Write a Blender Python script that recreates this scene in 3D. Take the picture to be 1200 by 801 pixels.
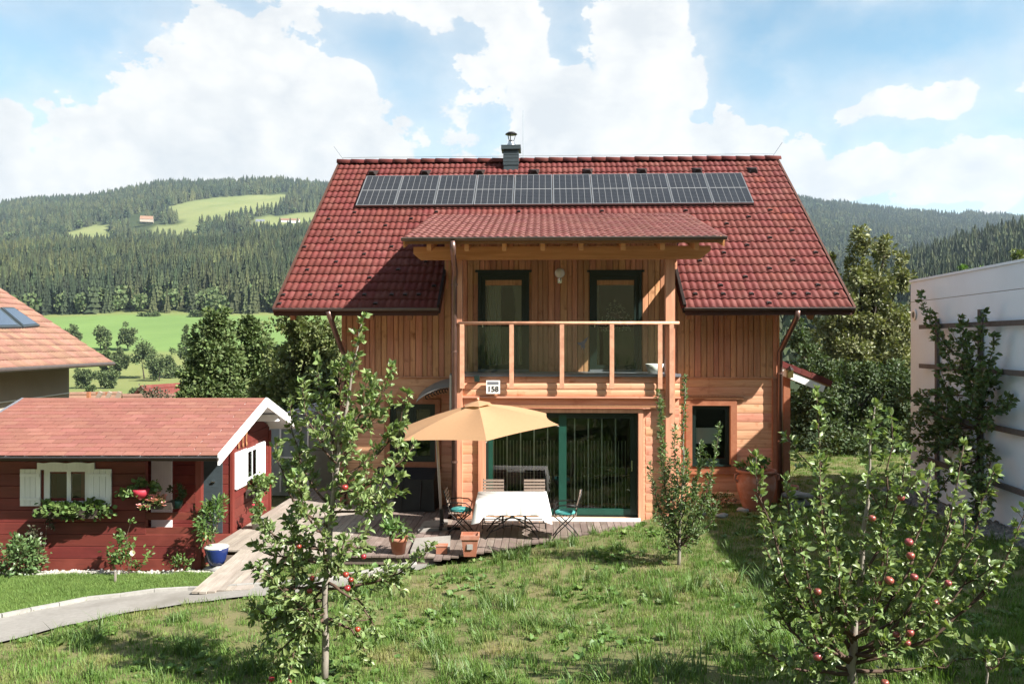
import bpy, bmesh, math, random
import numpy as np
from mathutils import Vector, Matrix, Euler

R = math.radians
rnd = random.Random(7)
nrg = np.random.default_rng(7)
for o in list(bpy.data.objects):
    bpy.data.objects.remove(o)
SC = bpy.context.scene
COL = SC.collection

# ------------------------------------------------------------------ camera
F, CX, HY, CZ = 950.0, 600.0, 399.6, 3.72      # focal length in px of a 1200 px wide frame, horizon row, eye height
TH = R(2.25)                                   # the house is turned a little against the view
cam_d = bpy.data.cameras.new('camera')
cam = bpy.data.objects.new('camera', cam_d)
COL.objects.link(cam)
cam.location = (0, 0, CZ)
cam.rotation_euler = (R(90), 0, 0)
cam_d.sensor_width = 36
cam_d.lens = F / 1200 * 36
cam_d.shift_y = -0.0008
cam_d.clip_end = 9000
SC.camera = cam

# ------------------------------------------------------------------ sun, sky, exposure
SUN = Vector((1.75, -1.0, 1.75)).normalized()     # towards the sun
sun_el = math.asin(SUN.z)
sun_rot = math.atan2(SUN.x, SUN.y)
sd = bpy.data.lights.new('sun', 'SUN')
sd.energy = 5.0
sd.angle = R(0.55)
sd.color = (1.0, 0.955, 0.89)
so = bpy.data.objects.new('sun', sd)
COL.objects.link(so)
so.location = (20, -12, 30)
so.rotation_euler = (-SUN).to_track_quat('-Z', 'Y').to_euler()

SC.view_settings.view_transform = 'Standard'
SC.view_settings.look = 'None'
SC.view_settings.gamma = 1
SC.view_settings.exposure = 1.62
SC.view_settings.use_curve_mapping = False
SC.render.engine = 'CYCLES'
SC.cycles.use_denoising = True
SC.cycles.max_bounces = 8
SC.cycles.diffuse_bounces = 3
SC.cycles.transparent_max_bounces = 16
SC.cycles.volume_bounces = 0


def build_world():
    w = bpy.data.worlds.new('World')
    SC.world = w
    w.use_nodes = True
    nt = w.node_tree
    N, L = nt.nodes, nt.links
    N.clear()

    def math_(op, a, b=None, c=None, clamp=False):
        n = N.new('ShaderNodeMath'); n.operation = op; n.use_clamp = clamp
        for i, v in enumerate((a, b, c)):
            if v is None:
                continue
            if isinstance(v, (int, float)):
                n.inputs[i].default_value = v
            else:
                L.new(v, n.inputs[i])
        return n.outputs[0]

    out = N.new('ShaderNodeOutputWorld')
    sky = N.new('ShaderNodeTexSky')
    sky.sky_type = 'NISHITA'
    sky.sun_disc = False
    sky.sun_elevation = sun_el
    sky.sun_rotation = sun_rot
    sky.altitude = 1000
    sky.air_density = 1.0
    sky.dust_density = 1.4
    bg = N.new('ShaderNodeBackground')
    bg.inputs['Strength'].default_value = 0.071
    tint = N.new('ShaderNodeMixRGB'); tint.blend_type = 'MULTIPLY'; tint.inputs[0].default_value = 1
    tint.inputs[2].default_value = (0.98, 1.15, 0.99, 1)
    L.new(sky.outputs[0], tint.inputs[1])
    L.new(tint.outputs[0], bg.inputs['Color'])
    tc = N.new('ShaderNodeTexCoord')
    nrm = N.new('ShaderNodeVectorMath'); nrm.operation = 'NORMALIZE'
    L.new(tc.outputs['Generated'], nrm.inputs[0])
    D = nrm.outputs[0]
    # small-scale warp so that the heaps get crisp cauliflower edges
    n1 = N.new('ShaderNodeTexNoise'); n1.inputs['Scale'].default_value = 5.0
    n1.inputs['Detail'].default_value = 9; n1.inputs['Roughness'].default_value = 0.62
    mp = N.new('ShaderNodeMapping'); mp.inputs['Scale'].default_value = (1, 1, 1.5)
    mp.inputs['Location'].default_value = (3.1, 0.7, 1.9)
    L.new(D, mp.inputs['Vector']); L.new(mp.outputs[0], n1.inputs['Vector'])
    vor = N.new('ShaderNodeTexVoronoi'); vor.feature = 'SMOOTH_F1'; vor.inputs['Scale'].default_value = 17
    vor.inputs['Smoothness'].default_value = 0.6
    wv = N.new('ShaderNodeVectorMath'); wv.operation = 'MULTIPLY_ADD'
    L.new(n1.outputs['Color'], wv.inputs[0]); wv.inputs[1].default_value = (.22, .22, .22); L.new(D, wv.inputs[2])
    L.new(wv.outputs[0], vor.inputs['Vector'])
    base = math_('MULTIPLY', math_('SUBTRACT', n1.outputs['Fac'], 0.5), 1.45)
    puff = math_('MULTIPLY', math_('SUBTRACT', 0.42, vor.outputs['Distance']), 0.5)
    dens = math_('ADD', base, puff)
    # cumulus heaps: photo position (px), half width and half height (px), weight
    heaps = [(330, 125, 165, 95, .66), (440, 165, 50, 60, .5), (110, 180, 190, 80, .46), (600, 60, 60, 60, .46), (560, 130, 70, 80, .46), (650, 150, 90, 80, .6), (765, 90, 60, 80, .90), (735, 175, 130, 50, .7),
             (835, 160, 60, 26, .34), (500, 15, 90, 40, .34), (1060, 112, 66, 30, .52), (1010, 205, 85, 34, .5), (945, 195, 40, 34, .42),
             (1140, 208, 120, 44, .56), (60, 75, 70, 40, .12), (220, 30, 150, 50, .24), (1200, 60, 26, 36, .3), (350, 200, 190, 40, .45), (30, 225, 140, 50, .5),
             (900, 80, 60, 60, -.25), (1000, 40, 120, 40, -.25), (1130, 40, 60, 40, -.2), (15, 50, 45, 40, -.3), (410, 45, 60, 22, -.4), (475, 100, 26, 40, -.3)]
    bias = None
    for px, py, sx, sy, wt in heaps:
        c = Vector(((px - CX) / F, 1, (HY - py) / F)); ln = c.length; c = c / ln
        s = N.new('ShaderNodeVectorMath'); s.operation = 'SUBTRACT'; L.new(D, s.inputs[0]); s.inputs[1].default_value = c
        m = N.new('ShaderNodeVectorMath'); m.operation = 'MULTIPLY'; L.new(s.outputs[0], m.inputs[0])
        m.inputs[1].default_value = (F * ln / sx, F * ln / sx, F * ln / sy)
        d2 = N.new('ShaderNodeVectorMath'); d2.operation = 'DOT_PRODUCT'; L.new(m.outputs[0], d2.inputs[0]); L.new(m.outputs[0], d2.inputs[1])
        g = math_('MULTIPLY', math_('EXPONENT', math_('MULTIPLY', d2.outputs['Value'], -0.75)), wt * 1.15)
        bias = g if bias is None else (math_('MAXIMUM', bias, g) if wt > 0 else math_('ADD', bias, g))
    dens = math_('ADD', dens, math_('SUBTRACT', bias, 0.22))
    cov = N.new('ShaderNodeMapRange'); cov.interpolation_type = 'SMOOTHSTEP'
    cov.inputs['From Min'].default_value = -0.02; cov.inputs['From Max'].default_value = 0.075
    L.new(dens, cov.inputs['Value'])
    # thin veil between the heaps
    veil = N.new('ShaderNodeMapRange'); veil.inputs['From Min'].default_value = -0.75; veil.inputs['From Max'].default_value = 0.05
    veil.inputs['To Max'].default_value = 0.52
    L.new(dens, veil.inputs['Value'])
    covt = math_('MAXIMUM', cov.outputs[0], veil.outputs[0])
    # cloud brightness: bright rims, greyer thick bellies
    n2 = N.new('ShaderNodeTexNoise'); n2.inputs['Scale'].default_value = 9.0; n2.inputs['Detail'].default_value = 8; n2.inputs['Roughness'].default_value = 0.62
    L.new(mp.outputs[0], n2.inputs['Vector'])
    v2 = N.new('ShaderNodeTexVoronoi'); v2.feature = 'SMOOTH_F1'; v2.inputs['Scale'].default_value = 26; v2.inputs['Smoothness'].default_value = 0.5
    L.new(wv.outputs[0], v2.inputs['Vector'])
    body = math_('SUBTRACT', n2.outputs['Fac'], math_('MULTIPLY', v2.outputs['Distance'], 0.35))
    bel = N.new('ShaderNodeMapRange'); bel.inputs['From Min'].default_value = 0.10; bel.inputs['From Max'].default_value = 0.46
    L.new(body, bel.inputs['Value'])
    cr = N.new('ShaderNodeMixRGB')
    cr.inputs[1].default_value = (0.80, 0.835, 0.87, 1)
    cr.inputs[2].default_value = (1.02, 1.015, 1.0, 1)
    L.new(bel.outputs[0], cr.inputs[0])
    cb = N.new('ShaderNodeBackground'); L.new(cr.outputs[0], cb.inputs['Color']); cb.inputs['Strength'].default_value = 0.325
    mx = N.new('ShaderNodeMixShader')
    L.new(covt, mx.inputs[0]); L.new(bg.outputs[0], mx.inputs[1]); L.new(cb.outputs[0], mx.inputs[2])
    L.new(mx.outputs[0], out.inputs['Surface'])


build_world()


# ------------------------------------------------------------------ picture -> place
def W(px, py, y):
    """point seen at px,py at world depth y"""
    return Vector(((px - CX) / F * y, y, CZ + (HY - py) / F * y))


def G(px, py, z=0.0):
    """point seen at px,py on the level z"""
    t = (CZ - z) * F / (py - HY)
    return Vector(((px - CX) / F * t, t, z))


cT, sT = math.cos(TH), math.sin(TH)


def H(px, py, yh):
    """house frame: x and z of the point seen at px,py in the plane y = yh parallel to the facade"""
    rx = (px - CX) / F
    t = yh / (sT * rx + cT)
    return (cT * rx - sT) * t, CZ + (HY - py) / F * t


def h2w(x, y, z=0.0):
    return Vector((cT * x + sT * y, -sT * x + cT * y, z))


def w2h(x, y):
    return (cT * x - sT * y, sT * x + cT * y)


# ------------------------------------------------------------------ mesh building
class MB:
    def __init__(s):
        s.v = []; s.f = []

    def add(s, vs, fs):
        b = len(s.v)
        s.v += [tuple(p) for p in vs]
        s.f += [tuple(i + b for i in f) for f in fs]
        return s

    def box(s, x0, x1, y0, y1, z0, z1):
        v = [(x0, y0, z0), (x1, y0, z0), (x1, y1, z0), (x0, y1, z0), (x0, y0, z1), (x1, y0, z1), (x1, y1, z1), (x0, y1, z1)]
        return s.add(v, [(0, 3, 2, 1), (4, 5, 6, 7), (0, 1, 5, 4), (1, 2, 6, 5), (2, 3, 7, 6), (3, 0, 4, 7)])

    def beam(s, p, q, w, h, up=(0, 0, 1)):
        """box of width w and height h along p-q"""
        p, q = Vector(p), Vector(q)
        d = (q - p).normalized()
        a = d.cross(Vector(up))
        if a.length < 1e-4:
            a = d.cross(Vector((0, 1, 0)))
        a.normalize()
        b = a.cross(d).normalized()
        v = []
        for e in (p, q):
            for i, j in ((-1, -1), (1, -1), (1, 1), (-1, 1)):
                v.append(e + a * (w / 2 * i) + b * (h / 2 * j))
        return s.add(v, [(0, 1, 2, 3), (7, 6, 5, 4), (0, 4, 5, 1), (1, 5, 6, 2), (2, 6, 7, 3), (3, 7, 4, 0)])

    def tube(s, pts, rad, n=8, caps=True):
        pts = [Vector(p) for p in pts]
        m = len(pts)
        if isinstance(rad, (int, float)):
            rad = [rad] * m
        v, f = [], []
        prev = None
        for i, p in enumerate(pts):
            d = (pts[min(i + 1, m - 1)] - pts[max(i - 1, 0)]).normalized()
            a = prev - d * prev.dot(d) if prev is not None else d.cross(Vector((0.31, 0.22, 0.93)))
            if a.length < 1e-5:
                a = d.orthogonal()
            a.normalize(); prev = a
            b = d.cross(a)
            for k in range(n):
                t = 2 * math.pi * k / n
                v.append(p + (a * math.cos(t) + b * math.sin(t)) * rad[i])
        for i in range(m - 1):
            for k in range(n):
                k2 = (k + 1) % n
                f.append((i * n + k, i * n + k2, (i + 1) * n + k2, (i + 1) * n + k))
        if caps:
            f.append(tuple(range(n - 1, -1, -1)))
            f.append(tuple(range((m - 1) * n, m * n)))
        return s.add(v, f)

    def lathe(s, c, prof, n=20):
        """prof: (radius, z) from bottom to top round the axis through c"""
        v, f = [], []
        for r, z in prof:
            for k in range(n):
                t = 2 * math.pi * k / n
                v.append((c[0] + r * math.cos(t), c[1] + r * math.sin(t), c[2] + z))
        m = len(prof)
        for i in range(m - 1):
            for k in range(n):
                k2 = (k + 1) % n
                f.append((i * n + k, i * n + k2, (i + 1) * n + k2, (i + 1) * n + k))
        f.append(tuple(range(n - 1, -1, -1)))
        f.append(tuple(range((m - 1) * n, m * n)))
        return s.add(v, f)

    def ball(s, c, r, n=10, m=6, sq=(1, 1, 1)):
        prof = []
        v, f = [], []
        for i in range(m + 1):
            t = math.pi * i / m
            for k in range(n):
                u = 2 * math.pi * k / n
                v.append((c[0] + r * sq[0] * math.sin(t) * math.cos(u), c[1] + r * sq[1] * math.sin(t) * math.sin(u), c[2] - r * sq[2] * math.cos(t)))
        for i in range(m):
            for k in range(n):
                k2 = (k + 1) % n
                f.append((i * n + k, i * n + k2, (i + 1) * n + k2, (i + 1) * n + k))
        return s.add(v, f)

    def prism(s, poly, d):
        """poly: list of 3-D points (counter-clockwise seen from outside), pushed along -d"""
        n = len(poly); d = Vector(d)
        v = [Vector(p) for p in poly] + [Vector(p) + d for p in poly]
        f = [tuple(range(n)), tuple(range(2 * n - 1, n - 1, -1))]
        for i in range(n):
            j = (i + 1) % n
            f.append((i, i + n, j + n, j))
        return s.add(v, f)

    def mesh(s, name, smooth=False):
        me = bpy.data.meshes.new(name)
        me.from_pydata(s.v, [], s.f)
        if smooth:
            me.polygons.foreach_set('use_smooth', [True] * len(me.polygons))
        me.update()
        return me


def np_mesh(name, V, Fa, smooth=False):
    """V (n,3) floats, Fa (m,k) ints, all faces with k corners"""
    V = np.ascontiguousarray(V, dtype=np.float32); Fa = np.ascontiguousarray(Fa, dtype=np.int32)
    me = bpy.data.meshes.new(name)
    me.vertices.add(len(V)); me.vertices.foreach_set('co', V.ravel())
    m, k = Fa.shape
    me.loops.add(m * k); me.loops.foreach_set('vertex_index', Fa.ravel())
    me.polygons.add(m)
    me.polygons.foreach_set('loop_start', np.arange(0, m * k, k, dtype=np.int32))
    me.polygons.foreach_set('loop_total', np.full(m, k, dtype=np.int32))
    if smooth:
        me.polygons.foreach_set('use_smooth', np.ones(m, dtype=bool))
    me.update(calc_edges=True)
    return me


def scatter(T, Ft, Rm, P):
    """copies of template verts T (k,3), faces Ft, with matrices Rm (n,3,3) and positions P (n,3)"""
    n, k = len(P), len(T)
    V = np.einsum('nij,kj->nki', Rm, T) + P[:, None, :]
    Fa = (np.asarray(Ft)[None] + (np.arange(n) * k)[:, None, None]).reshape(-1, len(Ft[0]))
    return V.reshape(-1, 3), Fa


BASE = {}


def link(o, parent=None, mat=None):
    COL.objects.link(o)
    if parent is not None:
        o.parent = parent
        if parent.name in BASE:
            o.location = -BASE[parent.name]
    if mat is not None and o.data is not None and hasattr(o.data, 'materials') and not o.data.materials:
        o.data.materials.append(mat)
    return o


def tag(o, label=None, cat=None, group=None, kind=None):
    for k, v in (('label', label), ('category', cat), ('group', group), ('kind', kind)):
        if v:
            o[k] = v
    return o


def thing(name, label, cat, base=(0, 0, 0), group=None, local=False, rz=0.0):
    """Empty at the thing's base. Parts are meshed in world coordinates, or with local=True in the thing's own"""
    o = bpy.data.objects.new(name, None)
    o.empty_display_size = 0.2
    COL.objects.link(o)
    o.location = base
    o.rotation_euler = (0, 0, rz)
    if not local:
        BASE[o.name] = Vector(base)
    return tag(o, label, cat, group)


def part(name, mb, mat, parent=None, smooth=False, label=None, kind=None):
    me = mb.mesh(name, smooth) if isinstance(mb, MB) else mb
    o = bpy.data.objects.new(name, me)
    link(o, parent, mat)
    return tag(o, label, kind=kind)


def place(name, me, parent, M):
    """another object on shared mesh data, at matrix M in the parent's coordinates"""
    o = bpy.data.objects.new(name, me)
    COL.objects.link(o)
    o.parent = parent
    if parent.name in BASE:
        M = Matrix.Translation(-BASE[parent.name]) @ M
    o.matrix_local = M
    return o


def copy_tree(o, parent=None):
    c = o.copy()
    COL.objects.link(c)
    c.parent = parent
    for ch in o.children:
        copy_tree(ch, c)
    return c


# ------------------------------------------------------------------ materials
ALB = 0.69      # overall reflectance of the painted, wooden and leafy surfaces


def mat(name, c1, c2=None, scale=8.0, rough=0.7, bump=0.0, stretch=(1, 1, 1), var=0.12, hue=0.0, detail=5.0,
        metal=0.0, spec=0.4, world=False, contrast=(0.3, 0.7), c3=None, s3=1.5, c3amt=(0.5, 0.7), transl=0.0, bscale=None, island=True):
    """two-tone noise colour with grain (stretch), light and dark pieces (var) and a blotchy third colour"""
    m = bpy.data.materials.new(name)
    m.use_nodes = True
    nt = m.node_tree
    N, L = nt.nodes, nt.links
    bs = N['Principled BSDF']
    outp = N['Material Output']
    bs.inputs['Roughness'].default_value = rough
    bs.inputs['Metallic'].default_value = metal
    bs.inputs['Specular IOR Level'].default_value = spec
    c2 = c2 or c1
    k = ALB if max(c1) < .62 else 1.0
    c1 = tuple(v * k for v in c1); c2 = tuple(v * k for v in c2); c3 = tuple(v * k for v in c3) if c3 else None
    geo = N.new('ShaderNodeNewGeometry')
    oi = N.new('ShaderNodeObjectInfo')
    r = N.new('ShaderNodeMath'); r.operation = 'ADD'
    L.new(oi.outputs['Random'], r.inputs[0])
    if island:
        L.new(geo.outputs['Random Per Island'], r.inputs[1])
    else:
        r.inputs[1].default_value = 0
    fr = N.new('ShaderNodeMath'); fr.operation = 'FRACT'; L.new(r.outputs[0], fr.inputs[0])
    if world:
        src = geo.outputs['Position']
    else:
        tc = N.new('ShaderNodeTexCoord')
        of = N.new('ShaderNodeVectorMath'); of.operation = 'SCALE'
        of.inputs[0].default_value = (31.7, 17.3, 23.9)
        L.new(oi.outputs['Random'], of.inputs['Scale'])
        ad = N.new('ShaderNodeVectorMath'); ad.operation = 'ADD'
        L.new(tc.outputs['Object'], ad.inputs[0]); L.new(of.outputs[0], ad.inputs[1])
        src = ad.outputs[0]
    mp = N.new('ShaderNodeMapping'); mp.inputs['Scale'].default_value = stretch
    L.new(src, mp.inputs['Vector'])
    ns = N.new('ShaderNodeTexNoise'); ns.inputs['Scale'].default_value = scale; ns.inputs['Detail'].default_value = detail
    ns.inputs['Roughness'].default_value = 0.6
    L.new(mp.outputs[0], ns.inputs['Vector'])
    mr = N.new('ShaderNodeMapRange'); mr.inputs['From Min'].default_value = contrast[0]; mr.inputs['From Max'].default_value = contrast[1]
    L.new(ns.outputs['Fac'], mr.inputs['Value'])
    mix = N.new('ShaderNodeMixRGB'); L.new(mr.outputs[0], mix.inputs[0])
    mix.inputs[1].default_value = (*c1, 1); mix.inputs[2].default_value = (*c2, 1)
    col = mix.outputs[0]
    if c3:
        n3 = N.new('ShaderNodeTexNoise'); n3.inputs['Scale'].default_value = s3; n3.inputs['Detail'].default_value = 6
        L.new(src, n3.inputs['Vector'])
        m3 = N.new('ShaderNodeMapRange'); m3.inputs['From Min'].default_value = c3amt[0]; m3.inputs['From Max'].default_value = c3amt[1]
        L.new(n3.outputs['Fac'], m3.inputs['Value'])
        mx3 = N.new('ShaderNodeMixRGB'); L.new(m3.outputs[0], mx3.inputs[0]); L.new(col, mx3.inputs[1])
        mx3.inputs[2].default_value = (*c3, 1)
        col = mx3.outputs[0]
    if var or hue:
        hs = N.new('ShaderNodeHueSaturation')
        v = N.new('ShaderNodeMapRange'); v.inputs['To Min'].default_value = 1 - var; v.inputs['To Max'].default_value = 1 + var
        L.new(fr.outputs[0], v.inputs['Value']); L.new(v.outputs[0], hs.inputs['Value'])
        if hue:
            f2 = N.new('ShaderNodeMath'); f2.operation = 'MULTIPLY'; f2.inputs[1].default_value = 7.13; L.new(fr.outputs[0], f2.inputs[0])
            f3 = N.new('ShaderNodeMath'); f3.operation = 'FRACT'; L.new(f2.outputs[0], f3.inputs[0])
            h = N.new('ShaderNodeMapRange'); h.inputs['To Min'].default_value = .5 - hue; h.inputs['To Max'].default_value = .5 + hue
            L.new(f3.outputs[0], h.inputs['Value']); L.new(h.outputs[0], hs.inputs['Hue'])
        L.new(col, hs.inputs['Color'])
        col = hs.outputs[0]
    L.new(col, bs.inputs['Base Color'])
    if bump:
        b = N.new('ShaderNodeBump'); b.inputs['Strength'].default_value = bump; b.inputs['Distance'].default_value = 0.02
        if bscale:
            nb = N.new('ShaderNodeTexNoise'); nb.inputs['Scale'].default_value = bscale; nb.inputs['Detail'].default_value = 4
            L.new(src, nb.inputs['Vector']); L.new(nb.outputs['Fac'], b.inputs['Height'])
        else:
            L.new(ns.outputs['Fac'], b.inputs['Height'])
        L.new(b.outputs[0], bs.inputs['Normal'])
    if transl:
        tr = N.new('ShaderNodeBsdfTranslucent')
        tm = N.new('ShaderNodeMixRGB'); tm.blend_type = 'MULTIPLY'; tm.inputs[0].default_value = 1
        tm.inputs[2].default_value = (1.25, 1.35, 0.6, 1)
        L.new(col, tm.inputs[1]); L.new(tm.outputs[0], tr.inputs['Color'])
        ms = N.new('ShaderNodeMixShader'); ms.inputs[0].default_value = transl
        L.new(bs.outputs[0], ms.inputs[1]); L.new(tr.outputs[0], ms.inputs[2]); L.new(ms.outputs[0], outp.inputs['Surface'])
    return m


def glass_mat(name, tint=(0.85, 0.92, 0.88), refl=1.0, rough=0.0):
    m = bpy.data.materials.new(name); m.use_nodes = True
    nt = m.node_tree; N, L = nt.nodes, nt.links
    N.clear()
    out = N.new('ShaderNodeOutputMaterial')
    tr = N.new('ShaderNodeBsdfTransparent'); tr.inputs[0].default_value = (*tint, 1)
    gl = N.new('ShaderNodeBsdfGlossy'); gl.inputs['Roughness'].default_value = rough
    gl.inputs['Color'].default_value = (refl, refl, refl, 1)
    fr = N.new('ShaderNodeFresnel'); fr.inputs['IOR'].default_value = 1.6
    geo = N.new('ShaderNodeNewGeometry')
    bf = N.new('ShaderNodeMath'); bf.operation = 'MULTIPLY_ADD'; bf.inputs[1].default_value = 1.25; bf.inputs[2].default_value = 0.0
    L.new(fr.outputs[0], bf.inputs[0])
    mx = N.new('ShaderNodeMixShader')
    L.new(bf.outputs[0], mx.inputs[0]); L.new(tr.outputs[0], mx.inputs[1]); L.new(gl.outputs[0], mx.inputs[2])
    L.new(mx.outputs[0], out.inputs['Surface'])
    return m


M = {}
M['larch'] = mat('larch_board', (0.62, 0.3, 0.158), (0.41, 0.175, 0.085), 3.2, .65, .12, (8, 8, .55), .20, .012, c3=(.29,.105,.045), s3=5, c3amt=(.60, .78))
M['larch_h'] = mat('larch_log', (0.62, 0.335, 0.205), (0.45, 0.205, 0.118), 3.2, .6, .12, (.5, 8, 8), .13, .012, c3=(.30, .10, .04), s3=4, c3amt=(.60, .78))
M['beam'] = mat('planed_beam', (0.62, 0.3, 0.125), (0.46, 0.195, 0.075), 2.5, .55, .08, (.5, 6, 6), .06)
M['post'] = mat('corner_post', (0.62, 0.31, 0.19), (0.45, 0.19, 0.11), 2.5, .55, .08, (7, 7, .5), .06)
M['trim'] = mat('window_trim', (0.46, 0.19, 0.1), (0.36, 0.13, 0.065), 2.5, .5, .06, (4, 4, 4), .06)
M['railwood'] = mat('weathered_rail', (0.62, 0.33, 0.205), (0.43, 0.205, 0.125), 4, .6, .08, (2, 2, 2), .08)
M['tile'] = mat('clay_tile', (0.19, 0.046, 0.038), (0.148, 0.034, 0.029), 7, .72, .05, (1, 1, 1), .09, .005, spec=.2, c3=(.215, .072, .060), s3=2.5)
M['tile_new'] = mat('clay_tile_fresh', (.26, .075, .055), (.22, .06, .045), 7, .75, .05, var=.06, spec=.15)
M['porch_tile'] = mat('porch_tile_sheen', (0.235, 0.085, 0.072), (0.18, 0.055, 0.048), 7, .6, .05, (1, 1, 1), .10, .006, spec=.4, c3=(.27, .11, .095), s3=4)  # paler than the main tiles: grazing sheen put into the colour
M['under'] = mat('roof_underlay', (.10, .035, .02), (.07, .025, .016), 6, .8)
M['soffit'] = mat('soffit_board', (0.42, 0.2, 0.09), (0.33, 0.145, 0.065), 3, .65, .05, (7, .6, 7), .1)
M['gutter'] = mat('gutter_copper', (0.24, 0.19, 0.17), (0.17, 0.14, 0.13), 5, .4, .02, var=.05, metal=.6)
M['pipe'] = mat('aged_copper_pipe', (0.3, 0.18, 0.145), (0.2, 0.125, 0.105), 6, .35, .02, (2, 2, .6), var=.05, metal=.65)
M['verge'] = mat('dark_verge_metal', (.045, .03, .026), (.03, .022, .02), 5, .5, metal=.3)
M['steel'] = mat('bright_steel', (.62, .62, .63), (.5, .5, .5), 8, .25, metal=1.0, var=.03)
M['alu'] = mat('panel_frame', (0.45, 0.455, 0.46), (0.38, 0.385, 0.39), 8, .35, metal=.7, var=.03)
M['slate'] = mat('chimney_cladding', (.055, .075, .085), (.04, .055, .062), 6, .5, .03, (1, 1, 4), var=.08)
M['black'] = mat('black_iron', (.018, .018, .018), (.028, .026, .025), 12, .45, metal=.3, var=.03)
M['darkcover'] = mat('black_tarpaulin', (.013, .013, .015), (.028, .028, .03), 4, .55, .25, var=.05)
M['green'] = mat('green_frame', (0.014, 0.085, 0.058), (0.01, 0.065, 0.044), 5, .4, .02, var=.04)
M['dgreen'] = mat('dark_green_frame', (.012, .028, .022), (.008, .02, .016), 5, .4, .02, var=.04)  # also serves as the shaded copy of the terrace door's green
M['glass'] = glass_mat('window_glass', (.80, .88, .84), .9)
M['rail_glass'] = glass_mat('balcony_glass', (.72, .80, .74), .8)
M['room'] = mat('room_shade_plaster', (0.04, 0.037, 0.034), (0.03, 0.028, 0.026), 2, .9)  # near-black walls: the darkness of the rooms is put into the colour
M['roomfloor'] = mat('room_floor', (.10, .06, .035), (.07, .04, .025), 4, .5, stretch=(6, .5, 1))
M['curtain'] = mat('net_curtain', (.62, .60, .56), (.50, .49, .46), 6, .9, stretch=(12, 12, .3), var=.05, transl=.3)
M['white'] = mat('white_paint', (.78, .77, .74), (.70, .69, .66), 4, .55, .02, var=.04)
M['whitewood'] = mat('white_boards', (.74, .75, .76), (.64, .65, .66), 5, .55, .04, (6, 6, .6), .05)
M['plaster'] = mat('garage_render', (0.7, 0.82, 0.94), (0.66, 0.775, 0.885), 60, .9, .10, var=.0, c3=(.63,.74,.85), s3=.9, c3amt=(.42, .7), detail=8)
M['cream'] = mat('cream_render', (.50, .42, .335), (.46, .385, .305), 40, .9, .08, var=.0, c3=(.43, .36, .28), s3=.8, c3amt=(.45, .7))
M['red'] = mat('swedish_red_board', (0.2, 0.036, 0.026), (0.135, 0.025, 0.019), 4, .6, .10, (.5, 7, 7), .12, .006, c3=(.23, .046, .034), s3=2.5)
M['redv'] = mat('swedish_red_post', (0.24, 0.04, 0.028), (0.17, 0.028, 0.02), 4, .6, .08, (7, 7, .5), .08)
M['shingle'] = mat('felt_shingle', (0.3, 0.118, 0.086), (0.245, 0.09, 0.066), 30, .9, .18, var=.09, hue=.006, c3=(.33, .14, .105), s3=1.6)
M['ntile'] = mat('pale_clay_tile', (0.32, 0.175, 0.12), (0.245, 0.125, 0.086), 9, .8, .08, var=.17, hue=.012, c3=(.22, .115, .08), s3=2.2, c3amt=(.52, .72))
M['deck'] = mat('weathered_deck', (.245, .185, .155), (.165, .118, .098), 3, .8, .16, (8, .4, 8), .17, .01, c3=(.31, .25, .215), s3=2, c3amt=(.5, .72))
M['deckgrey'] = mat('grey_deck', (.40, .345, .29), (.29, .24, .20), 3, .82, .16, (8, .4, 8), .12, .01, c3=(.46, .40, .34), s3=2, c3amt=(.5, .72))
M['concrete'] = mat('concrete_path', (0.35, 0.328, 0.295), (0.285, 0.265, 0.238), 14, .9, .10, var=.03, c3=(.235, .215, .185), s3=1.2, world=True)
M['kerb'] = mat('kerb_stone', (0.42, 0.405, 0.375), (0.33, 0.315, 0.285), 14, .9, .10, var=.1)
M['stone'] = mat('pale_gravel', (.56, .54, .49), (.42, .40, .36), 9, .9, .1, var=.22)
M['darkstone'] = mat('grey_gravel', (.30, .29, .27), (.20, .195, .185), 9, .9, .1, var=.3)
M['terracotta'] = mat('terracotta', (.46, .175, .10), (.38, .135, .075), 9, .8, .06, var=.05, c3=(.50, .26, .19), s3=5)
M['blueglaze'] = mat('blue_glaze', (.025, .05, .20), (.02, .035, .14), 5, .2, var=.02, spec=.6)
M['soil'] = mat('potting_soil', (.035, .022, .014), (.06, .038, .024), 30, .95, .4)
M['bark'] = mat('grey_bark', (0.36, 0.32, 0.27), (0.22, 0.185, 0.15), 14, .9, .35, (1, 1, .35), var=.08)
M['darkbark'] = mat('dark_bark', (.065, .05, .038), (.04, .03, .022), 10, .9, .3)
M['twig'] = mat('brown_twig', (.12, .07, .045), (.085, .05, .034), 14, .8, .1)
M['apple_leaf'] = mat('apple_leaf', (0.265, 0.345, 0.13), (0.185, 0.265, 0.085), 6, .42, .05, var=.30, hue=.02, transl=.26, spec=.5)
M['plum_leaf'] = mat('narrow_leaf', (0.19, 0.275, 0.1), (0.13, 0.205, 0.07), 6, .45, .05, var=.28, hue=.018, transl=.26, spec=.5)
M['pear_leaf'] = mat('pear_leaf', (0.16, 0.25, 0.09), (0.105, 0.18, 0.062), 6, .4, .05, var=.28, hue=.018, transl=.24, spec=.5)
M['tree_leaf'] = mat('tree_leaf', (0.21, 0.25, 0.09), (0.14, 0.18, 0.06), 6, .55, var=.34, hue=.022, transl=.2)
M['willow_leaf'] = mat('willow_leaf', (0.26, 0.27, 0.115), (0.18, 0.2, 0.08), 6, .5, var=.36, hue=.02, transl=.2)
M['conifer_leaf'] = mat('conifer_spray', (0.15, 0.205, 0.062), (0.095, 0.145, 0.045), 6, .7, var=.36, hue=.02, transl=.1)
M['dark_leaf'] = mat('dark_leaf', (0.085, 0.13, 0.04), (0.055, 0.09, 0.028), 6, .6, var=.34, hue=.02, transl=.15)
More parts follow.
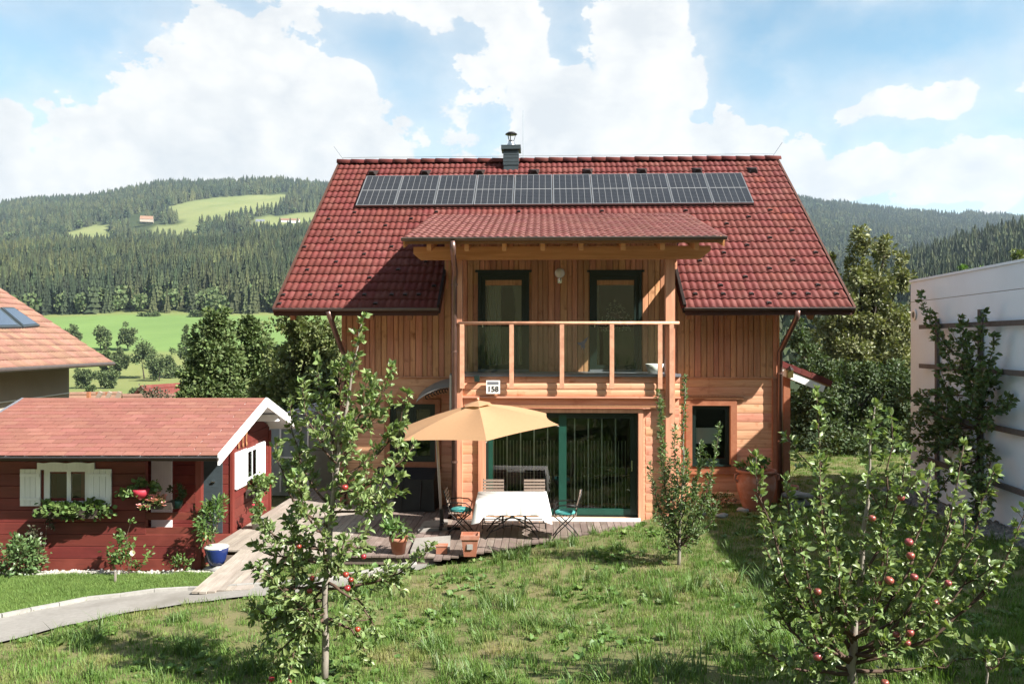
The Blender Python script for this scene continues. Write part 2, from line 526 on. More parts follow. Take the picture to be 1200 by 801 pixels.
M['far_leaf'] = mat('far_leaf', (0.13, 0.175, 0.062), (0.09, 0.13, 0.047), 6, .8, var=.34, hue=.02, transl=.1)
M['spruce'] = mat('spruce_forest', (0.032, 0.052, 0.022), (0.021, 0.035, 0.015), 6, .9, var=.42, hue=.02, island=False, c3=(.095, .105, .035), s3=.012, c3amt=(.42, .68), world=True)
M['herb'] = mat('herb_leaf', (0.1440, 0.2400, 0.0600), (0.0960, 0.1800, 0.0456), 6, .5, var=.3, hue=.02, transl=.25)
M['geranium_leaf'] = mat('bedding_leaf', (.11, .19, .045), (.17, .25, .08), 5, .5, var=.3, hue=.02, transl=.2)
M['purple_leaf'] = mat('purple_leaf', (.10, .075, .055), (.07, .085, .04), 5, .5, var=.35, hue=.03, transl=.2)
M['pinkflower'] = mat('pink_flower', (.75, .28, .30), (.78, .50, .46), 9, .6, var=.15, transl=.2)
M['redflower'] = mat('red_flower', (.55, .03, .05), (.62, .06, .10), 9, .6, var=.12, transl=.2)
M['whiteflower'] = mat('white_flower', (.80, .76, .62), (.78, .72, .50), 9, .6, var=.05, transl=.2)
M['apple'] = mat('red_apple', (0.3, 0.022, 0.022), (0.42, 0.1, 0.055), 2.2, .3, var=.14, hue=.012, spec=.6, contrast=(.45, .8))
M['apple2'] = mat('rosy_apple', (0.29, 0.045, 0.05), (0.38, 0.18, 0.1), 2.2, .35, var=.14, hue=.012, spec=.6, contrast=(.42, .75))
M['canvas'] = mat('parasol_canvas', (0.61, 0.355, 0.195), (0.58, 0.335, 0.18), 18, .85, .03, var=.0, transl=.28)
M['cloth'] = mat('white_cloth', (.82, .81, .79), (.78, .77, .75), 12, .9, .04, var=.0, transl=.15)
M['teal'] = mat('teal_cushion', (.02, .20, .19), (.10, .34, .32), 12, .9, .1, var=.03, contrast=(.45, .6))
M['slat'] = mat('chair_slat', (.42, .33, .27), (.32, .24, .19), 6, .6, .05, (.6, 6, 6), .08)
M['pole'] = mat('parasol_pole', (.55, .50, .46), (.48, .44, .40), 6, .4, metal=.2, var=.02)
M['skyglass'] = mat('skylight_glass', (.42, .50, .60), (.40, .48, .58), 3, .08, var=.0, metal=.9)
M['cell'] = mat('solar_cell', (.018, .018, .021), (.026, .026, .029), 5, .16, var=.10, spec=.7)
M['lampglass'] = mat('frosted_glass', (.72, .66, .58), (.70, .64, .56), 6, .25, var=.0)
M['orange'] = mat('orange_table', (.55, .24, .06), (.50, .20, .05), 6, .5)
M['tarp'] = mat('greenhouse_film', (.50, .51, .52), (.40, .41, .42), 5, .4, .08, var=.05, transl=.4)
M['grid'] = mat('cell_grid_line', (0.24, 0.24, 0.24), (0.22, 0.22, 0.22), 9, .4, var=.0)
M['numberplate'] = mat('number_plate', (.74, .72, .68), (.70, .68, .64), 9, .4, var=.0)
M['bandgrey'] = mat('plate_band', (.22, .23, .26), (.20, .21, .24), 9, .4, var=.0)
M['ink'] = mat('black_print', (.01, .01, .01), (.014, .014, .014), 9, .6, var=.0)
M['brass'] = mat('lantern_brass', (.30, .24, .08), (.24, .19, .07), 9, .35, metal=.7)
M['awning'] = mat('acrylic_awning', (.50, .47, .44), (.44, .42, .40), 9, .25, transl=.35)


# ------------------------------------------------------------------ ground
CP = np.array([(-7.0, 11.1, -.2), (-4.1, 12.4, -.14), (-10, 11, -.25), (-14, 10, -.3), (-5.5, 14, -.28), (-9, 14, -.3), (-14, 14, -.35),
               (-2.6, 13.6, -.16), (-1.2, 13.5, -.10), (.3, 14.4, -.02), (1.6, 15.4, .03), (2.9, 16.6, .05), (4.5, 18, .06), (6.5, 18.3, .1),
               (9, 18.8, .28), (8.5, 12, .55), (8, 8, .9), (12, 15, .5), (-1.95, 8.5, .23), (-4.5, 8, .12), (-8, 8, -.02), (-12, 6, .1),
               (0, 7.6, .5), (2.7, 13, .15), (2.9, 6.8, .84), (0, 3, .9), (4, 3, 1.3), (-5, 3, .5), (-4, 20, -.2), (0, 22, -.2), (6, 24, .1),
               (-10, 22, -.5), (12, 24, .3), (1, 11, .17), (4.5, 10, .5), (0, 16.5, -.25), (-3, 16, -.28), (1.9, 16.7, -.12), (-5, 17, -.28),
               (.4, 15.4, -.16), (-1, 14.6, -.22), (-15, 24, -.8), (16, 8, 1.0), (16, 22, .6)], float)


def tps_fit(P):
    n = len(P)
    d = np.hypot(P[:, None, 0] - P[None, :, 0], P[:, None, 1] - P[None, :, 1])
    K = np.where(d > 0, d * d * np.log(d + 1e-9), 0) + np.eye(n) * 0.6
    A = np.zeros((n + 3, n + 3)); A[:n, :n] = K
    A[:n, n] = 1; A[:n, n + 1:] = P[:, :2]; A[n, :n] = 1; A[n + 1:, :n] = P[:, :2].T
    return np.linalg.solve(A, np.r_[P[:, 2], 0, 0, 0])


TPSW = tps_fit(CP)


def ground_z(x, y):
    x = np.asarray(x, float); y = np.asarray(y, float)
    d = np.hypot(x[..., None] - CP[:, 0], y[..., None] - CP[:, 1])
    k = d * d * np.log(d + 1e-9)
    z = k @ TPSW[:len(CP)] + TPSW[len(CP)] + TPSW[len(CP) + 1] * x + TPSW[len(CP) + 2] * y
    return z + .018 * np.sin(2.3 * x + 1.1 * y) * np.sin(1.7 * y - .8 * x) + .01 * np.sin(6.1 * x) * np.sin(5.3 * y + 1)


def gz(x, y):
    return float(ground_z(np.array([x]), np.array([y]))[0])


def ray_ground(px, py):
    """where the line of sight meets the garden"""
    t = 4.0
    dx, dz = (px - CX) / F, (HY - py) / F
    while t < 30:
        if CZ + dz * t < gz(dx * t, t):
            break
        t += .05
    return Vector((dx * t, t, gz(dx * t, t)))


def grid_mesh(name, xs, ys, zf):
    X, Y = np.meshgrid(xs, ys)
    Z = zf(X, Y)
    V = np.stack([X, Y, Z], -1).reshape(-1, 3)
    nx, ny = len(xs), len(ys)
    i = np.arange(ny - 1)[:, None] * nx + np.arange(nx - 1)[None]
    Fa = np.stack([i, i + 1, i + 1 + nx, i + nx], -1).reshape(-1, 4)
    return np_mesh(name, V, Fa, True)


M['turf'] = mat('turf_soil', (.12, .135, .040), (.19, .17, .065), 22, .95, .5, var=0, c3=(.22, .18, .085), s3=1.1, c3amt=(.52, .70), world=True, contrast=(.35, .65))
M['grass'] = mat('grass_blade', (.135, .245, .048), (.18, .28, .062), 2.2, .6, var=.30, hue=.015, transl=.28, world=True, c3=(.36, .31, .13), s3=1.1, c3amt=(.54, .76), spec=.25)
M['hutgrass'] = mat('lush_grass_blade', (.16, .265, .06), (.20, .30, .075), 2.2, .6, var=.26, hue=.012, transl=.28, world=True, spec=.25)
M['weed'] = mat('weed_leaf', (.12, .22, .045), (.175, .265, .075), 3, .5, var=.3, hue=.02, transl=.28, world=True)

lawn = part('lawn', grid_mesh('lawn', np.arange(-16, 14.01, .15), np.arange(1.5, 26.01, .15), ground_z), M['turf'])
tag(lawn, 'sloping lawn with dry patches around the houses', kind='structure')

# far terrain: height = where the hillside is seen, per picture column and distance
TCOL = np.array([-900, -200, 0, 100, 200, 300, 400, 600, 800, 900, 960, 1000, 1060, 1200, 1500, 2200], float)
TD = [16, 30, 60, 120, 250, 340, 420, 560, 800, 1000, 1150, 1350, 1700, 2000, 2300, 2600, 3000, 3600]


def zz(D, py):
    return [CZ + (HY - p) / F * D for p in py]


TZ = np.array([
    [-.9] * 16,
    [-1.2] * 10 + [-.6] * 6,
    [-4] * 8 + [-3, -2.5, -2, -1.5, -1.5, -1.5, -1, -1],
    [-9] * 7 + [-8, -7, -6, -4, -3, -2, -1, 0, 0],
    zz(250, [470, 470, 470, 470, 470, 470, 468, 465, 455, 445, 435, 425, 415, 400, 390, 390]),
    zz(340, [442] * 6 + [440, 438, 430, 425, 415, 408, 400, 385, 370, 370]),
    zz(420, [404] * 6 + [402, 402, 402, 402, 400, 395, 386, 365, 340, 340]),
    zz(560, [374, 374, 374, 373, 372, 371, 371, 375, 385, 390, 390, 380, 362, 330, 290, 290]),
    zz(800, [333, 333, 332, 331, 330, 326, 324, 335, 360, 370, 370, 355, 325, 283, 235, 235]),
    zz(1000, [312, 311, 310, 308, 305, 296, 291, 305, 340, 352, 352, 345, 326, 289, 240, 240]),
    zz(1150, [310, 309, 307, 305, 301, 291, 287, 302, 330, 340, 342, 338, 324, 292, 250, 250]),
    zz(1350, [303, 301, 298, 295, 290, 282, 279, 296, 315, 325, 328, 325, 318, 294, 262, 262]),
    zz(1700, [286, 284, 280, 274, 266, 262, 262, 275, 290, 296, 300, 302, 303, 296, 280, 280]),
    zz(2000, [268, 266, 261, 253, 240, 236, 240, 252, 266, 272, 277, 281, 284, 287, 285, 285]),
    zz(2300, [260, 257, 251, 244, 228, 223, 230, 240, 250, 254, 261, 266, 272, 278, 282, 282]),
    zz(2600, [254, 250, 243, 235, 219, 216, 221, 230, 238, 242, 249, 255, 262, 270, 276, 276]),
    zz(3000, [262, 258, 252, 245, 232, 229, 232, 232, 230, 231, 239, 245, 251, 258, 266, 266]),
    zz(3600, [300, 300, 296, 290, 280, 276, 276, 272, 270, 268, 272, 276, 280, 286, 292, 292]),
])


def far_z(px, D):
    px = np.asarray(px, float); D = np.asarray(D, float)
    lt = np.log(np.array(TD)); ld = np.log(np.clip(D, TD[0], TD[-1]))
    i = np.clip(np.searchsorted(lt, ld) - 1, 0, len(TD) - 2); t = (ld - lt[i]) / (lt[i + 1] - lt[i])
    j = np.clip(np.searchsorted(TCOL, px) - 1, 0, len(TCOL) - 2); s = np.clip((px - TCOL[j]) / (TCOL[j + 1] - TCOL[j]), 0, 1)
    t = np.clip(t, 0, 1)
    a = TZ[i, j] * (1 - s) + TZ[i, j + 1] * s; b = TZ[i + 1, j] * (1 - s) + TZ[i + 1, j + 1] * s
    z = a * (1 - t) + b * t
    x = (px - CX) / F * D
    return z + np.clip(D - 300, 0, 900) / 900 * 5 * (np.sin(x / 61 + D / 97) + .6 * np.sin(x / 23 - D / 41 + 2)) * .6


pxs = np.concatenate([np.linspace(-900, -210, 24), np.arange(-200, 1401, 12), np.linspace(1420, 2200, 24)])
Ds = np.concatenate([np.geomspace(16, 240, 30), np.arange(250, 1160, 14), np.arange(1170, 3620, 34)])
PX, DD = np.meshgrid(pxs, Ds)
V = np.stack([(PX - CX) / F * DD, DD, far_z(PX, DD)], -1).reshape(-1, 3)
nx, ny = len(pxs), len(Ds)
ii = np.arange(ny - 1)[:, None] * nx + np.arange(nx - 1)[None]
terr = np_mesh('terrain', V, np.stack([ii, ii + 1, ii + 1 + nx, ii + nx], -1).reshape(-1, 4), True)


def in_poly(px, py, poly):
    px = np.asarray(px); py = np.asarray(py); r = np.zeros(px.shape, bool)
    n = len(poly)
    for k in range(n):
        x1, y1 = poly[k]; x2, y2 = poly[(k + 1) % n]
        if y1 == y2:
            continue
        c = ((y1 > py) != (y2 > py)) & (px < (x2 - x1) * (py - y1) / (y2 - y1) + x1)
        r ^= c
    return r


# meadows on the hillside, outlined where they are seen on the slope
MEADOW = [[(190, 244), (232, 234), (300, 228), (342, 229), (322, 248), (290, 252), (268, 264), (236, 268), (208, 260)],
          [(72, 274), (118, 262), (130, 265), (118, 290), (84, 292)], [(94, 284), (132, 273), (133, 286), (108, 298)],
          [(172, 264), (236, 262), (232, 284), (178, 284)], [(296, 256), (378, 247), (378, 270), (296, 276)], [(0, 284), (40, 281), (30, 290), (0, 294)]]


def is_meadow(px, py, D):
    r = np.zeros(np.asarray(px).shape, bool)
    for p in MEADOW:
        r |= in_poly(px, py, p)
    return r & (np.asarray(D) > 1200)


PYt = HY - (V[:, 2] - CZ) / V[:, 1] * F
at = terr.color_attributes.new('cover', 'FLOAT_COLOR', 'POINT')
cv = np.zeros((len(V), 4), np.float32); cv[:, 3] = 1
Dv = V[:, 1]; Pv = PX.reshape(-1)
cv[:, 0] = np.where((Dv < 575) & (Pv < 900), 1, 0)                 # valley meadow
cv[:, 1] = np.where((Dv > 395) & (Dv < 565) & (Pv < 900), 1, 0)    # bright mown field
cv[:, 2] = is_meadow(Pv, PYt, Dv)                                  # pastures high up
at.data.foreach_set('color', cv.ravel())


def terrain_mat():
    m = bpy.data.materials.new('terrain_cover'); m.use_nodes = True
    nt = m.node_tree; N, L = nt.nodes, nt.links
    bs = N['Principled BSDF']; bs.inputs['Roughness'].default_value = 1; bs.inputs['Specular IOR Level'].default_value = .1
    a = N.new('ShaderNodeAttribute'); a.attribute_name = 'cover'
    sp = N.new('ShaderNodeSeparateColor'); L.new(a.outputs['Color'], sp.inputs[0])
    g = N.new('ShaderNodeNewGeometry')

    def noise(sc, c1, c2):
        n = N.new('ShaderNodeTexNoise'); n.inputs['Scale'].default_value = sc; n.inputs['Detail'].default_value = 8; n.inputs['Roughness'].default_value = .65
        L.new(g.outputs['Position'], n.inputs['Vector'])
        r = N.new('ShaderNodeMapRange'); r.inputs['From Min'].default_value = .35; r.inputs['From Max'].default_value = .65; L.new(n.outputs['Fac'], r.inputs['Value'])
        x = N.new('ShaderNodeMixRGB'); L.new(r.outputs[0], x.inputs[0]); x.inputs[1].default_value = (*c1, 1); x.inputs[2].default_value = (*c2, 1)
        return x.outputs[0]

    def mixc(f, c1, c2):
        x = N.new('ShaderNodeMixRGB'); L.new(f, x.inputs[0]); L.new(c1, x.inputs[1]); L.new(c2, x.inputs[2])
        return x.outputs[0]
    c = noise(.02, (.028, .04, .016), (.04, .052, .02))
    c = mixc(sp.outputs[0], c, noise(.035, (.125, .15, .05), (.165, .175, .065)))
    c = mixc(sp.outputs[1], c, noise(.02, (.105, .165, .05), (.125, .19, .058)))
    c = mixc(sp.outputs[2], c, noise(.01, (.125, .15, .055), (.165, .175, .07)))
    L.new(c, bs.inputs['Base Color'])
    return m


to = part('terrain', terr, terrain_mat())
tag(to, 'valley meadows and wooded hillsides behind the houses', kind='structure')
# land behind and beside the photographer
def back_z0(x, y):
    return .75 + .24 * np.maximum(0, 1.4 - y) + 3 * np.sin(x / 47.) * np.clip((-y) / 60, 0, 1) - .9 * np.clip((np.abs(x) - 15) / 10, 0, 1)


go = part('ground', grid_mesh('ground', np.linspace(-700, 700, 71), np.concatenate([np.linspace(-600, -20, 30), np.linspace(-16, 1.6, 8)]), back_z0), M['turf'])
tag(go, 'grassy slope rising on the near side of the garden', kind='structure')


# ------------------------------------------------------------------ instanced stuff
def instancer(name, P, rot, scl, idx, variants, label, parent=None):
    """points with Geometry-Nodes instances of the variant meshes"""
    me = bpy.data.meshes.new(name)
    me.vertices.add(len(P)); me.vertices.foreach_set('co', np.ascontiguousarray(P, np.float32).ravel())
    for n, t, k, d in (('rot', 'FLOAT_VECTOR', 'vector', rot), ('scl', 'FLOAT_VECTOR', 'vector', scl), ('idx', 'INT', 'value', idx)):
        a = me.attributes.new(n, t, 'POINT')
        a.data.foreach_set(k, np.ascontiguousarray(d, np.int32 if t == 'INT' else np.float32).ravel())
    o = bpy.data.objects.new(name, me)
    COL.objects.link(o)
    lib = bpy.data.collections.new(name + '_kinds')
    for i, v in enumerate(variants):
        q = bpy.data.objects.new('%s_kind_%02d' % (name, i), v); lib.objects.link(q)
    nt = bpy.data.node_groups.new(name, 'GeometryNodeTree')
    nt.interface.new_socket('Geometry', in_out='INPUT', socket_type='NodeSocketGeometry')
    nt.interface.new_socket('Geometry', in_out='OUTPUT', socket_type='NodeSocketGeometry')
    N, L = nt.nodes, nt.links
    gi, gout = N.new('NodeGroupInput'), N.new('NodeGroupOutput')
    ci = N.new('GeometryNodeCollectionInfo'); ci.inputs['Collection'].default_value = lib
    ci.inputs['Separate Children'].default_value = True; ci.inputs['Reset Children'].default_value = True
    ip = N.new('GeometryNodeInstanceOnPoints'); ip.inputs['Pick Instance'].default_value = True
    L.new(gi.outputs[0], ip.inputs['Points']); L.new(ci.outputs[0], ip.inputs['Instance'])
    for n, t, s in (('rot', 'FLOAT_VECTOR', 'Rotation'), ('scl', 'FLOAT_VECTOR', 'Scale'), ('idx', 'INT', 'Instance Index')):
        a = N.new('GeometryNodeInputNamedAttribute'); a.data_type = t; a.inputs['Name'].default_value = n
        if s == 'Rotation':
            e = N.new('FunctionNodeEulerToRotation'); L.new(a.outputs[0], e.inputs[0]); L.new(e.outputs[0], ip.inputs[s])
        else:
            L.new(a.outputs[0], ip.inputs[s])
    L.new(ip.outputs[0], gout.inputs[0])
    md = o.modifiers.new('scatter', 'NODES'); md.node_group = nt
    tag(o, label, kind='stuff')
    return o


def spruce_mesh(seed, h=25.0, r=3.4, kind='spruce'):
    g = random.Random(seed); mb = MB()
    mb.tube([(0, 0, 0), (0, 0, h * .3)], [.3, .2], 4, False)
    n = 11; tiers = 10 if kind == 'spruce' else 6
    for i in range(tiers):
        t = i / tiers
        z0 = h * (.06 + .9 * t); z1 = min(h, z0 + h * (.24 - .08 * t))
        rr = r * (1 - t) ** (.85 if kind == 'spruce' else .55) + .25
        vs = [(g.uniform(-.1, .1), g.uniform(-.1, .1), z1)]
        off = g.uniform(0, 6.28)
        for k in range(n):
            a = off + 2 * math.pi * k / n
            q = rr * (g.uniform(.95, 1.25) if k % 2 else g.uniform(.4, .7))
            vs.append((q * math.cos(a), q * math.sin(a), z0 - g.uniform(0, .07) * h * (1 - t)))
        mb.add(vs, [(0, 1 + k, 1 + (k + 1) % n) for k in range(n)])
    me = mb.mesh('spruce'); me.materials.append(M['spruce'])
    return me


def broad_mesh(seed, h=17.0, r=5.5):
    g = np.random.default_rng(seed)
    T = np.array([(-.5, -.5, 0), (.5, -.5, 0.1), (.5, .5, 0), (-.5, .5, .1)]) * 1.9
    n = 130
    d = g.normal(size=(n, 3)); d /= np.linalg.norm(d, axis=1)[:, None]
    P = d * (g.random(n) ** .35)[:, None] * [r, r, h * .42] + [0, 0, h * .56]
    Rm = np.stack([np.array(Euler(g.uniform(-3, 3, 3)).to_matrix()) for _ in range(n)])
    Vv, Ff = scatter(T, [(0, 1, 2, 3)], Rm, P)
    me = np_mesh('broadleaf', Vv, Ff); me.materials.append(M['far_leaf'])
    return me


kinds = [spruce_mesh(i, 25 + 2 * (i % 3), 3.0 + .5 * (i % 3)) for i in range(5)] + [spruce_mesh(9, 22, 4.2, 'pine')] + [broad_mesh(3), broad_mesh(4, 15, 6)]


def forest():
    P = []
    n1 = 30000
    # near wooded slope, then the high slopes
    for D0, D1, dens in ((572, 1200, 1 / 44.), (1200, 1650, 1 / 110.), (1650, 3050, 1 / 150.)):
        a0, a1 = (-330 - CX) / F, (1530 - CX) / F
        n = int(dens * (a1 - a0) * (D1 ** 2 - D0 ** 2) / 2)
        D = np.sqrt(nrg.uniform(D0 ** 2, D1 ** 2, n)); px = nrg.uniform(-330, 1530, n)
        # what the house hides needs no trees
        k = (px < 520) | (px > 880) | (nrg.random(n) < .25)
        P.append(np.stack([px[k], D[k]], 1))
    P = np.concatenate(P)
    # right-hand slope starts nearer
    n = 2600
    Dr = nrg.uniform(430, 572, n); pr = nrg.uniform(930, 1500, n)
    P = np.concatenate([P, np.stack([pr, Dr], 1)])
    n = 160
    P = np.concatenate([P, np.stack([nrg.uniform(880, 985, n), nrg.uniform(240, 440, n)], 1)])
    z = far_z(P[:, 0], P[:, 1])
    py = HY - (z - CZ) / P[:, 1] * F
    clump = np.sin(P[:, 0] / 37 + P[:, 1] / 190) + np.sin(P[:, 0] / 17 - P[:, 1] / 90)
    keep = ~is_meadow(P[:, 0], py, P[:, 1])
    keep &= ~((P[:, 1] > 1250) & (clump > 1.5))
    for a_, b_, c_, d_ in ((152, 192, 1480, 1765), (290, 368, 1450, 1735), (138, 152, 540, 580)):
        keep &= ~((P[:, 0] > a_) & (P[:, 0] < b_) & (P[:, 1] > c_) & (P[:, 1] < d_))
    P = P[keep]; z = z[keep]; py = py[keep]
    n = len(P)
    idx = nrg.integers(0, 5, n); idx[nrg.random(n) < .12] = 5
    br = nrg.random(n) < .09; idx[br] = 6 + nrg.integers(0, 2, br.sum())
    lowrim = (P[:, 1] < 600) & (nrg.random(n) < .25); idx[lowrim] = 6 + nrg.integers(0, 2, lowrim.sum())
    s = nrg.uniform(.72, 1.18, n) * np.where(P[:, 1] > 1600, 1.02, 1.0)
    scl = np.stack([s * nrg.uniform(.85, 1.2, n) * np.where(P[:, 1] > 1200, 1.35, 1), s * 1.0, s], 1); scl[:, 1] = scl[:, 0]
    rot = np.stack([nrg.normal(0, .02, n), nrg.normal(0, .02, n), nrg.uniform(0, 6.28, n)], 1)
    pos = np.stack([(P[:, 0] - CX) / F * P[:, 1], P[:, 1], z - .6], 1)
    instancer('spruce_forest', pos, rot, scl, idx, kinds, 'dark spruce forest covering the hillsides')
    return n


NFOR = forest()
n_ = 4200
bx_, by_ = nrg.uniform(-330, 330, n_), nrg.uniform(-300, -48, n_)
bs_ = nrg.uniform(.6, 1.05, n_)
instancer('spruce_wood', np.stack([bx_, by_, back_z0(bx_, by_) - .5], 1), np.stack([bx_ * 0, bx_ * 0, nrg.uniform(0, 6.28, n_)], 1), np.stack([bs_ * 1.2, bs_ * 1.2, bs_], 1), nrg.integers(0, 8, n_), kinds, 'wood on the slope facing the house, mirrored in its windows')
# ------------------------------------------------------------------ haze
hz = MB().box(-5200, 5200, -200, 3900, -60, 660)
hm = bpy.data.materials.new('valley_haze'); hm.use_nodes = True
hn = hm.node_tree; hn.nodes.clear()
ho = hn.nodes.new('ShaderNodeOutputMaterial'); hv = hn.nodes.new('ShaderNodeVolumePrincipled')
hv.inputs['Color'].default_value = (.66, .83, 1.0, 1); hv.inputs['Density'].default_value = 0.000065; hv.inputs['Anisotropy'].default_value = .2
hn.links.new(hv.outputs[0], ho.inputs['Volume'])
HAZE = part('haze', hz, hm); tag(HAZE, 'pale blue air between the garden and the hills', kind='stuff')


# ------------------------------------------------------------------ the timber house (house frame: x along the facade, y away from the viewer)
YB, YW, YE = 17.0, 18.4, 17.4
OH = Vector((0.4, 18.4, 0))
house = thing('timber_house', 'large timber-clad house with red tiled roof and balcony above the terrace', 'house', h2w(OH.x, OH.y, 0), local=True, rz=-TH)
BASE[house.name] = OH            # its parts are meshed in the house frame

xl, xr = -5.84, 6.53
zE, zR, yR = CZ + .71, CZ + 5.06, 22.97
pit = math.atan2(zR - zE, yR - YE)
slope = Vector((0, math.cos(pit), math.sin(pit))); nrm = Vector((0, -math.sin(pit), math.cos(pit)))
SL = (yR - YE) / math.cos(pit)
xiL, xiR = H(513, 362, YE)[0], H(803, 360, YE)[0]            # inner verges beside the balcony
pxL, pxR = H(472, 277, 16.16)[0], H(850, 277, 16.16)[0]      # balcony roof
pyE, pzE, pyT = 16.16, CZ + 2.06, 20.5
pzT = zE + (pyT - YE) * math.tan(pit) + .06
ppit = math.atan2(pzT - pzE, pyT - pyE)
pslope = Vector((0, math.cos(ppit), math.sin(ppit))); pnrm = Vector((0, -math.sin(ppit), math.cos(ppit)))
PSL = (pyT - pyE) / math.cos(ppit)
wxL, wxR = H(400, 400, YW)[0], H(914, 400, YW)[0]
bxL, bxR = H(529, 450, YB)[0], H(796, 450, YB)[0]
zB = H(600, 438, YB)[1]              # balcony floor
zV = H(600, 441, YW)[1]              # vertical boarding starts here


def main_z(y):
    return zE + (y - YE) * math.tan(pit)


def porch_z(y):
    return pzE + (y - pyE) * math.tan(ppit)


# ---- roof
roof = part('roof', MB(), M['under'], house)
mb = MB()


def slab(mb, x0, x1, y0, y1, zf, th, drop=.06):
    v = [(x0, y0, zf(y0) - drop), (x1, y0, zf(y0) - drop), (x1, y1, zf(y1) - drop), (x0, y1, zf(y1) - drop)]
    w = [(a, b, c - th) for a, b, c in v]
    mb.add(v + w, [(0, 1, 2, 3), (7, 6, 5, 4), (0, 4, 5, 1), (1, 5, 6, 2), (2, 6, 7, 3), (3, 7, 4, 0)])


slab(mb, xl + .02, xiL, YE, pyT, main_z, .10)
slab(mb, xiR, xr - .02, YE, pyT, main_z, .10)
slab(mb, xl + .02, xr - .02, pyT, yR, main_z, .10)


def back_z(y):
    return zR - (y - yR) * math.tan(pit)


slab(mb, xl + .02, xr - .02, yR, 2 * yR - YE, back_z, .10, drop=.04)
roof.data = mb.mesh('roof'); roof.data.materials.append(M['under'])

COLS, ROWS = 41, 21
tw, tl = (xr - xl) / COLS, SL / ROWS


def tile_mesh(w, l, seg=12):
    ext = l * 1.16
    vs, fs = [], []
    for j, (y, lift) in enumerate(((0, .030), (ext, 0.0))):
        for i in range(seg + 1):
            x = w * i / seg
            t = (i / seg * 2) % 1.0
            vs.append((x, y, .026 * (0.5 - 0.5 * math.cos(2 * math.pi * t)) ** .8 + lift))
    n = seg + 1
    for i in range(seg):
        fs.append((i, i + 1, n + i + 1, n + i))
    b = len(vs)
    for i in range(seg + 1):
        vs.append((vs[i][0], .006, vs[i][2] - .026))
    for i in range(seg):
        fs.append((b + i, b + i + 1, i + 1, i))
    return np.array(vs), fs


TV, TF = tile_mesh(tw * .995, tl)
tme = np_mesh('tile', TV, TF, False); tme.materials.append(M['tile'])
nme = tme.copy(); nme.materials.clear(); nme.materials.append(M['tile_new'])
RM = Matrix(((1, 0, 0), (0, slope.y, nrm.y), (0, slope.z, nrm.z)))
spots = []
for r in range(ROWS):
    for c in range(COLS):
        x0 = xl + c * tw
        y0 = YE + slope.y * r * tl
        if x0 + tw * .6 > xiL and x0 + tw * .4 < xiR and y0 < pyT - .25:
            continue
        spots.append((r, c, Vector((x0, YE, zE)) + slope * (r * tl - .04) + nrm * .0))
fresh = {(17, 38), (11, 39), (12, 38)}
rest = []
cnt = 0
for r, c, p in spots:
    jit = rnd.uniform(-.004, .004)
    if cnt < 292 or (r, c) in fresh:
        cnt += 1
        M4 = (RM @ Matrix.Rotation(jit, 3, 'Y')).to_4x4(); M4.translation = p + nrm * rnd.uniform(-.003, .003)
        place('tile', nme if (r, c) in fresh else tme, roof, M4)
    else:
        rest.append((p + nrm * rnd.uniform(-.003, .003), jit))
Rm = np.stack([np.array(RM @ Matrix.Rotation(j, 3, 'Y')) for p, j in rest]); Pm = np.array([p for p, j in rest])
tv, tf = scatter(TV, TF, Rm, Pm)
part('upper_tiles', np_mesh('upper_tiles', tv, tf), M['tile'], roof, kind='stuff')
# back slope: one sheet of the same tiles, far side
bk = MB(); slab(bk, xl, xr, yR + .02, 2 * yR - YE + .05, lambda y: back_z(y) + .05, .05)
part('back_slope', bk, M['tile'], roof)
# ridge caps
rc = MB()
ln = (xr - xl + .1) / 31
pr = [(0, math.cos(t) * -.125, math.sin(t) * .10) for t in np.linspace(-.25, math.pi + .25, 9)]
vs = [(0, a[1] * 1.12, a[2] * 1.1 + .01) for a in pr] + [(ln * 1.08, a[1], a[2]) for a in pr]
rc.add(vs, [(i, i + 1, 10 + i, 9 + i) for i in range(8)] + [tuple(range(8, -1, -1))])
rme = rc.mesh('ridge_tile', True); rme.materials.append(M['tile'])
for i in range(31):
    place('ridge_tile', rme, roof, Matrix.Translation((xl - .05 + i * ln, yR, zR + .02 + rnd.uniform(-.006, .006))))
# verge boards
for s, x in ((-1, xl), (1, xr)):
    v = MB(); v.beam((x + s * .01, YE - .02, zE - .07), (x + s * .01, yR, zR - .07), .05, .2, up=(0, -slope.z, slope.y))
    v.beam((x + s * .01, yR, zR - .07), (x + s * .01, 2 * yR - YE, zE - .07), .05, .2)
    part('verge_board', v, M['under'], roof)
for s, x in ((1, xiL), (-1, xiR)):
    v = MB(); v.beam((x + s * .02, YE - .03, zE - .02), (x + s * .02, YE + 3.0, main_z(YE + 3.0) - .02), .06, .22)
    part('inner_verge_flashing', v, M['verge'], roof)
# rafters under the eaves
for k, x in enumerate(np.arange(xl + .35, xr - .2, .86)):
    if xiL - .1 < x < xiR + .1:
        continue
    v = MB(); y0, y1 = YE + .10, YW + .12
    v.beam((x, y0, main_z(y0) - .26), (x, y1, main_z(y1) - .26), .11, .17, up=tuple(nrm))
    part('rafter', v, M['soffit'], roof)
# snow guards: small hooks in a staggered pattern
sg = MB(); sg.box(-.04, .04, -.010, .010, .015, .065); sg.box(-.04, .04, -.010, .10, .015, .025)
sgm = sg.mesh('snow_guard'); sgm.materials.append(M['verge'])
for r, c, p in spots:
    if r < 13 and ((c * 2 + r * 3) % 7 == 0 or (r == 1 and c % 2 == 0)):
        M4 = RM.to_4x4(); M4.translation = p + Vector((tw * .25, 0, 0)) + slope * .12 + nrm * .02
        place('snow_guard', sgm, roof, M4)
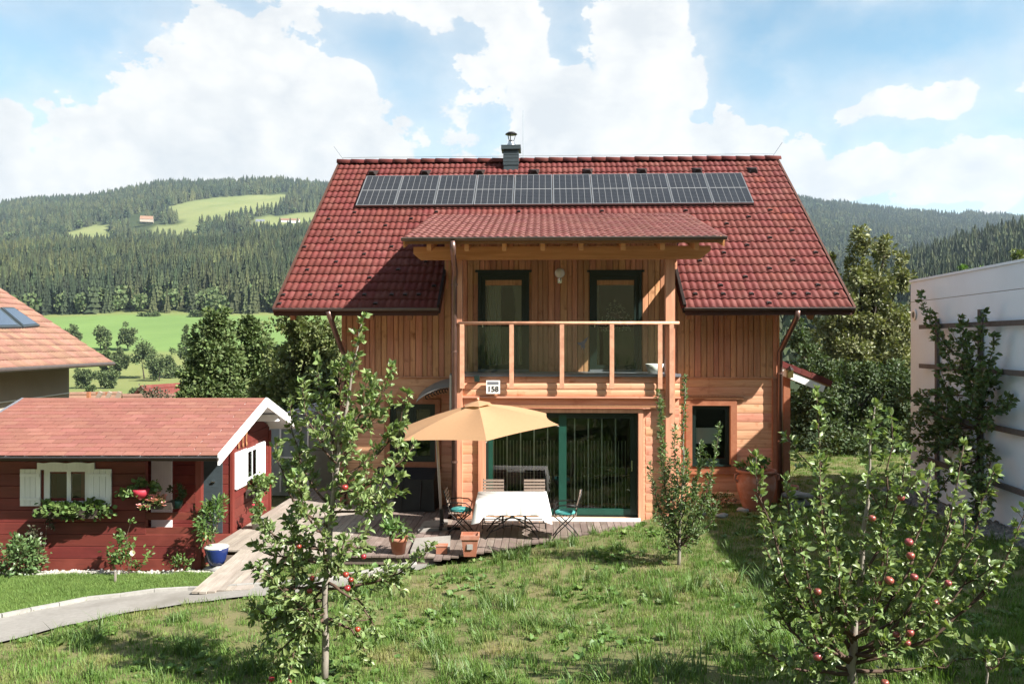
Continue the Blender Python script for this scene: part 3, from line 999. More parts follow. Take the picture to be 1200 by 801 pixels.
# roof vents above the panels
vb = MB(); vb.add([(-.11, 0, 0), (.11, 0, 0), (.05, .02, .12), (-.05, .02, .12), (-.15, .32, .01), (.15, .32, .01)], [(0, 1, 2, 3), (3, 2, 5, 4), (0, 3, 4), (1, 5, 2)])
vbm = vb.mesh('roof_vent'); vbm.materials.append(M['verge'])
for px in (436, 498, 562, 626, 689, 753, 818, 883):
    x, _ = H(px, 203, 22.3)
    M4 = RM.to_4x4(); M4.translation = Vector((x, 22.3, main_z(22.3))) + nrm * .04
    place('roof_vent', vbm, roof, M4)

# ---- balcony roof
proof = part('balcony_roof', MB(), M['soffit'], house)
mb = MB(); slab(mb, pxL + .04, pxR - .04, pyE + .02, pyT + .5, porch_z, .07, .05)
proof.data = mb.mesh('balcony_roof'); proof.data.materials.append(M['soffit'])
pc = 21; pw = (pxR - pxL) / pc; prow = 14; pl = PSL / prow
PV, PF = tile_mesh(pw * .995, pl)
PRM = Matrix(((1, 0, 0), (0, pslope.y, pnrm.y), (0, pslope.z, pnrm.z)))
L1 = []
for r in range(prow):
    for c in range(pc):
        L1.append(Vector((pxL + c * pw, pyE, pzE)) + pslope * (r * pl - .04) + pnrm * rnd.uniform(-.003, .003))
tv, tf = scatter(PV, PF, np.repeat(np.array(PRM)[None], len(L1), 0), np.array(L1))
part('balcony_roof_tiles', np_mesh('balcony_roof_tiles', tv, tf), M['porch_tile'], proof, kind='stuff')
for s, x in ((-1, pxL), (1, pxR)):
    v = MB(); v.beam((x - s * .02, pyE + .04, pzE - .10), (x - s * .02, pyT, porch_z(pyT) - .10), .04, .16, up=tuple(pnrm))
    part('verge_board', v, M['beam'], proof)
for i, px in enumerate((506, 549, 592, 636, 680, 728, 773, 812)):
    x, _ = H(px, 292, 16.7)
    v = MB(); v.beam((x, pyE + .12, porch_z(pyE + .12) - .20), (x, YW + .3, porch_z(YW + .3) - .20), .09, .16, up=tuple(pnrm))
    part('rafter', v, M['beam'], proof)
# front purlin with cut ends
bL, _ = H(485, 297, 16.85); bR, _ = H(832, 297, 16.85)
zb0, zb1 = H(650, 304, 16.85)[1], H(650, 289, 16.85)[1]
v = MB(); y0, y1 = 16.78, 16.94
pl_ = [(bL, y0, zb1), (bL, y0, zb0 + .12), (bL + .14, y0, zb0), (bR - .20, y0, zb0), (bR, y0, zb0 + .16), (bR, y0, zb1)]
v.prism(pl_, (0, y1 - y0, 0)); part('purlin', v, M['beam'], proof)
for s, x in ((1, xiL + .06), (-1, xiR - .06)):     # cheeks between the two roofs
    v = MB(); ya = YW
    v.prism([(x, ya, main_z(ya) - .3), (x, pyT, main_z(pyT) - .2), (x, pyT, porch_z(pyT) - .14), (x, ya, porch_z(ya) - .14)], (s * .05, 0, 0))
    part('cheek', v, M['larch'], proof)


def gutter(name, x0, x1, y, z, r=.052):
    mb = MB(); n = 7
    prof = [(y - r * math.cos(t), z - r * math.sin(t)) for t in np.linspace(0, math.pi, n)]
    v = [(x0, a, b) for a, b in prof] + [(x1, a, b) for a, b in prof]
    f = [(i, i + 1, n + i + 1, n + i) for i in range(n - 1)] + [tuple(range(n)), tuple(range(2 * n - 1, n - 1, -1))]
    mb.add(v, f)
    mb.tube([(x0, y - r, z), (x1, y - r, z)], .012, 6)
    return part(name, mb, M['gutter'], house)


gutter('gutter', xl - .02, xiL + .03, YE - .05, zE - .01)
gutter('gutter', xiR - .03, xr + .02, YE - .05, zE - .01)
gutter('gutter', pxL - .02, pxR + .02, pyE - .05, pzE - .01, .056)


def pipe(pts, brackets=()):
    mb = MB(); mb.tube(pts, .058, 12); o = part('downpipe', mb, M['pipe'], house, True)
    for z in brackets:
        b = MB(); p = pts[-1]; b.tube([(p[0], p[1], z - .02), (p[0], p[1], z + .02)], .07, 12); part('bracket', b, M['pipe'], o)
    return o


px_, _ = H(532.5, 400, YB - .11)
g_, _ = H(531, 286, pyE)
pipe([(g_, pyE - .05, pzE - .06), (g_, pyE - .03, pzE - .25), (px_ + .02, YB - .16, pzE - .62), (px_, YB - .11, pzE - .8), (px_, YB - .11, .02)], (4.9, 3.5, 2.3, 1.2))
lp, _ = H(403, 420, YW - .09); lg, _ = H(385, 366, YE)
pipe([(lg, YE - .05, zE - .06), (lg + .03, YE + .02, zE - .2), (lp - .04, YW - .22, zE - .85), (lp, YW - .09, zE - 1.0), (lp, YW - .09, .0)], (3.0, 1.5))
rp, _ = H(914, 420, YW - .09); rg, _ = H(934, 366, YE)
pipe([(rg, YE - .05, zE - .06), (rg, YE, zE - .2), (rp + .04, YW - .22, zE - .80), (rp, YW - .09, zE - .95), (rp, YW - .09, .0)], (3.0, 1.5))

# ---- chimney and lightning rods
cx_, _ = H(599, 185, yR - .25); ch = part('chimney', MB().box(cx_ - .2, cx_ + .2, yR - .42, yR + .02, zR - .35, zR + .27), M['slate'], house)
for k in range(4):
    part('cladding_row', MB().box(cx_ - .215, cx_ + .215, yR - .435, yR + .035, zR - .16 + k * .095, zR - .075 + k * .095), M['slate'], ch)
part('cover_slab', MB().box(cx_ - .27, cx_ + .27, yR - .49, yR + .09, zR + .272, zR + .37), M['slate'], ch)
part('cover_sheet', MB().box(cx_ - .275, cx_ + .275, yR - .495, yR + .095, zR + .372, zR + .385), M['steel'], ch)
part('flue_collar', MB().lathe((cx_, yR - .2, zR + .385), [(.16, 0), (.13, .06), (.085, .13), (.08, .18)], 16), M['steel'], ch, True)
cp = MB().lathe((cx_, yR - .2, zR + .74), [(.17, 0), (.165, .015), (.10, .06), (.02, .075)], 18)
part('rain_cap', cp, M['black'], ch, True)
for t in (0.3, 2.4, 4.5):
    part('strut', MB().beam((cx_ + .07 * math.cos(t), yR - .2 + .07 * math.sin(t), zR + .55), (cx_ + .13 * math.cos(t), yR - .2 + .13 * math.sin(t), zR + .745), .025, .012), M['black'], ch)
lr = MB(); lr.tube([(cx_ + .33, yR - .1, zR), (cx_ + .33, yR - .1, zR + 1.45)], .007, 5); part('lightning_rod', lr, M['steel'], house)
lr = MB(); lr.tube([(xl + .12, yR, zR + .12), (xl - .16, yR, zR + .5)], .006, 5); part('lightning_rod', lr, M['steel'], house)
lr = MB(); lr.tube([(xr - .12, yR, zR + .12), (xr + .14, yR, zR + .5)], .006, 5); part('lightning_rod', lr, M['steel'], house)
lr = MB(); lr.tube([(xl + .1 + i * (xr - xl - .2) / 12, yR - .02, zR + .17 + .006 * (i % 2)) for i in range(13)], .006, 5)
part('lightning_wire', lr, M['steel'], house)

# ---- openings (house frame)
def opening(px0, px1, py0, py1, y):
    x0, z1 = H(px0, py0, y); x1, z0 = H(px1, py1, y)
    return x0, x1, z0, z1


D1 = opening(560, 620, 319, 436, YW); D1 = (D1[0], D1[1], zB, D1[3])
D2 = opening(691, 752, 319, 436, YW); D2 = (D2[0], D2[1], zB, D2[3])
WL = opening(457, 510, 473, 541, YW)
WR = opening(811, 856, 475, 546, YW)
PD = opening(569, 748, 483, 604, YB); PD = (PD[0], PD[1], .03, PD[3])


def cut_wall(mb, x0, x1, z0, z1, y0, y1, holes):
    xs = sorted({x0, x1, *[min(max(h[i], x0), x1) for h in holes for i in (0, 1)]})
    zs = sorted({z0, z1, *[min(max(h[i], z0), z1) for h in holes for i in (2, 3)]})
    for a, b in zip(xs, xs[1:]):
        for c, d in zip(zs, zs[1:]):
            mx, mz = (a + b) / 2, (c + d) / 2
            if b - a < 1e-5 or d - c < 1e-5 or any(h[0] < mx < h[1] and h[2] < mz < h[3] for h in holes):
                continue
            mb.box(a, b, y0, y1, c, d)


walls = part('wall', MB(), M['under'], house)
mb = MB()
zt = main_z(YW) - .20
cut_wall(mb, wxL + .03, wxR - .03, -.3, zt, YW + .035, YW + .2, [D1, D2, WL, WR, (bxL + .2, bxR - .2, .02, zB - .3)])
mb.box(xiL + .05, xiR - .05, YW + .036, YW + .18, zt - .02, porch_z(YW) - .16)
yk = 2 * yR - YW
mb.box(wxL, wxL + .15, YW + .03, yk, -.3, zE + .3); mb.box(wxR - .15, wxR, YW + .03, yk, -.3, zE + .3)
mb.box(wxL, wxR, yk - .15, yk, -.3, zt)
for x in (wxL, wxR - .15):    # gable ends
    mb.prism([(x, YW + .05, zE + .29), (x, yk - .05, zE + .29), (x, yk - .05, zt - .1), (x, yR, zR - .25), (x, YW + .05, zt - .1)], (.15, 0, 0))
walls.data = mb.mesh('wall'); walls.data.materials.append(M['larch'])

bay = part('bay', MB(), M['larch_h'], house)
mb = MB()
cut_wall(mb, bxL + .02, bxR - .02, -.3, zB - .06, YB + .03, YB + .16, [PD])
mb.box(bxL + .02, bxL + .14, YB + .16, YW + .03, -.3, zB - .06); mb.box(bxR - .14, bxR - .02, YB + .16, YW + .03, -.3, zB - .06)
bay.data = mb.mesh('bay'); bay.data.materials.append(M['larch_h'])


def minus(a, b, cuts):
    segs = [(a, b)]
    for c, d in cuts:
        segs = [q for s, e in segs for q in ((s, min(e, c)), (max(s, d), e)) if q[1] - q[0] > .02]
    return segs


def vboard(x0, x1, z0, z1, y, parent, m):
    g = .006; t = .024
    v = MB()
    pr = [(x0 + g, y + t), (x0 + g, y + .010), (x0 + g + .010, y), (x1 - g - .010, y), (x1 - g, y + .010), (x1 - g, y + t)]
    b = [(a, c, z0) for a, c in pr]; tp = [(a, c, z1) for a, c in pr]; n = 6
    v.add(b + tp, [(i, i + 1, i + 1 + n, i + n) for i in range(n - 1)] + [tuple(range(n - 1, -1, -1)), tuple(range(n, 2 * n))])
    part('cladding_board', v, m, parent)


def hboard(x0, x1, z0, z1, y, parent, m, bulge=.006):
    n = 7; v = MB(); h = z1 - z0
    pr = [(y + .03, z0 + .004)]
    for i in range(n):
        t = i / (n - 1)
        pr.append((y + .016 - bulge * math.sin(math.pi * t) ** .6 + .012, z0 + .005 + (h - .009) * t))
    pr.append((y + .03, z1 - .006))
    k = len(pr)
    a = [(x0, p, q) for p, q in pr]; b = [(x1, p, q) for p, q in pr]
    v.add(a + b, [(i, i + k, i + 1 + k, i + 1) for i in range(k - 1)] + [tuple(range(k)), tuple(range(2 * k - 1, k - 1, -1))])
    part('log_board', v, m, parent)


# upright boards of the upper storey, widths alternate
x = wxL
alt = [.118, .146, .128, .155, .112]
i = 0
while x < wxR - .03:
    w = min(alt[i % 5], wxR - x); i += 1
    mid = x + w / 2
    top = porch_z(YW) - .15 if xiL + .02 < mid < xiR - .02 else zt
    for s, e in minus(zV, top, [(d[2] - .05, d[3] + .05) for d in (D1, D2) if d[0] - .05 < mid < d[1] + .05]):
        vboard(x, x + w, s, e, YW + rnd.uniform(-.004, .004), walls, M['larch'])
    x += w
part('drip_board', MB().box(wxL - .01, bxL, YW - .03, YW + .03, zV - .028, zV - .004), M['larch_h'], walls)
part('drip_board', MB().box(bxR, wxR + .01, YW - .03, YW + .03, zV - .028, zV - .004), M['larch_h'], walls)
# rounded boards of the lower storey
CAS = .14
for x0, x1, win in ((wxL, bxL + .02, WL), (bxR - .02, wxR, WR)):
    z = -.05; nb = 15; hh = (zV - .03 + .05) / nb
    for k in range(nb):
        z0 = z + k * hh
        for s, e in minus(x0, x1, [(win[0] - CAS, win[1] + CAS)] if win[2] - CAS < z0 + hh / 2 < win[3] + CAS else []):
            hboard(s, e, z0, z0 + hh, YW, walls, M['larch_h'])
# bay boards, parapet proud of them
zL = H(650, 466, YB)[1]
nb = 13; hh = (zL + .05) / nb
for k in range(nb):
    z0 = -.05 + k * hh
    for s, e in minus(bxL, bxR, [(PD[0] - .16, PD[1] + .16)] if z0 + hh / 2 < PD[3] + .12 else []):
        hboard(s, e, z0, z0 + hh, YB, bay, M['larch_h'])
part('ledge_board', MB().box(bxL - .02, bxR + .02, YB - .075, YB + .02, zL, zL + .035), M['larch_h'], bay)
nb = 3; hh = (zB - .05 - zL - .035) / nb
for k in range(nb):
    hboard(bxL - .01, bxR + .01, zL + .035 + k * hh, zL + .035 + (k + 1) * hh, YB - .05, bay, M['larch_h'], .011)

# ---- balcony
bal = part('balcony', MB().box(bxL, bxR, YB - .03, YW + .03, zB - .055, zB), M['bandgrey'], house)
part('edge_strip', MB().box(bxL - .02, bxR + .02, YB - .095, YB - .03, zB - .05, zB + .012), M['bandgrey'], bal)
yP = YB - .14
zT = H(650, 378.5, yP)[1]
hr = MB(); hr.tube([(H(537, 378, yP)[0], yP, zT), (H(796, 378, yP)[0], yP, zT)], .034, 12); part('handrail', hr, M['railwood'], bal, True)
posts = [541.5, 599.5, 658.5, 717, 773.5, 787]
pz0 = H(650, 455, yP)[1]
for i, px in enumerate(posts):
    x, _ = H(px, 400, yP)
    v = MB(); v.box(x - .045, x + .045, yP - .025, yP + .035, pz0 + (0 if i < 5 else -.5), zT - .02); part('baluster_post', v, M['railwood'], bal)
xsP = [H(p, 400, yP)[0] for p in posts]
for a, b in zip(xsP[:5], xsP[1:6]):
    if b - a < .4:
        continue
    part('glass_pane', MB().add([(a + .05, yP + .008, zB + .02), (b - .05, yP + .008, zB + .02), (b - .05, yP + .008, zT - .06), (a + .05, yP + .008, zT - .06)], [(0, 1, 2, 3)]), M['rail_glass'], bal)
# bird sticker on the glass
bx0, bz0 = H(683, 404, yP)
sw = [(-.16, .06), (-.05, .07), (0, .10), (.06, .16), (.15, .22), (.10, .10), (.05, .02), (.06, -.05), (.03, -.14), (-.01, -.06), (-.04, -.13), (-.05, -.02), (-.10, 0)]
v = MB(); v.add([(bx0 + a * .8, yP + .002, bz0 + b * .8) for a, b in sw], [tuple(range(len(sw) - 1, -1, -1))]); part('bird_sticker', v, M['ink'], bal)
# white basin behind the glass
xb, zb = H(767, 434, YB + .5)
part('plant_bowl', MB().lathe((xb, YB + .5, zB), [(.13, 0), (.2, .2), (.19, .2), (.12, .02)], 16), M['white'], bal, True)
# corner posts
pR, _ = H(784.5, 400, YB + .02); pL_, _ = H(537, 400, YB + .02)
for x in (pR, pL_):
    v = MB(); v.box(x - .095, x + .095, YB - .11, YB + .08, -.1, zb0 + .02); part('corner_post', v, M['post'], house)
for x in (wxL + .05, H(908, 500, YW)[0]):
    v = MB(); v.box(x - .06, x + .06, YW - .06, YW + .06, -.1, zV - .03); part('corner_board', v, M['trim'], house)
# white strips at the bay edges
v = MB(); x, _ = H(528, 450, YB - .08); v.box(x - .02, x + .02, YB - .10, YB - .02, 1.9, zB - .02); part('edge_trim', v, M['curtain'], house)


# ---- doors and windows
def casing(name, o, y, w, m, parent, sill=True, proud=.03):
    x0, x1, z0, z1 = o
    for n, b in (('casing_board', (x0 - w, x0, z0 - (w if sill else 0), z1)), ('casing_board', (x1, x1 + w, z0 - (w if sill else 0), z1)), ('casing_board', (x0 - w, x1 + w, z1 + .001, z1 + w))):
        part(n, MB().box(b[0], b[1], y - proud, y + .03, b[2], b[3]), m, parent)
    if sill:
        part('sill_board', MB().box(x0 - w - .03, x1 + w + .03, y - proud - .05, y + .03, z0 - w - .03, z0 - w - .001), m, parent)
        part('casing_board', MB().box(x0, x1, y - proud + .002, y + .03, z0 - w + .001, z0 - .001), m, parent)


def sash(name, x0, x1, z0, z1, y, w, m, parent, glass='glass', bottom=None):
    o = part(name, MB(), m, parent)
    mb = MB(); b = bottom or w
    mb.box(x0, x0 + w, y, y + .07, z0, z1); mb.box(x1 - w, x1, y, y + .07, z0, z1)
    mb.box(x0 + w, x1 - w, y, y + .07, z1 - w, z1); mb.box(x0 + w, x1 - w, y, y + .07, z0, z0 + b)
    o.data = mb.mesh(name); o.data.materials.append(m)
    part('pane', MB().add([(x0 + w, y + .03, z0 + b), (x1 - w, y + .03, z0 + b), (x1 - w, y + .03, z1 - w), (x0 + w, y + .03, z1 - w)], [(0, 1, 2, 3)]), M[glass], o)
    return o


def curtain(x0, x1, z0, z1, y, m, parent, pinch=0.0, waves=6):
    n = 40; mb = MB(); v = []
    for j in range(9):
        t = j / 8
        for i in range(n + 1):
            s = i / n
            k = 1 - pinch * math.sin(math.pi * min(1, (1 - t) * 1.4))
            v.append((x0 + (x1 - x0) * s * k, y + .03 * math.sin(s * waves * 6.28 + .5 * t), z0 + (z1 - z0) * t))
    mb.add(v, [(j * (n + 1) + i, j * (n + 1) + i + 1, (j + 1) * (n + 1) + i + 1, (j + 1) * (n + 1) + i) for j in range(8) for i in range(n)])
    return part('curtain', mb, m, parent, True)


for d, cur in ((D1, True), (D2, False)):
    o = part('balcony_door', MB().box(d[0] - .06, d[1] + .06, YW - .035, YW + .02, d[3] + .001, d[3] + .05), M['dgreen'], house)
    part('frame', MB().box(d[0], d[0] + .07, YW - .02, YW + .1, d[2], d[3]).box(d[1] - .07, d[1], YW - .02, YW + .1, d[2], d[3]).box(d[0] + .07, d[1] - .07, YW - .02, YW + .1, d[3] - .08, d[3]), M['dgreen'], o)
    sash('sash', d[0] + .072, d[1] - .072, d[2] + .05, d[3] - .082, YW + .01, .095, M['dgreen'], o)
    part('threshold', MB().box(d[0], d[1], YW - .04, YW + .1, d[2] + .002, d[2] + .048), M['bandgrey'], o)
    part('handle', MB().box(d[0] + .10, d[0] + .125, YW - .05, YW + .01, d[2] + 1.0, d[2] + 1.14), M['steel'], o)
    if cur:
        curtain(d[0] + .2, d[0] + .52, d[2] + .1, d[3] - .1, YW + .22, M['curtain'], o)
        curtain(d[1] - .18, d[1] - .45, d[2] + .1, d[3] - .1, YW + .22, M['curtain'], o, .5)
    else:
        curtain(d[0] + .16, d[0] + .24, d[2] + .1, d[3] - .1, YW + .25, M['curtain'], o, .2, 2)
        # pale flecks imitating the reflected trees in the right-hand door's glass
        lv = MB(); g = random.Random(5)
        for k in range(260):
            a, b = g.random(), g.random()
            if b > .2 + .75 * math.exp(-((a - .5) / .42) ** 2) or b < .03:
                continue
            xx = d[0] + .2 + a * (d[1] - d[0] - .4); z_ = d[2] + .88 + b * .78
            lv.box(xx, xx + .025, YW + .165, YW + .17, z_, z_ + .02)
        part('reflection_flecks', lv, M['curtain'], o)

o = part('window', MB(), M['green'], house); mb = MB()
mb.box(WR[0], WR[0] + .04, YW + .08, YW + .18, WR[2], WR[3]).box(WR[1] - .04, WR[1], YW + .08, YW + .18, WR[2], WR[3]).box(WR[0] + .04, WR[1] - .04, YW + .08, YW + .18, WR[3] - .04, WR[3]).box(WR[0] + .04, WR[1] - .04, YW + .08, YW + .18, WR[2], WR[2] + .04)
o.data = mb.mesh('window'); o.data.materials.append(M['dgreen'])
casing('casing', WR, YW, CAS, M['trim'], o)
part('ornament_board', MB().box(WR[0] - .2, WR[1] + .28, YW - .05, YW - .002, WR[3] + CAS + .004, WR[3] + CAS + .06), M['soffit'], o)
sash('sash', WR[0] + .042, WR[1] - .042, WR[2] + .042, WR[3] - .042, YW + .09, .055, M['dgreen'], o, bottom=.11)
sx = H(833, 510, YW); part('paper_blind', MB().box(WR[0] + .12, WR[1] - .2, YW + .20, YW + .21, WR[2] + .48, WR[2] + .84), M['white'], o)
part('drip_sill', MB().box(WR[0], WR[1], YW - .06, YW + .04, WR[2] - .001, WR[2] + .03), M['dgreen'], o)

o = part('window', MB(), M['dgreen'], house); mb = MB()
mb.box(WL[0], WL[0] + .05, YW + .02, YW + .12, WL[2], WL[3]).box(WL[1] - .05, WL[1], YW + .02, YW + .12, WL[2], WL[3]).box(WL[0] + .05, WL[1] - .05, YW + .02, YW + .12, WL[3] - .05, WL[3]).box(WL[0] + .05, WL[1] - .05, YW + .02, YW + .12, WL[2], WL[2] + .05)
o.data = mb.mesh('window'); o.data.materials.append(M['dgreen'])
casing('casing', WL, YW, CAS * .8, M['trim'], o)
wm = (WL[0] + WL[1]) / 2
sash('sash', WL[0] + .052, wm - .002, WL[2] + .052, WL[3] - .052, YW + .04, .075, M['dgreen'], o)
sash('sash', wm + .002, WL[1] - .052, WL[2] + .052, WL[3] - .052, YW + .04, .075, M['dgreen'], o)

# sliding terrace door, set back in its reveal; the reveal's shade is put into its dark frame
o = part('terrace_door', MB(), M['dgreen'], house); mb = MB()
x0, x1, z0, z1 = PD
yd = YB + .10
mb.box(x0, x0 + .05, yd, yd + .16, z0, z1).box(x1 - .05, x1, yd, yd + .16, z0, z1).box(x0 + .05, x1 - .05, yd, yd + .16, z1 - .06, z1).box(x0 + .05, x1 - .05, yd, yd + .16, z0, z0 + .04)
o.data = mb.mesh('terrace_door'); o.data.materials.append(M['dgreen'])
for a, b in ((x0 - .15, x0), (x1, x1 + .10)):
    part('casing_board', MB().box(a, b, YB - .045, yd + .06, -.02, z1 + .09), M['post'], o)
part('casing_board', MB().box(x0, x1, YB - .043, yd + .06, z1 + .001, z1 + .09), M['post'], o)
part('hood_board', MB().box(x0 - .25, x1 + .35, YB - .11, YB - .012, z1 + .115, z1 + .155), M['soffit'], o)
xm, _ = H(655, 540, YB)
xm2, _ = H(664, 540, YB)


def door_sash(name, a, b, y, wl, wr, wt, wb):
    q = part(name, MB().box(a, a + wl, y, y + .06, z0 + .042, z1 - .062), M['green'], o)
    part('stile', MB().box(b - wr, b, y, y + .06, z0 + .042, z1 - .062), M['dgreen'], q)  # stile and top rail darker green: shade of the reveal in the colour
    part('top_rail', MB().box(a + wl, b - wr, y, y + .06, z1 - .062 - wt, z1 - .062), M['dgreen'], q)
    part('bottom_rail', MB().box(a + wl, b - wr, y, y + .06, z0 + .042, z0 + .042 + wb), M['green'], q)
    part('pane', MB().add([(a + wl, y + .03, z0 + .042 + wb), (b - wr, y + .03, z0 + .042 + wb), (b - wr, y + .03, z1 - .062 - wt), (a + wl, y + .03, z1 - .062 - wt)], [(0, 1, 2, 3)]), M['glass'], q)


door_sash('fixed_sash', x0 + .052, xm2 - .01, yd + .075, .09, .06, .06, .10)
door_sash('sliding_sash', xm, x1 - .052, yd + .01, xm2 - xm, .10, .07, .13)
part('threshold', MB().box(x0 - .02, x1 + .03, YB - .20, YB - .046, .0, .045), M['white'], o)
part('handle', MB().box(x1 - .14, x1 - .115, yd - .04, yd + .008, 1.0, 1.22), M['steel'], o)
g = random.Random(3)
k = x0 + .14
n = 0
while k < x1 - .2:      # string curtain behind the glass
    wd = .024 if n % 4 == 0 else .010
    if not (xm - .05 < k < xm2 + .05):
        part('string', MB().box(k, k + wd, YB + .27 + g.uniform(0, .03), YB + .28 + g.uniform(.03, .04), z0 + .05, z1 - (.12 if n % 4 == 0 else .62)), M['white'] if n % 4 == 0 else M['curtain'], o)
    k += .072; n += 1

# ---- rooms behind the openings
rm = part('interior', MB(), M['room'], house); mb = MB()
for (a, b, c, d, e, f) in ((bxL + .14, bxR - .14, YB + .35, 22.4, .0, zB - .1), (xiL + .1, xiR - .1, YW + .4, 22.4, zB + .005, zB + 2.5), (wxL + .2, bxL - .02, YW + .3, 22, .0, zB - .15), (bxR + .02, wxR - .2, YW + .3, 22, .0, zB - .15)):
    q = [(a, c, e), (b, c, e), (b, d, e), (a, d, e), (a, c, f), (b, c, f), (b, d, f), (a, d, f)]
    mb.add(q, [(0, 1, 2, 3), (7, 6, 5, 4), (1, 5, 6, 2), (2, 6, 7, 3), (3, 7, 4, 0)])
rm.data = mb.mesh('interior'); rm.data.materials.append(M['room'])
tb = part('dining_table', MB().box(.9, 2.3, 18.2, 19.2, .70, .75), M['roomfloor'], house)
for (a, b) in ((.95, 18.25), (2.22, 18.25), (.95, 19.1), (2.22, 19.1)):
    part('leg', MB().box(a, a + .06, b, b + .06, .02, .7), M['roomfloor'], tb)
part('fruit_bowl', MB().lathe((1.5, 18.5, .75), [(.08, 0), (.18, .1), (.17, .1), (.06, .02)], 14), M['brass'], tb, True)

# ---- wall lamp, number plate, floodlight, canopy
lx, lz = H(656, 320, YW - .12)
lo = part('wall_lamp', MB().ball((lx, YW - .13, lz), .115, 16, 10), M['lampglass'], house, True)
part('bracket', MB().tube([(lx, YW - .01, lz - .17), (lx, YW - .10, lz - .17), (lx, YW - .13, lz - .1)], .018, 8), M['steel'], lo)
part('wall_plate', MB().box(lx - .045, lx + .045, YW - .02, YW + .003, lz - .22, lz - .12), M['steel'], lo)
nx0, nz1 = H(570, 445.5, YB - .10); nx1, nz0 = H(586, 461, YB - .10)
npl = part('house_number_plate', MB().box(nx0, nx1, YB - .15, YB - .09, nz0, nz1), M['numberplate'], house)
part('solar_strip', MB().box(nx0 + .025, nx1 - .025, YB - .154, YB - .151, nz1 - .085, nz1 - .025), M['bandgrey'], npl)
cu = bpy.data.curves.new('number', 'FONT'); cu.body = '158'; cu.size = .158; cu.align_x = 'CENTER'; cu.extrude = .002; cu.offset = .0035
tmp = bpy.data.objects.new('tmp', cu); COL.objects.link(tmp)
bpy.context.view_layer.update()
tme2 = bpy.data.meshes.new_from_object(tmp.evaluated_get(bpy.context.evaluated_depsgraph_get()))
bpy.data.objects.remove(tmp)
tme2.materials.clear(); tme2.materials.append(M['ink'])
tme2.transform(Matrix.Translation(((nx0 + nx1) / 2, YB - .154, nz0 + .045)) @ Matrix.Rotation(math.pi / 2, 4, 'X'))
part('number_158', tme2, M['ink'], npl)
fx, fz = H(559, 442, YB - .12)
fl = part('floodlight', MB().box(fx - .05, fx + .05, YB - .18, YB - .04, fz - .09, fz + .03), M['dgreen'], house)
ax0, az0 = H(488, 471, YW - .6); ax1, az1 = H(527, 453, YW - .6)
mb = MB(); n = 12; v = []
for i in range(n + 1):
    t = i / n
    xx = ax0 + (ax1 - ax0) * t * 1.02; zzv = az0 + (az1 - az0) * math.sin(t * math.pi / 2) ** .8
    v += [(xx, YW - .7, zzv), (xx, YW - .02, zzv + .16), (xx, YW - .7, zzv - .012), (xx, YW - .02, zzv + .148)]
mb.add(v, [(4 * i, 4 * i + 4, 4 * i + 5, 4 * i + 1) for i in range(n)] + [(4 * i + 2, 4 * i + 3, 4 * i + 7, 4 * i + 6) for i in range(n)] + [(4 * i, 4 * i + 2, 4 * i + 6, 4 * i + 4) for i in range(n)])
aw = part('door_canopy', mb, M['awning'], house, True)
for i in range(4, 12):
    t = i / n; xx = ax0 + (ax1 - ax0) * t; zzv = az0 + (az1 - az0) * math.sin(t * math.pi / 2) ** .8
    part('scroll', MB().tube([(xx + .035 * math.cos(a), YW - .68, zzv - .075 + .045 * math.sin(a)) for a in np.linspace(0, 5.2, 9)], .013, 5), M['black'], aw)

# ---- lean-to at the right side
yL = YW + .3
lx0, lz0 = H(916, 424, yL); lx1, lz1 = H(975, 447, yL)
lean = part('side_canopy', MB(), M['soffit'], house)
mb = MB(); mb.prism([(lx0, yL + .05, lz0 - .12), (lx1, yL + .05, lz1 - .12), (lx1, yL + .05, lz1 - .06), (lx0, yL + .05, lz0 - .06)], (0, 4.0, 0))
lean.data = mb.mesh('side_canopy'); lean.data.materials.append(M['soffit'])
dv = Vector((lx1 - lx0, 0, lz1 - lz0)); dn = Vector((-dv.z, 0, dv.x)).normalized()
for i in range(5):
    a = Vector((lx0, 0, lz0)) + dv * (i / 5); b = Vector((lx0, 0, lz0)) + dv * ((i + 1) / 5 + .015)
    up = dn * (.035 - .0); lowr = dn * -.10
    for j in range(8):
        y0, y1 = yL + j * .5, yL + j * .5 + .49
        pl = [(a.x, y0, a.z), (b.x, y0, b.z)]
        v = MB(); q = [a + lowr * (1 if j == 0 else .2), b + lowr * (1 if j == 0 else .2), b + up * .3, a + up]
        v.prism([(p.x, y0, p.z) for p in q], (0, y1 - y0, 0)); part('canopy_tile', v, M['tile'], lean)
bb0, bb1 = Vector((lx0, 0, lz0)) - dn * .16, Vector((lx1 - .1, 0, lz1)) - dn * .16
v = MB(); v.prism([(p.x, yL + .02, p.z) for p in (bb0 - dn * .12, bb1 - dn * .10, bb1 + dn * .05, bb0 + dn * .05)], (0, .03, 0)); part('barge_board', v, M['white'], lean)
pxx, _ = H(921.5, 500, yL + .15)
part('post', MB().box(pxx - .075, pxx + .075, yL + .1, yL + .25, -.05, lz0 - .30), M['trim'], lean)
part('plate_beam', MB().beam((pxx, yL + .12, lz0 - .36), (pxx, yL + 4, lz0 - .36), .12, .14), M['trim'], lean)
gx, gz_ = H(925, 437, yL)
ln_ = part('lantern', MB().box(gx - .06, gx + .06, yL - .10, yL + .02, gz_ - .1, gz_ + .07), M['brass'], lean)
part('lantern_roof', MB().lathe((gx, yL - .04, gz_ + .072), [(.1, 0), (.03, .07), (.02, .09)], 4), M['verge'], ln_)

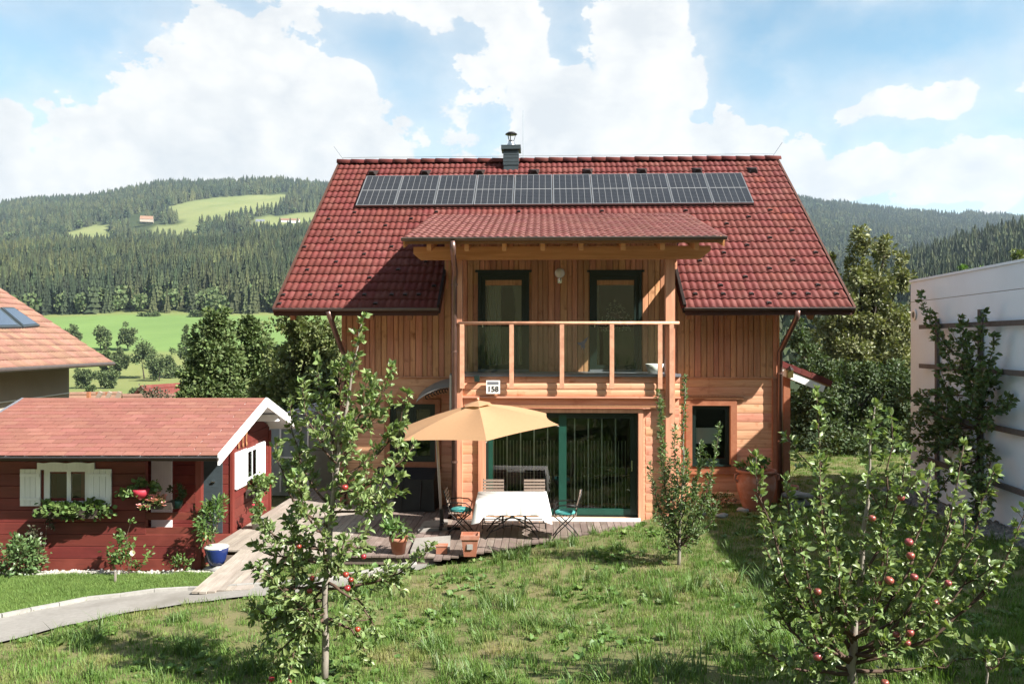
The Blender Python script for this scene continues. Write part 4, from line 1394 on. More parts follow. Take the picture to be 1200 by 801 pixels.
# ------------------------------------------------------------------ solar panels
PWid, PLen, PGap = 1.0, 1.66, .02
pu0, pv0 = -4.86, 4.38
for i in range(10):
    o3 = Vector((pu0 + i * (PWid + PGap), YE, zE)) + slope * pv0 + nrm * .13
    wpos = h2w(o3.x, o3.y, o3.z)
    s = bpy.data.objects.new('solar_panel', None); s.empty_display_size = .2; COL.objects.link(s)
    s.matrix_world = Matrix.Translation(wpos) @ Matrix.Rotation(-TH, 4, 'Z') @ RM.to_4x4()
    tag(s, 'dark solar panel with silver frame in the row on the red tiled roof', 'solar panel', 'row of solar panels on the house roof')
    if i == 0:
        v = MB(); fw = .022
        v.box(0, fw, 0, PLen, -.035, .004).box(PWid - fw, PWid, 0, PLen, -.035, .004).box(fw, PWid - fw, 0, fw, -.035, .004).box(fw, PWid - fw, PLen - fw, PLen, -.035, .004)
        pf = v.mesh('frame'); pf.materials.append(M['alu'])
        v = MB()
        cw, chh = (PWid - 2 * fw) / 6, (PLen - 2 * fw - .03) / 20
        cells = []
        for c in range(6):
            for r in range(20):
                a0 = fw + c * cw + .006; b0 = fw + r * chh + .003 + (.03 if r >= 10 else 0)
                v.add([(a0, b0, -.001), (a0 + cw - .012, b0, -.001), (a0 + cw - .012, b0 + chh - .006, -.001), (a0, b0 + chh - .006, -.001)], [(0, 1, 2, 3)])
        pcell = v.mesh('cells'); pcell.materials.append(M['cell'])
        v = MB(); v.box(fw, PWid - fw, fw, PLen - fw, -.012, -.004); pb = v.mesh('back_sheet'); pb.materials.append(M['grid'])
        v = MB(); v.box(-.01, PWid + .01, .0, .02, -.125, -.036).box(.1, .14, .03, PLen, -.11, -.037).box(PWid - .14, PWid - .1, .03, PLen, -.11, -.037); pr_ = v.mesh('rail_and_gap_shade'); pr_.materials.append(M['verge'])  # rails, plus a front strip imitating the shade under the panel
    for n_, me_ in (('frame', pf), ('cells', pcell), ('back_sheet', pb), ('rail_and_gap_shade', pr_)):
        c = bpy.data.objects.new(n_, me_); COL.objects.link(c); c.parent = s
        if n_ == 'cells':
            c['kind'] = 'stuff'


# ------------------------------------------------------------------ foliage helpers
def leaf_t(ratio=.55, fold=.18, droop=.15):
    """leaf along +y, length 1"""
    w = ratio / 2
    V = np.array([(0, 0, 0), (-w * .8, .3, fold * w), (w * .8, .3, fold * w), (0, .3, 0.02), (-w * .85, .65, fold * w - droop * .3), (w * .85, .65, fold * w - droop * .3), (0, .65, -droop * .3), (0, 1, -droop)])
    Fc = [(0, 3, 1), (0, 2, 3), (1, 3, 6), (1, 6, 4), (3, 2, 5), (3, 5, 6), (4, 6, 7), (6, 5, 7)]
    return V, Fc


QUADLEAF = (np.array([(0, 0, 0), (.3, .45, .06), (0, 1, -.06), (-.3, .45, .06)]), [(0, 1, 2), (0, 2, 3)])


def frames(D, g, size, up=0.6):
    """rotation*scale matrices whose y axis follows D, blades facing mostly up"""
    D = D / (np.linalg.norm(D, axis=1)[:, None] + 1e-9)
    U = g.normal(size=D.shape) * (1 - up) + np.array([0, 0, 1.0]) * up
    X = np.cross(D, U); X /= (np.linalg.norm(X, axis=1)[:, None] + 1e-9)
    Z = np.cross(X, D)
    return np.stack([X, D, Z], -1) * np.asarray(size)[:, None, None]


def foliage(name, P, D, size, g, T, m, parent, up=.5, kind=None):
    v, f = scatter(T[0], T[1], frames(D, g, size, up), P)
    return part(name, np_mesh(name, v, f), m, parent, kind=kind)


LEAF = leaf_t(); NARROW = leaf_t(.3, .15, .2); ROUND = leaf_t(.9, .1, .1)


def shrub(parent, c, rad, n, size, m, seed=1, T=LEAF, name='foliage', stems=5, hollow=.35, flowers=None, up=.5, stem_m='twig'):
    """leafy bush: stems from the base, leaves through the volume, thinner and ragged outside"""
    g = np.random.default_rng(seed)
    c = np.array(c, float); rad = np.array(rad, float)
    k = max(6, n // 40)
    cl = g.normal(size=(k, 3)); cl /= np.linalg.norm(cl, axis=1)[:, None]
    cl = cl * (hollow + (1 - hollow) * g.random(k) ** .5)[:, None] * rad * g.uniform(.75, 1.12, (k, 1))
    w = g.integers(0, k, n)
    P = c + cl[w] + g.normal(size=(n, 3)) * rad * .17
    D = (P - c) / rad * .8 + g.normal(size=(n, 3)) * .6 + [0, 0, .25]
    foliage(name, P, D, g.uniform(.7, 1.25, n) * size, g, T, m, parent, up)
    if stems:
        mb = MB(); base = c - [0, 0, rad[2] * 1.02]
        for i in range(stems):
            q = c + cl[i % k] * .8
            mb.tube([base + g.normal(size=3) * [.02, .02, 0], (base + q) / 2 + g.normal(size=3) * .03, q], [size * .12, size * .09, size * .04], 5)
        part('stem', mb, M[stem_m], parent)
    if flowers:
        fm, fn, fs = flowers
        i = g.integers(0, n, fn); Pf = P[i] + (P[i] - c) * .12 + g.normal(size=(fn, 3)) * .01
        for p in Pf:
            fb = MB()
            for a in range(5):
                t = a * 1.257 + g.random(); d = Vector((math.cos(t), math.sin(t), .5 + .4 * g.random())) * fs
                s = Vector((-math.sin(t), math.cos(t), 0)) * fs * .5
                p3 = Vector(p); fb.add([p3, p3 + d * .6 + s, p3 + d, p3 + d * .6 - s], [(0, 1, 2, 3)])
            part('flower', fb, M[fm], parent)


# ------------------------------------------------------------------ terrace deck
def deck_front(x):        # house frame
    if x < -1.95:
        return 13.95
    # the lawn cuts the terrace off on a slant
    return 13.72 + max(0, (x + 1.95)) * .735


deck = thing('wooden_deck', 'weathered wooden terrace deck of long boards between the hut and the timber house', 'deck', h2w(-2, 15.5, 0), local=True, rz=-TH)
BASE[deck.name] = Vector((-2, 15.5, 0))
x = -6.02
g = random.Random(11)
bw = .138
k = 0
while x < 3.0:
    y0 = deck_front(x); x2 = x + bw - .010
    if x < -5.0:
        y0 = 14.25
    y1 = YB - .1 if x > bxL - .1 else (YW - .05 if x > wxL - .1 else 21.5)
    if y1 - y0 > .15:
        dz = g.uniform(-.003, .003)
        mm = M['deckgrey'] if x < -3.7 else M['deck']
        cuts = [y0, y1] if y1 - y0 < 4.2 else [y0, y0 + g.uniform(2.2, 3.8), y1]
        for a, b in zip(cuts, cuts[1:]):
            part('deck_board', MB().box(x, x2, a + .003, b - .003, -.03 + dz, dz), mm, deck)
    x += bw; k += 1
fb = MB(); fb.box(-5.95, -1.9, 14.0, 14.03, -.16, -.035); part('fascia_board', fb, M['deck'], deck)
for yj in np.arange(14.6, 21, 1.1):
    part('joist', MB().box(-5.9, -2.2 if yj < 17 else -4.8, yj, yj + .06, -.2, -.034), M['deck'], deck)

walk = thing('wooden_walkway', 'pale grey board walkway leading from the path up to the terrace deck', 'walkway', h2w(-4.9, 13.2, -.1), local=True, rz=-TH)
BASE[walk.name] = Vector((-4.9, 13.2, -.1))
for i in range(7):
    xx = -5.32 + i * .122
    ya = 12.15 + .03 * i + g.uniform(-.03, .03)
    v = MB(); v.beam((xx, ya, -.115), (xx, 14.2, .012), .112, .035); part('walkway_board', v, M['deckgrey'], walk)
for xx in (-5.25, -4.65):
    v = MB(); v.beam((xx, 12.3, -.18), (xx, 14.1, -.06), .06, .09); part('bearer', v, M['deck'], walk)

# ------------------------------------------------------------------ path with kerb
up_ = [(-160, 752), (-60, 737), (0, 727), (50, 716), (100, 707), (160, 700), (220, 695), (262, 692.5), (305, 690), (360, 685), (420, 676), (480, 665), (515, 658)]
lo_ = [(-160, 806), (-60, 780), (0, 756), (50, 743), (100, 731), (160, 718), (220, 709), (262, 704), (305, 701), (360, 696), (420, 687), (480, 673), (515, 662)]
pa = [ray_ground(*p) for p in up_]; pb_ = [ray_ground(*p) for p in lo_]


def dens(ps, n=6):
    r = []
    for a, b in zip(ps, ps[1:]):
        r += [a.lerp(b, i / n) for i in range(n)]
    return r + [ps[-1]]


pa, pb_ = dens(pa), dens(pb_)
v = []; m_ = 6
for a, b in zip(pa, pb_):
    for j in range(m_ + 1):
        q = a.lerp(b, j / m_); v.append((q.x, q.y, gz(q.x, q.y) + .035))
path = part('path', MB().add(v, [(i * (m_ + 1) + j, i * (m_ + 1) + j + 1, (i + 1) * (m_ + 1) + j + 1, (i + 1) * (m_ + 1) + j) for i in range(len(pa) - 1) for j in range(m_)]), M['concrete'], None, True)
tag(path, 'concrete garden path below the red hut', kind='structure')
for a, b in zip(pa[::4], pa[4::4]):
    d = (b - a).normalized(); a2, b2 = a + d * .004, b - d * .004
    q0 = Vector((a2.x, a2.y + .035, gz(a2.x, a2.y) + .025)); q1 = Vector((b2.x, b2.y + .035, gz(b2.x, b2.y) + .025))
    part('kerb_stone', MB().beam(q0, q1, .07, .11), M['kerb'], path)

# ------------------------------------------------------------------ red garden hut
hut = thing('garden_hut', 'small red boarded garden hut with pink shingle roof and white shutters', 'hut', (-7.5, 16.3, -.25))
HX, HY0, HY1, HYb, HG = -5.47, 14.2, 15.8, 18.3, -.30
HXl = -9.45
eaveF, ridgeY, eaveB = (13.65, 1.79), 16.3, (18.95, 1.74)
ridgeZ = 2.55
RX0, RX1 = -9.82, -4.95


def hroof(y):
    return 1.79 + (y - 13.65) * (ridgeZ - 1.79) / (ridgeY - 13.65) if y < ridgeY else ridgeZ - (y - ridgeY) * (ridgeZ - 1.74) / (eaveB[0] - ridgeY)


hwall = part('wall', MB(), M['red'], hut)
wx0, wx1 = W(52, 560, HY0).x, W(104, 560, HY0).x
wz1, wz0 = W(60, 549, HY0).z, W(60, 590, HY0).z
mb = MB()
vx = -6.42                                            # veranda starts here
cut_wall(mb, HXl, vx, HG, hroof(HY0) - .1, HY0 + .03, HY0 + .10, [(wx0 + .1, wx1 - .06, wz0 + .05, wz1 - .05)])
mb.box(-7.6, -7.53, HY0 + .10, HY1, HG, hroof(HY0) - .1)
mb.box(-7.53, HX - .03, HY1 + .03, HY1 + .1, HG, hroof(HY1) - .1)
mb.box(HX - .1, HX - .03, HY1 + .1, HYb - .03, HG, 1.72)
mb.box(HXl, HX - .03, HYb - .03, HYb + .04, HG, 1.80)
mb.box(HXl, HXl + .07, HY0 + .1, HYb - .03, HG, 1.72)
for xx in (HX - .1, HXl):
    mb.prism([(xx, HY1 + .1 if xx > -6 else HY0, 1.721), (xx, HYb - .03, 1.721), (xx, HYb - .03, hroof(HYb) - .1), (xx, ridgeY, ridgeZ - .1), (xx, HY1 + .1 if xx > -6 else HY0, hroof(HY1 if xx > -6 else HY0) - .1)], (.07, 0, 0))
mb.box(-7.53, HX, HY0 + .101, HY1, HG + .02, HG + .28)     # veranda floor
hwall.data = mb.mesh('wall'); hwall.data.materials.append(M['red'])


def plank(x0, x1, y0, y1, z0, z1, axis, parent, m='red'):
    """tongue-and-groove board facing the viewer (axis x) or the terrace (axis y)"""
    v = MB(); b = .008
    if axis == 'x':
        pr = [(y1, z0 + .002), (y0 + b, z0 + .002), (y0, z0 + b), (y0, z1 - b), (y0 + b, z1 - .002), (y1, z1 - .002)]
        a = [(x0, p, q) for p, q in pr]; c = [(x1, p, q) for p, q in pr]
    else:
        pr = [(x0, z0 + .002), (x1 - b, z0 + .002), (x1, z0 + b), (x1, z1 - b), (x1 - b, z1 - .002), (x0, z1 - .002)]
        a = [(p, y0, q) for p, q in pr]; c = [(p, y1, q) for p, q in pr]
    n = 6
    v.add(a + c, [(i, i + n, i + 1 + n, i + 1) if axis == 'x' else (i, i + 1, i + 1 + n, i + n) for i in range(n - 1)] + [tuple(range(n)), tuple(range(2 * n - 1, n - 1, -1))])
    part('wall_plank', v, M[m], parent)


nb = 10; hh = (hroof(HY0) - .12 - HG) / nb
for k in range(nb):
    z0 = HG + k * hh
    xe = HX + .02 if k < 3 else vx
    for s, e in minus(HXl, xe, [(wx0, wx1)] if wz0 < z0 + hh / 2 < wz1 else []):
        plank(s, e, HY0, HY0 + .03, z0, z0 + hh, 'x', hwall)
for k in range(10):
    z0 = HG + .28 + k * .19
    if z0 + .19 < hroof(HY1) - .05:
        plank(-7.5, HX, HY1, HY1 + .03, z0, z0 + .19, 'x', hwall)
for k in range(13):
    z0 = HG + .1 + k * .2
    if z0 + .2 > 2.42:
        break
    ya, yb = HY1, HYb
    if z0 + .2 > 1.7:
        f = (z0 + .2 - 1.7) / (2.5 - 1.7); ya = max(HY1, 13.65 + f * (ridgeY - 13.65) + .05); yb = HYb - max(0, f * 2.2 - .25)
    plank(HX - .03, HX, ya, yb, z0, z0 + .2, 'y', hwall)
part('corner_post', MB().box(HX - .02, HX + .03, HY1 - .02, HY1 + .1, HG + .05, hroof(HY1) - .12), M['redv'], hut)
part('corner_post', MB().box(HX - .02, HX + .03, HYb - .1, HYb + .02, HG + .05, 1.72), M['redv'], hut)
part('veranda_post', MB().box(HX - .07, HX + .03, HY0 - .02, HY0 + .1, HG, hroof(HY0) - .1), M['redv'], hut)
part('veranda_beam', MB().box(vx, HX + .03, HY0 + .0, HY0 + .1, hroof(HY0) - .26, hroof(HY0) - .101), M['redv'], hut)
for py0, py1 in ((600.5, 609), (618, 626)):
    z1, z0 = W(200, py0, HY0).z, W(200, py1, HY0).z
    part('rail_board', MB().box(vx - .02, HX - .072, HY0 + .01, HY0 + .045, z0, z1), M['red'], hut)
z1, z0 = W(230, 590, HY0).z, W(230, 600, HY0).z
part('rail_end_block', MB().box(HX - .22, HX - .072, HY0 + .01, HY0 + .05, z0, z1), M['red'], hut)
# inside the veranda: white panel and grey door on the back wall, orange bench
a, b = W(178, 560, HY1).x, W(202, 560, HY1).x
part('white_panel', MB().box(a, b, HY1 - .03, HY1 - .002, HG + .3, 1.72), M['whitewood'], hut)
hd = part('door', MB().box(W(238, 560, HY1).x, W(261, 560, HY1).x, HY1 - .035, HY1 - .003, HG + .29, hroof(HY1) - .35), M['slate'], hut)
part('handle', MB().box(W(249, 560, HY1).x, W(253, 560, HY1).x, HY1 - .07, HY1 - .036, .98, 1.0), M['steel'], hd)
part('bench', MB().box(vx + .25, HX - .12, HY0 + .5, HY0 + .95, .12, .16), M['orange'], hut)
# front window
fwn = part('window', MB(), M['white'], hut); mb = MB(); y = HY0 - .012
mb.box(wx0, wx0 + .10, y, y + .06, wz0, wz1).box(wx1 - .06, wx1, y, y + .06, wz0, wz1).box(wx0 + .1, wx1 - .06, y, y + .06, wz1 - .05, wz1).box(wx0 + .1, wx1 - .06, y, y + .06, wz0, wz0 + .05)
xc = W(81, 560, HY0).x; mb.box(xc - .035, xc + .035, y + .002, y + .06, wz0 + .05, wz1 - .05)
fwn.data = mb.mesh('window'); fwn.data.materials.append(M['whitewood'])
for qa, qb in ((wx0 + .1, xc - .035), (xc + .035, wx1 - .06)):
    part('pane', MB().add([(qa, y + .02, wz0 + .05), (qb, y + .02, wz0 + .05), (qb, y + .02, wz1 - .05), (qa, y + .02, wz1 - .05)], [(0, 1, 2, 3)]), M['glass'], fwn)
part('interior_dark_sheet', MB().box(wx0 + .02, wx1 - .02, HY0 + .35, HY0 + .4, wz0 - .2, wz1 + .1), M['darkcover'], fwn)  # dark sheet standing in for the unlit inside of the hut
# scalloped head board
n = 24; tp = wz1 + .10; v = MB(); xs = np.linspace(wx0 - .1, wx1 + .12, n)
pts = [(q, HY0 - .05, wz1 - .01) for q in xs] + [(q, HY0 - .05, tp + .02 * abs(math.sin((q - wx0) * 8))) for q in xs[::-1]]
v.prism(pts, (0, .035, 0)); part('head_board', v, M['whitewood'], fwn)
for pxa, pxb in ((25, 49), (104.5, 132)):
    xa, xb_ = W(pxa, 560, HY0).x, W(pxb, 560, HY0).x; z0, z1 = W(30, 592, HY0).z, W(30, 549, HY0).z
    sh = part('shutter', MB(), M['whitewood'], hut); n = 4; mb = MB(); mb.box(xa + .01, xb_ - .01, HY0 - .03, HY0 - .005, z0 + .01, z1 - .01)
    sh.data = mb.mesh('shutter'); sh.data.materials.append(M['whitewood'])
    for i in range(n):
        w = (xb_ - xa) / n; part('shutter_board', MB().box(xa + i * w + .003, xa + (i + 1) * w - .003, HY0 - .045, HY0 - .031, z0, z1), M['whitewood'], sh)
    for f in (.15, .8):
        part('batten', MB().box(xa + .01, xb_ - .01, HY0 - .06, HY0 - .046, z0 + (z1 - z0) * f, z0 + (z1 - z0) * f + .05), M['whitewood'], sh)
# gable window with shutters
gwin = part('window', MB().box(HX + .001, HX + .04, 16.62, 17.28, .85, 1.5), M['whitewood'], hut)
for a in (16.68, 16.98):
    part('pane', MB().box(HX + .041, HX + .045, a, a + .24, .92, 1.44), M['glass'], gwin)
for ya, yb, tilt in ((15.98, 16.6, 0), (17.3, 17.85, 0)):
    sh = part('shutter', MB().box(HX + .005, HX + .03, ya, yb, .80, 1.52), M['whitewood'], hut); n = 4
    for i in range(n):
        w = (yb - ya) / n; part('shutter_board', MB().box(HX + .031, HX + .045, ya + i * w + .004, ya + (i + 1) * w - .004, .79, 1.53), M['whitewood'], sh)
for yy in (16.15, 16.4, 16.62):
    part('carved_spoon', MB().tube([(HX + .02, yy, 1.62), (HX + .03, yy, 2.0)], [.014, .022], 6).ball((HX + .03, yy, 1.62), .035, 8, 5, (.5, 1, 1.5)), M['soffit'], hut)
# roof
hrf = part('roof', MB(), M['under'], hut); mb = MB()
slab(mb, RX0 + .02, RX1 - .02, 13.67, ridgeY, hroof, .05, .02); slab(mb, RX0 + .02, RX1 - .02, ridgeY, eaveB[0], hroof, .05, .02)
hrf.data = mb.mesh('roof'); hrf.data.materials.append(M['whitewood'])
NR, NC = 16, 15
hp = math.atan2(ridgeZ - 1.79, ridgeY - 13.65); hsl = (ridgeY - 13.65) / math.cos(hp)
HRM = Matrix.Rotation(hp, 4, 'X')
sw_, sl_ = (RX1 - RX0) / NC, hsl / NR
v = MB(); v.add([(.004, 0, .010), (sw_ - .004, 0, .010), (sw_ - .004, sl_ * 1.1, .004), (.004, sl_ * 1.1, .004), (.004, 0, 0.001), (sw_ - .004, 0, .001)], [(0, 1, 2, 3), (4, 5, 1, 0), (0, 3, 4), (1, 5, 2)])
shm = v.mesh('shingle'); shm.materials.append(M['shingle'])
for r in range(NR):
    for c in range(NC + (r % 2)):
        x0 = RX0 + (c - .5 * (r % 2)) * sw_
        sx = 1.0
        if x0 < RX0:
            x0, sx = RX0, .5
        elif x0 + sw_ > RX1 + .01:
            sx = .5
        M4 = Matrix.Translation((x0, 13.64 + math.cos(hp) * r * sl_, 1.79 + math.sin(hp) * r * sl_ + .004 + rnd.uniform(0, .003))) @ HRM @ Matrix.Diagonal((sx, 1, 1, 1))
        place('shingle', shm, hrf, M4)
bk = MB(); slab(bk, RX0, RX1, ridgeY + .01, eaveB[0] + .02, lambda y: hroof(y) + .02, .015, .0); part('back_slope', bk, M['shingle'], hrf)
rd = MB(); rd.add([(RX0, ridgeY - .12, ridgeZ - .015), (RX1, ridgeY - .12, ridgeZ - .015), (RX1, ridgeY, ridgeZ + .03), (RX0, ridgeY, ridgeZ + .03), (RX1, ridgeY + .12, ridgeZ - .01), (RX0, ridgeY + .12, ridgeZ - .01)], [(0, 1, 2, 3), (3, 2, 4, 5)])
part('ridge_cap', rd, M['shingle'], hrf)
for xx, s in ((RX1, 1), (RX0, -1)):
    for y0, y1 in ((13.63, ridgeY), (ridgeY, eaveB[0])):
        v = MB(); v.prism([(xx, y0, hroof(y0) - .15), (xx, y1, hroof(y1) - .15), (xx, y1, hroof(y1) + .035), (xx, y0, hroof(y0) + .035)], (s * .035, 0, 0))
        part('barge_board', v, M['white'] if s > 0 else M['bandgrey'], hrf)
part('purlin_end', MB().box(RX1 - .55, RX1 - .02, 17.2, 17.34, 2.02, 2.16), M['white'], hrf)
part('collar_board', MB().box(RX1 - .5, RX1 - .46, 15.55, 17.5, 2.13, 2.20), M['white'], hrf)
n = 7; r_ = .055; prof = [(13.60 - r_ * math.cos(t), 1.765 - r_ * math.sin(t)) for t in np.linspace(0, math.pi, n)]
gm = MB(); gm.add([(RX0, a, b) for a, b in prof] + [(RX1 + .02, a, b) for a, b in prof], [(i, i + 1, n + i + 1, n + i) for i in range(n - 1)] + [tuple(range(n)), tuple(range(2 * n - 1, n - 1, -1))])
gm.tube([(RX0, 13.60 - r_, 1.765), (RX1 + .02, 13.60 - r_, 1.765)], .011, 6); part('gutter', gm, M['verge'], hut)


# ---- plants at the hut
def boxplant(name, label, cat, c, rad, n, size, m, seed, box=None, flowers=None, T=LEAF, bm='darkbark'):
    t = thing(name, label, cat, (c[0], c[1], c[2] - rad[2]))
    shrub(t, c, rad, n, size, M[m], seed, T, flowers=flowers, stems=4)
    if box:
        part('planter', MB().box(*box), M[bm], t)
    return t


c = W(78, 597, 14.02)
boxplant('window_box', 'window box with trailing yellow-green leaves below the hut\'s front window', 'window box', (c.x, c.y, c.z), (.66, .15, .17), 620, .085, 'geranium_leaf', 21, (c.x - .55, c.x + .55, 13.96, 14.12, c.z - .14, c.z + .02), None, ROUND)
c = W(298, 567, 16.95)
boxplant('window_box', 'bushy window box hanging on the sunny gable wall of the hut', 'window box', (HX + .24, 16.95, .72), (.22, .50, .2), 620, .07, 'geranium_leaf', 22, (HX + .05, HX + .22, 16.5, 17.4, .52, .68), None, ROUND)
c = W(160, 569, 14.0)
boxplant('hanging_basket', 'red hanging basket of green leaves on the shaded hut front', 'hanging basket', (c.x, c.y, c.z), (.26, .2, .17), 300, .08, 'geranium_leaf', 23, None, None, ROUND)
hb = bpy.data.objects['hanging_basket']
part('bowl', MB().lathe((c.x + .1, 13.95, c.z - .2), [(.06, 0), (.12, .07), (.14, .15), (.12, .15)], 14), M['redflower'], hb, True)
c = W(182, 588, 14.05)
boxplant('flower_box', 'box of pink and white flowers on the veranda rail of the hut', 'flower box', (c.x, c.y, c.z), (.3, .13, .12), 260, .06, 'geranium_leaf', 24, (c.x - .3, c.x + .3, 14.0, 14.15, c.z - .12, c.z), ('pinkflower', 60, .05))
c = W(207, 577, 14.25)
t = boxplant('potted_plant', 'dark green pot of small leaves at the end of the veranda rail', 'potted plant', (c.x, c.y, c.z), (.15, .15, .16), 200, .06, 'dark_leaf', 25)
part('pot', MB().lathe((c.x, c.y, c.z - .27), [(.08, 0), (.11, .14), (.10, .14)], 12), M['green'], t, True)
c = W(22, 655, 13.8)
boxplant('shrub', 'bushy purple-tinged shrub at the corner of the red hut', 'shrub', (c.x, c.y, .04), (.40, .3, .36), 900, .075, 'pear_leaf', 26)
c = W(46, 655, 14.0)
boxplant('climbing_shrub', 'reddish leggy climber beside the window box on the hut wall', 'shrub', (c.x, c.y, .30), (.2, .12, .5), 260, .07, 'purple_leaf', 27)
c = W(150, 668, 13.75)
boxplant('rose_bush', 'rose bush with one white bloom in front of the red hut wall', 'rose bush', (c.x, c.y, .05), (.30, .25, .36), 430, .065, 'herb', 28, None, None)
rb = bpy.data.objects['rose_bush']
shrub(rb, (c.x - .03, c.y, .46), (.2, .14, .22), 90, .065, M['herb'], 29, stems=3)
w_ = W(156, 647, c.y - .28)
fb = MB()
for k in range(9):
    a = k * 2.4; d = Vector((math.cos(a) * .05, -.02 - .01 * (k % 3), math.sin(a) * .05)); s = Vector((-math.sin(a), 0, math.cos(a))) * .03
    fb.add([w_, w_ + d * .6 + s, w_ + d, w_ + d * .6 - s], [(0, 1, 2, 3)])
part('bloom', fb, M['whiteflower'], rb)
part('stake', MB().tube([(c.x - .02, c.y - .4, -.34), (c.x - .02, c.y - .4, -.08)], .02, 6), M['bark'], rb)
c = W(207, 668, 13.85)
boxplant('lavender', 'sparse grey-green plant growing before the veranda boards', 'plant', (c.x, c.y, -.12), (.22, .15, .17), 150, .055, 'herb', 30)
# oleander in a blue pot
c = Vector((-5.12, 14.05, -.2))
t = thing('potted_oleander', 'oleander in a glazed blue pot on a pale stone beside the walkway', 'potted plant', c)
part('pot', MB().lathe((c.x, c.y, -.14), [(.12, 0), (.155, .08), (.195, .24), (.20, .27), (.205, .29), (.17, .29), (.165, .25)], 22), M['blueglaze'], t, True)
part('rim', MB().lathe((c.x, c.y, .15), [(.205, 0), (.21, .015), (.195, .025), (.17, .022)], 22), M['curtain'], t, True)
part('soil', MB().lathe((c.x, c.y, .10), [(.165, 0), (.16, .02)], 18), M['terracotta'], t)
shrub(t, (c.x - .08, c.y, .62), (.24, .2, .38), 620, .10, M['herb'], 31, NARROW, stems=9, up=.3)
rock = lambda cc, s, seed: None


def rock_mesh(s, seed, flat=.55):
    g = np.random.default_rng(seed); bm = bmesh.new(); bmesh.ops.create_icosphere(bm, subdivisions=2, radius=1)
    for v in bm.verts:
        q = Vector(v.co); n = .75 + .25 * math.sin(q.x * 3 + seed) * math.sin(q.y * 2.3 + seed * 2) + .1 * g.normal()
        v.co = Vector((q.x * s[0] * n, q.y * s[1] * n, q.z * s[2] * n))
    me = bpy.data.meshes.new('rock'); bm.to_mesh(me); bm.free()
    me.polygons.foreach_set('use_smooth', [True] * len(me.polygons))
    return me


def rock(name, label, p, s, seed, m='kerb'):
    o = part(name, rock_mesh(s, seed), M[m]); o.location = p
    return tag(o, label, 'stone')


rock('flat_stone', 'pale flat stone under the blue pot', (c.x, c.y, -.22), (.27, .22, .09), 3)
rock('flat_stone', 'long flat stone lying in the gravel below the hut window', G(72, 664, -.27), (.42, .13, .06), 5)
rock('garden_stone', 'white stone beside the walkway near the blue pot', (-4.82, 13.95, -.2), (.10, .09, .08), 6)
# potted red flowers by the gable
c = Vector((-5.05, 16.1, 0))
t = thing('potted_geranium', 'pale pot of red flowers standing against the hut gable', 'potted plant', c)
part('pot', MB().lathe(c, [(.1, 0), (.13, .18), (.15, .2), (.12, .2)], 16), M['kerb'], t, True)
shrub(t, (c.x, c.y, .38), (.2, .18, .18), 120, .08, M['herb'], 33, flowers=('redflower', 9, .06))


# gravel strips
def gravel(name, pts, n, s, m, label, seed):
    g = np.random.default_rng(seed); bm = bmesh.new(); bmesh.ops.create_icosphere(bm, subdivisions=1, radius=1)
    T = np.array([v.co for v in bm.verts]); Ft = [[v.index for v in f.verts] for f in bm.faces]; bm.free()
    P = []
    while len(P) < n:
        k = g.integers(0, len(pts)); (ax, ay), (bx, by), wd = pts[k]
        t = g.random(); q = np.array([ax + (bx - ax) * t, ay + (by - ay) * t]) + g.normal(size=2) * wd * .35
        P.append((q[0], q[1], gz(q[0], q[1]) + .012))
    P = np.array(P); k = len(P)
    Rm = np.stack([np.array(Euler(g.uniform(-3, 3, 3)).to_matrix()) for _ in range(k)]) * (g.uniform(.5, 1.5, (k, 1, 1)) * s) * g.uniform(.7, 1.3, (k, 1, 3))
    v, f = scatter(T, Ft, Rm, P)
    o = part(name, np_mesh(name, v, f), M[m]); tag(o, label, kind='stuff')


gravel('pale_gravel', [((-9.4, 14.0), (-5.4, 14.0), .22), ((-9.4, 13.85), (-7, 13.9), .25), ((-5.3, 13.95), (-4.7, 14.0), .3)], 2600, .022, 'stone', 'strip of pale gravel along the foot of the red hut', 4)

# ------------------------------------------------------------------ white garage wall on the right
gdir = Vector((.0995, .995, 0)); gout = Vector((-.995, .0995, 0))
gC = Vector((9.27, 18.85, 0))
GTOP = 5.08
gar = thing('garage', 'tall pale grey rendered garage wall with trellis beams', 'garage', (gC.x + 3, gC.y - 5, .5))


def gp(t, off, z):
    return gC - gdir * t + gout * off + Vector((0, 0, z))


def gbox(t0, t1, o0, o1, z0, z1):
    v = [gp(t, o, z) for z in (z0, z1) for t, o in ((t0, o0), (t1, o0), (t1, o1), (t0, o1))]
    return MB().add(v, [(3, 2, 1, 0), (4, 5, 6, 7), (0, 1, 5, 4), (1, 2, 6, 5), (2, 3, 7, 6), (3, 0, 4, 7)])


part('upper_wall', gbox(0, 16, -6, .0, GTOP - .45, GTOP), M['plaster'], gar)
part('wall', gbox(0, 16, -6, -.0, -.4, GTOP - .462), M['plaster'], gar)
part('joint', gbox(.01, 15.99, -5.9, -.02, GTOP - .47, GTOP - .44), M['darkstone'], gar)
part('coping', gbox(-.03, 16.03, -6, .025, GTOP + .001, GTOP + .05), M['plaster'], gar)
q = gp(.25, .012, 4.32)
part('vent_cover', MB().lathe((0, 0, 0), [(.12, 0), (.12, .025), (.085, .03), (.07, .012)], 20), M['white'], gar).matrix_local = Matrix.Translation(q - BASE[gar.name]) @ gout.to_track_quat('Z', 'Y').to_matrix().to_4x4()


part('vent_grille', MB().lathe((0, 0, 0), [(.075, .0), (.075, .026), (.02, .027)], 16), M['slate'], gar).matrix_local = Matrix.Translation(q - BASE[gar.name]) @ gout.to_track_quat('Z', 'Y').to_matrix().to_4x4()


def wall_t(px):     # distance along the wall of the picture column px
    k = (px - CX) / F
    return (gC.x - k * gC.y) / (gdir.x - k * gdir.y)


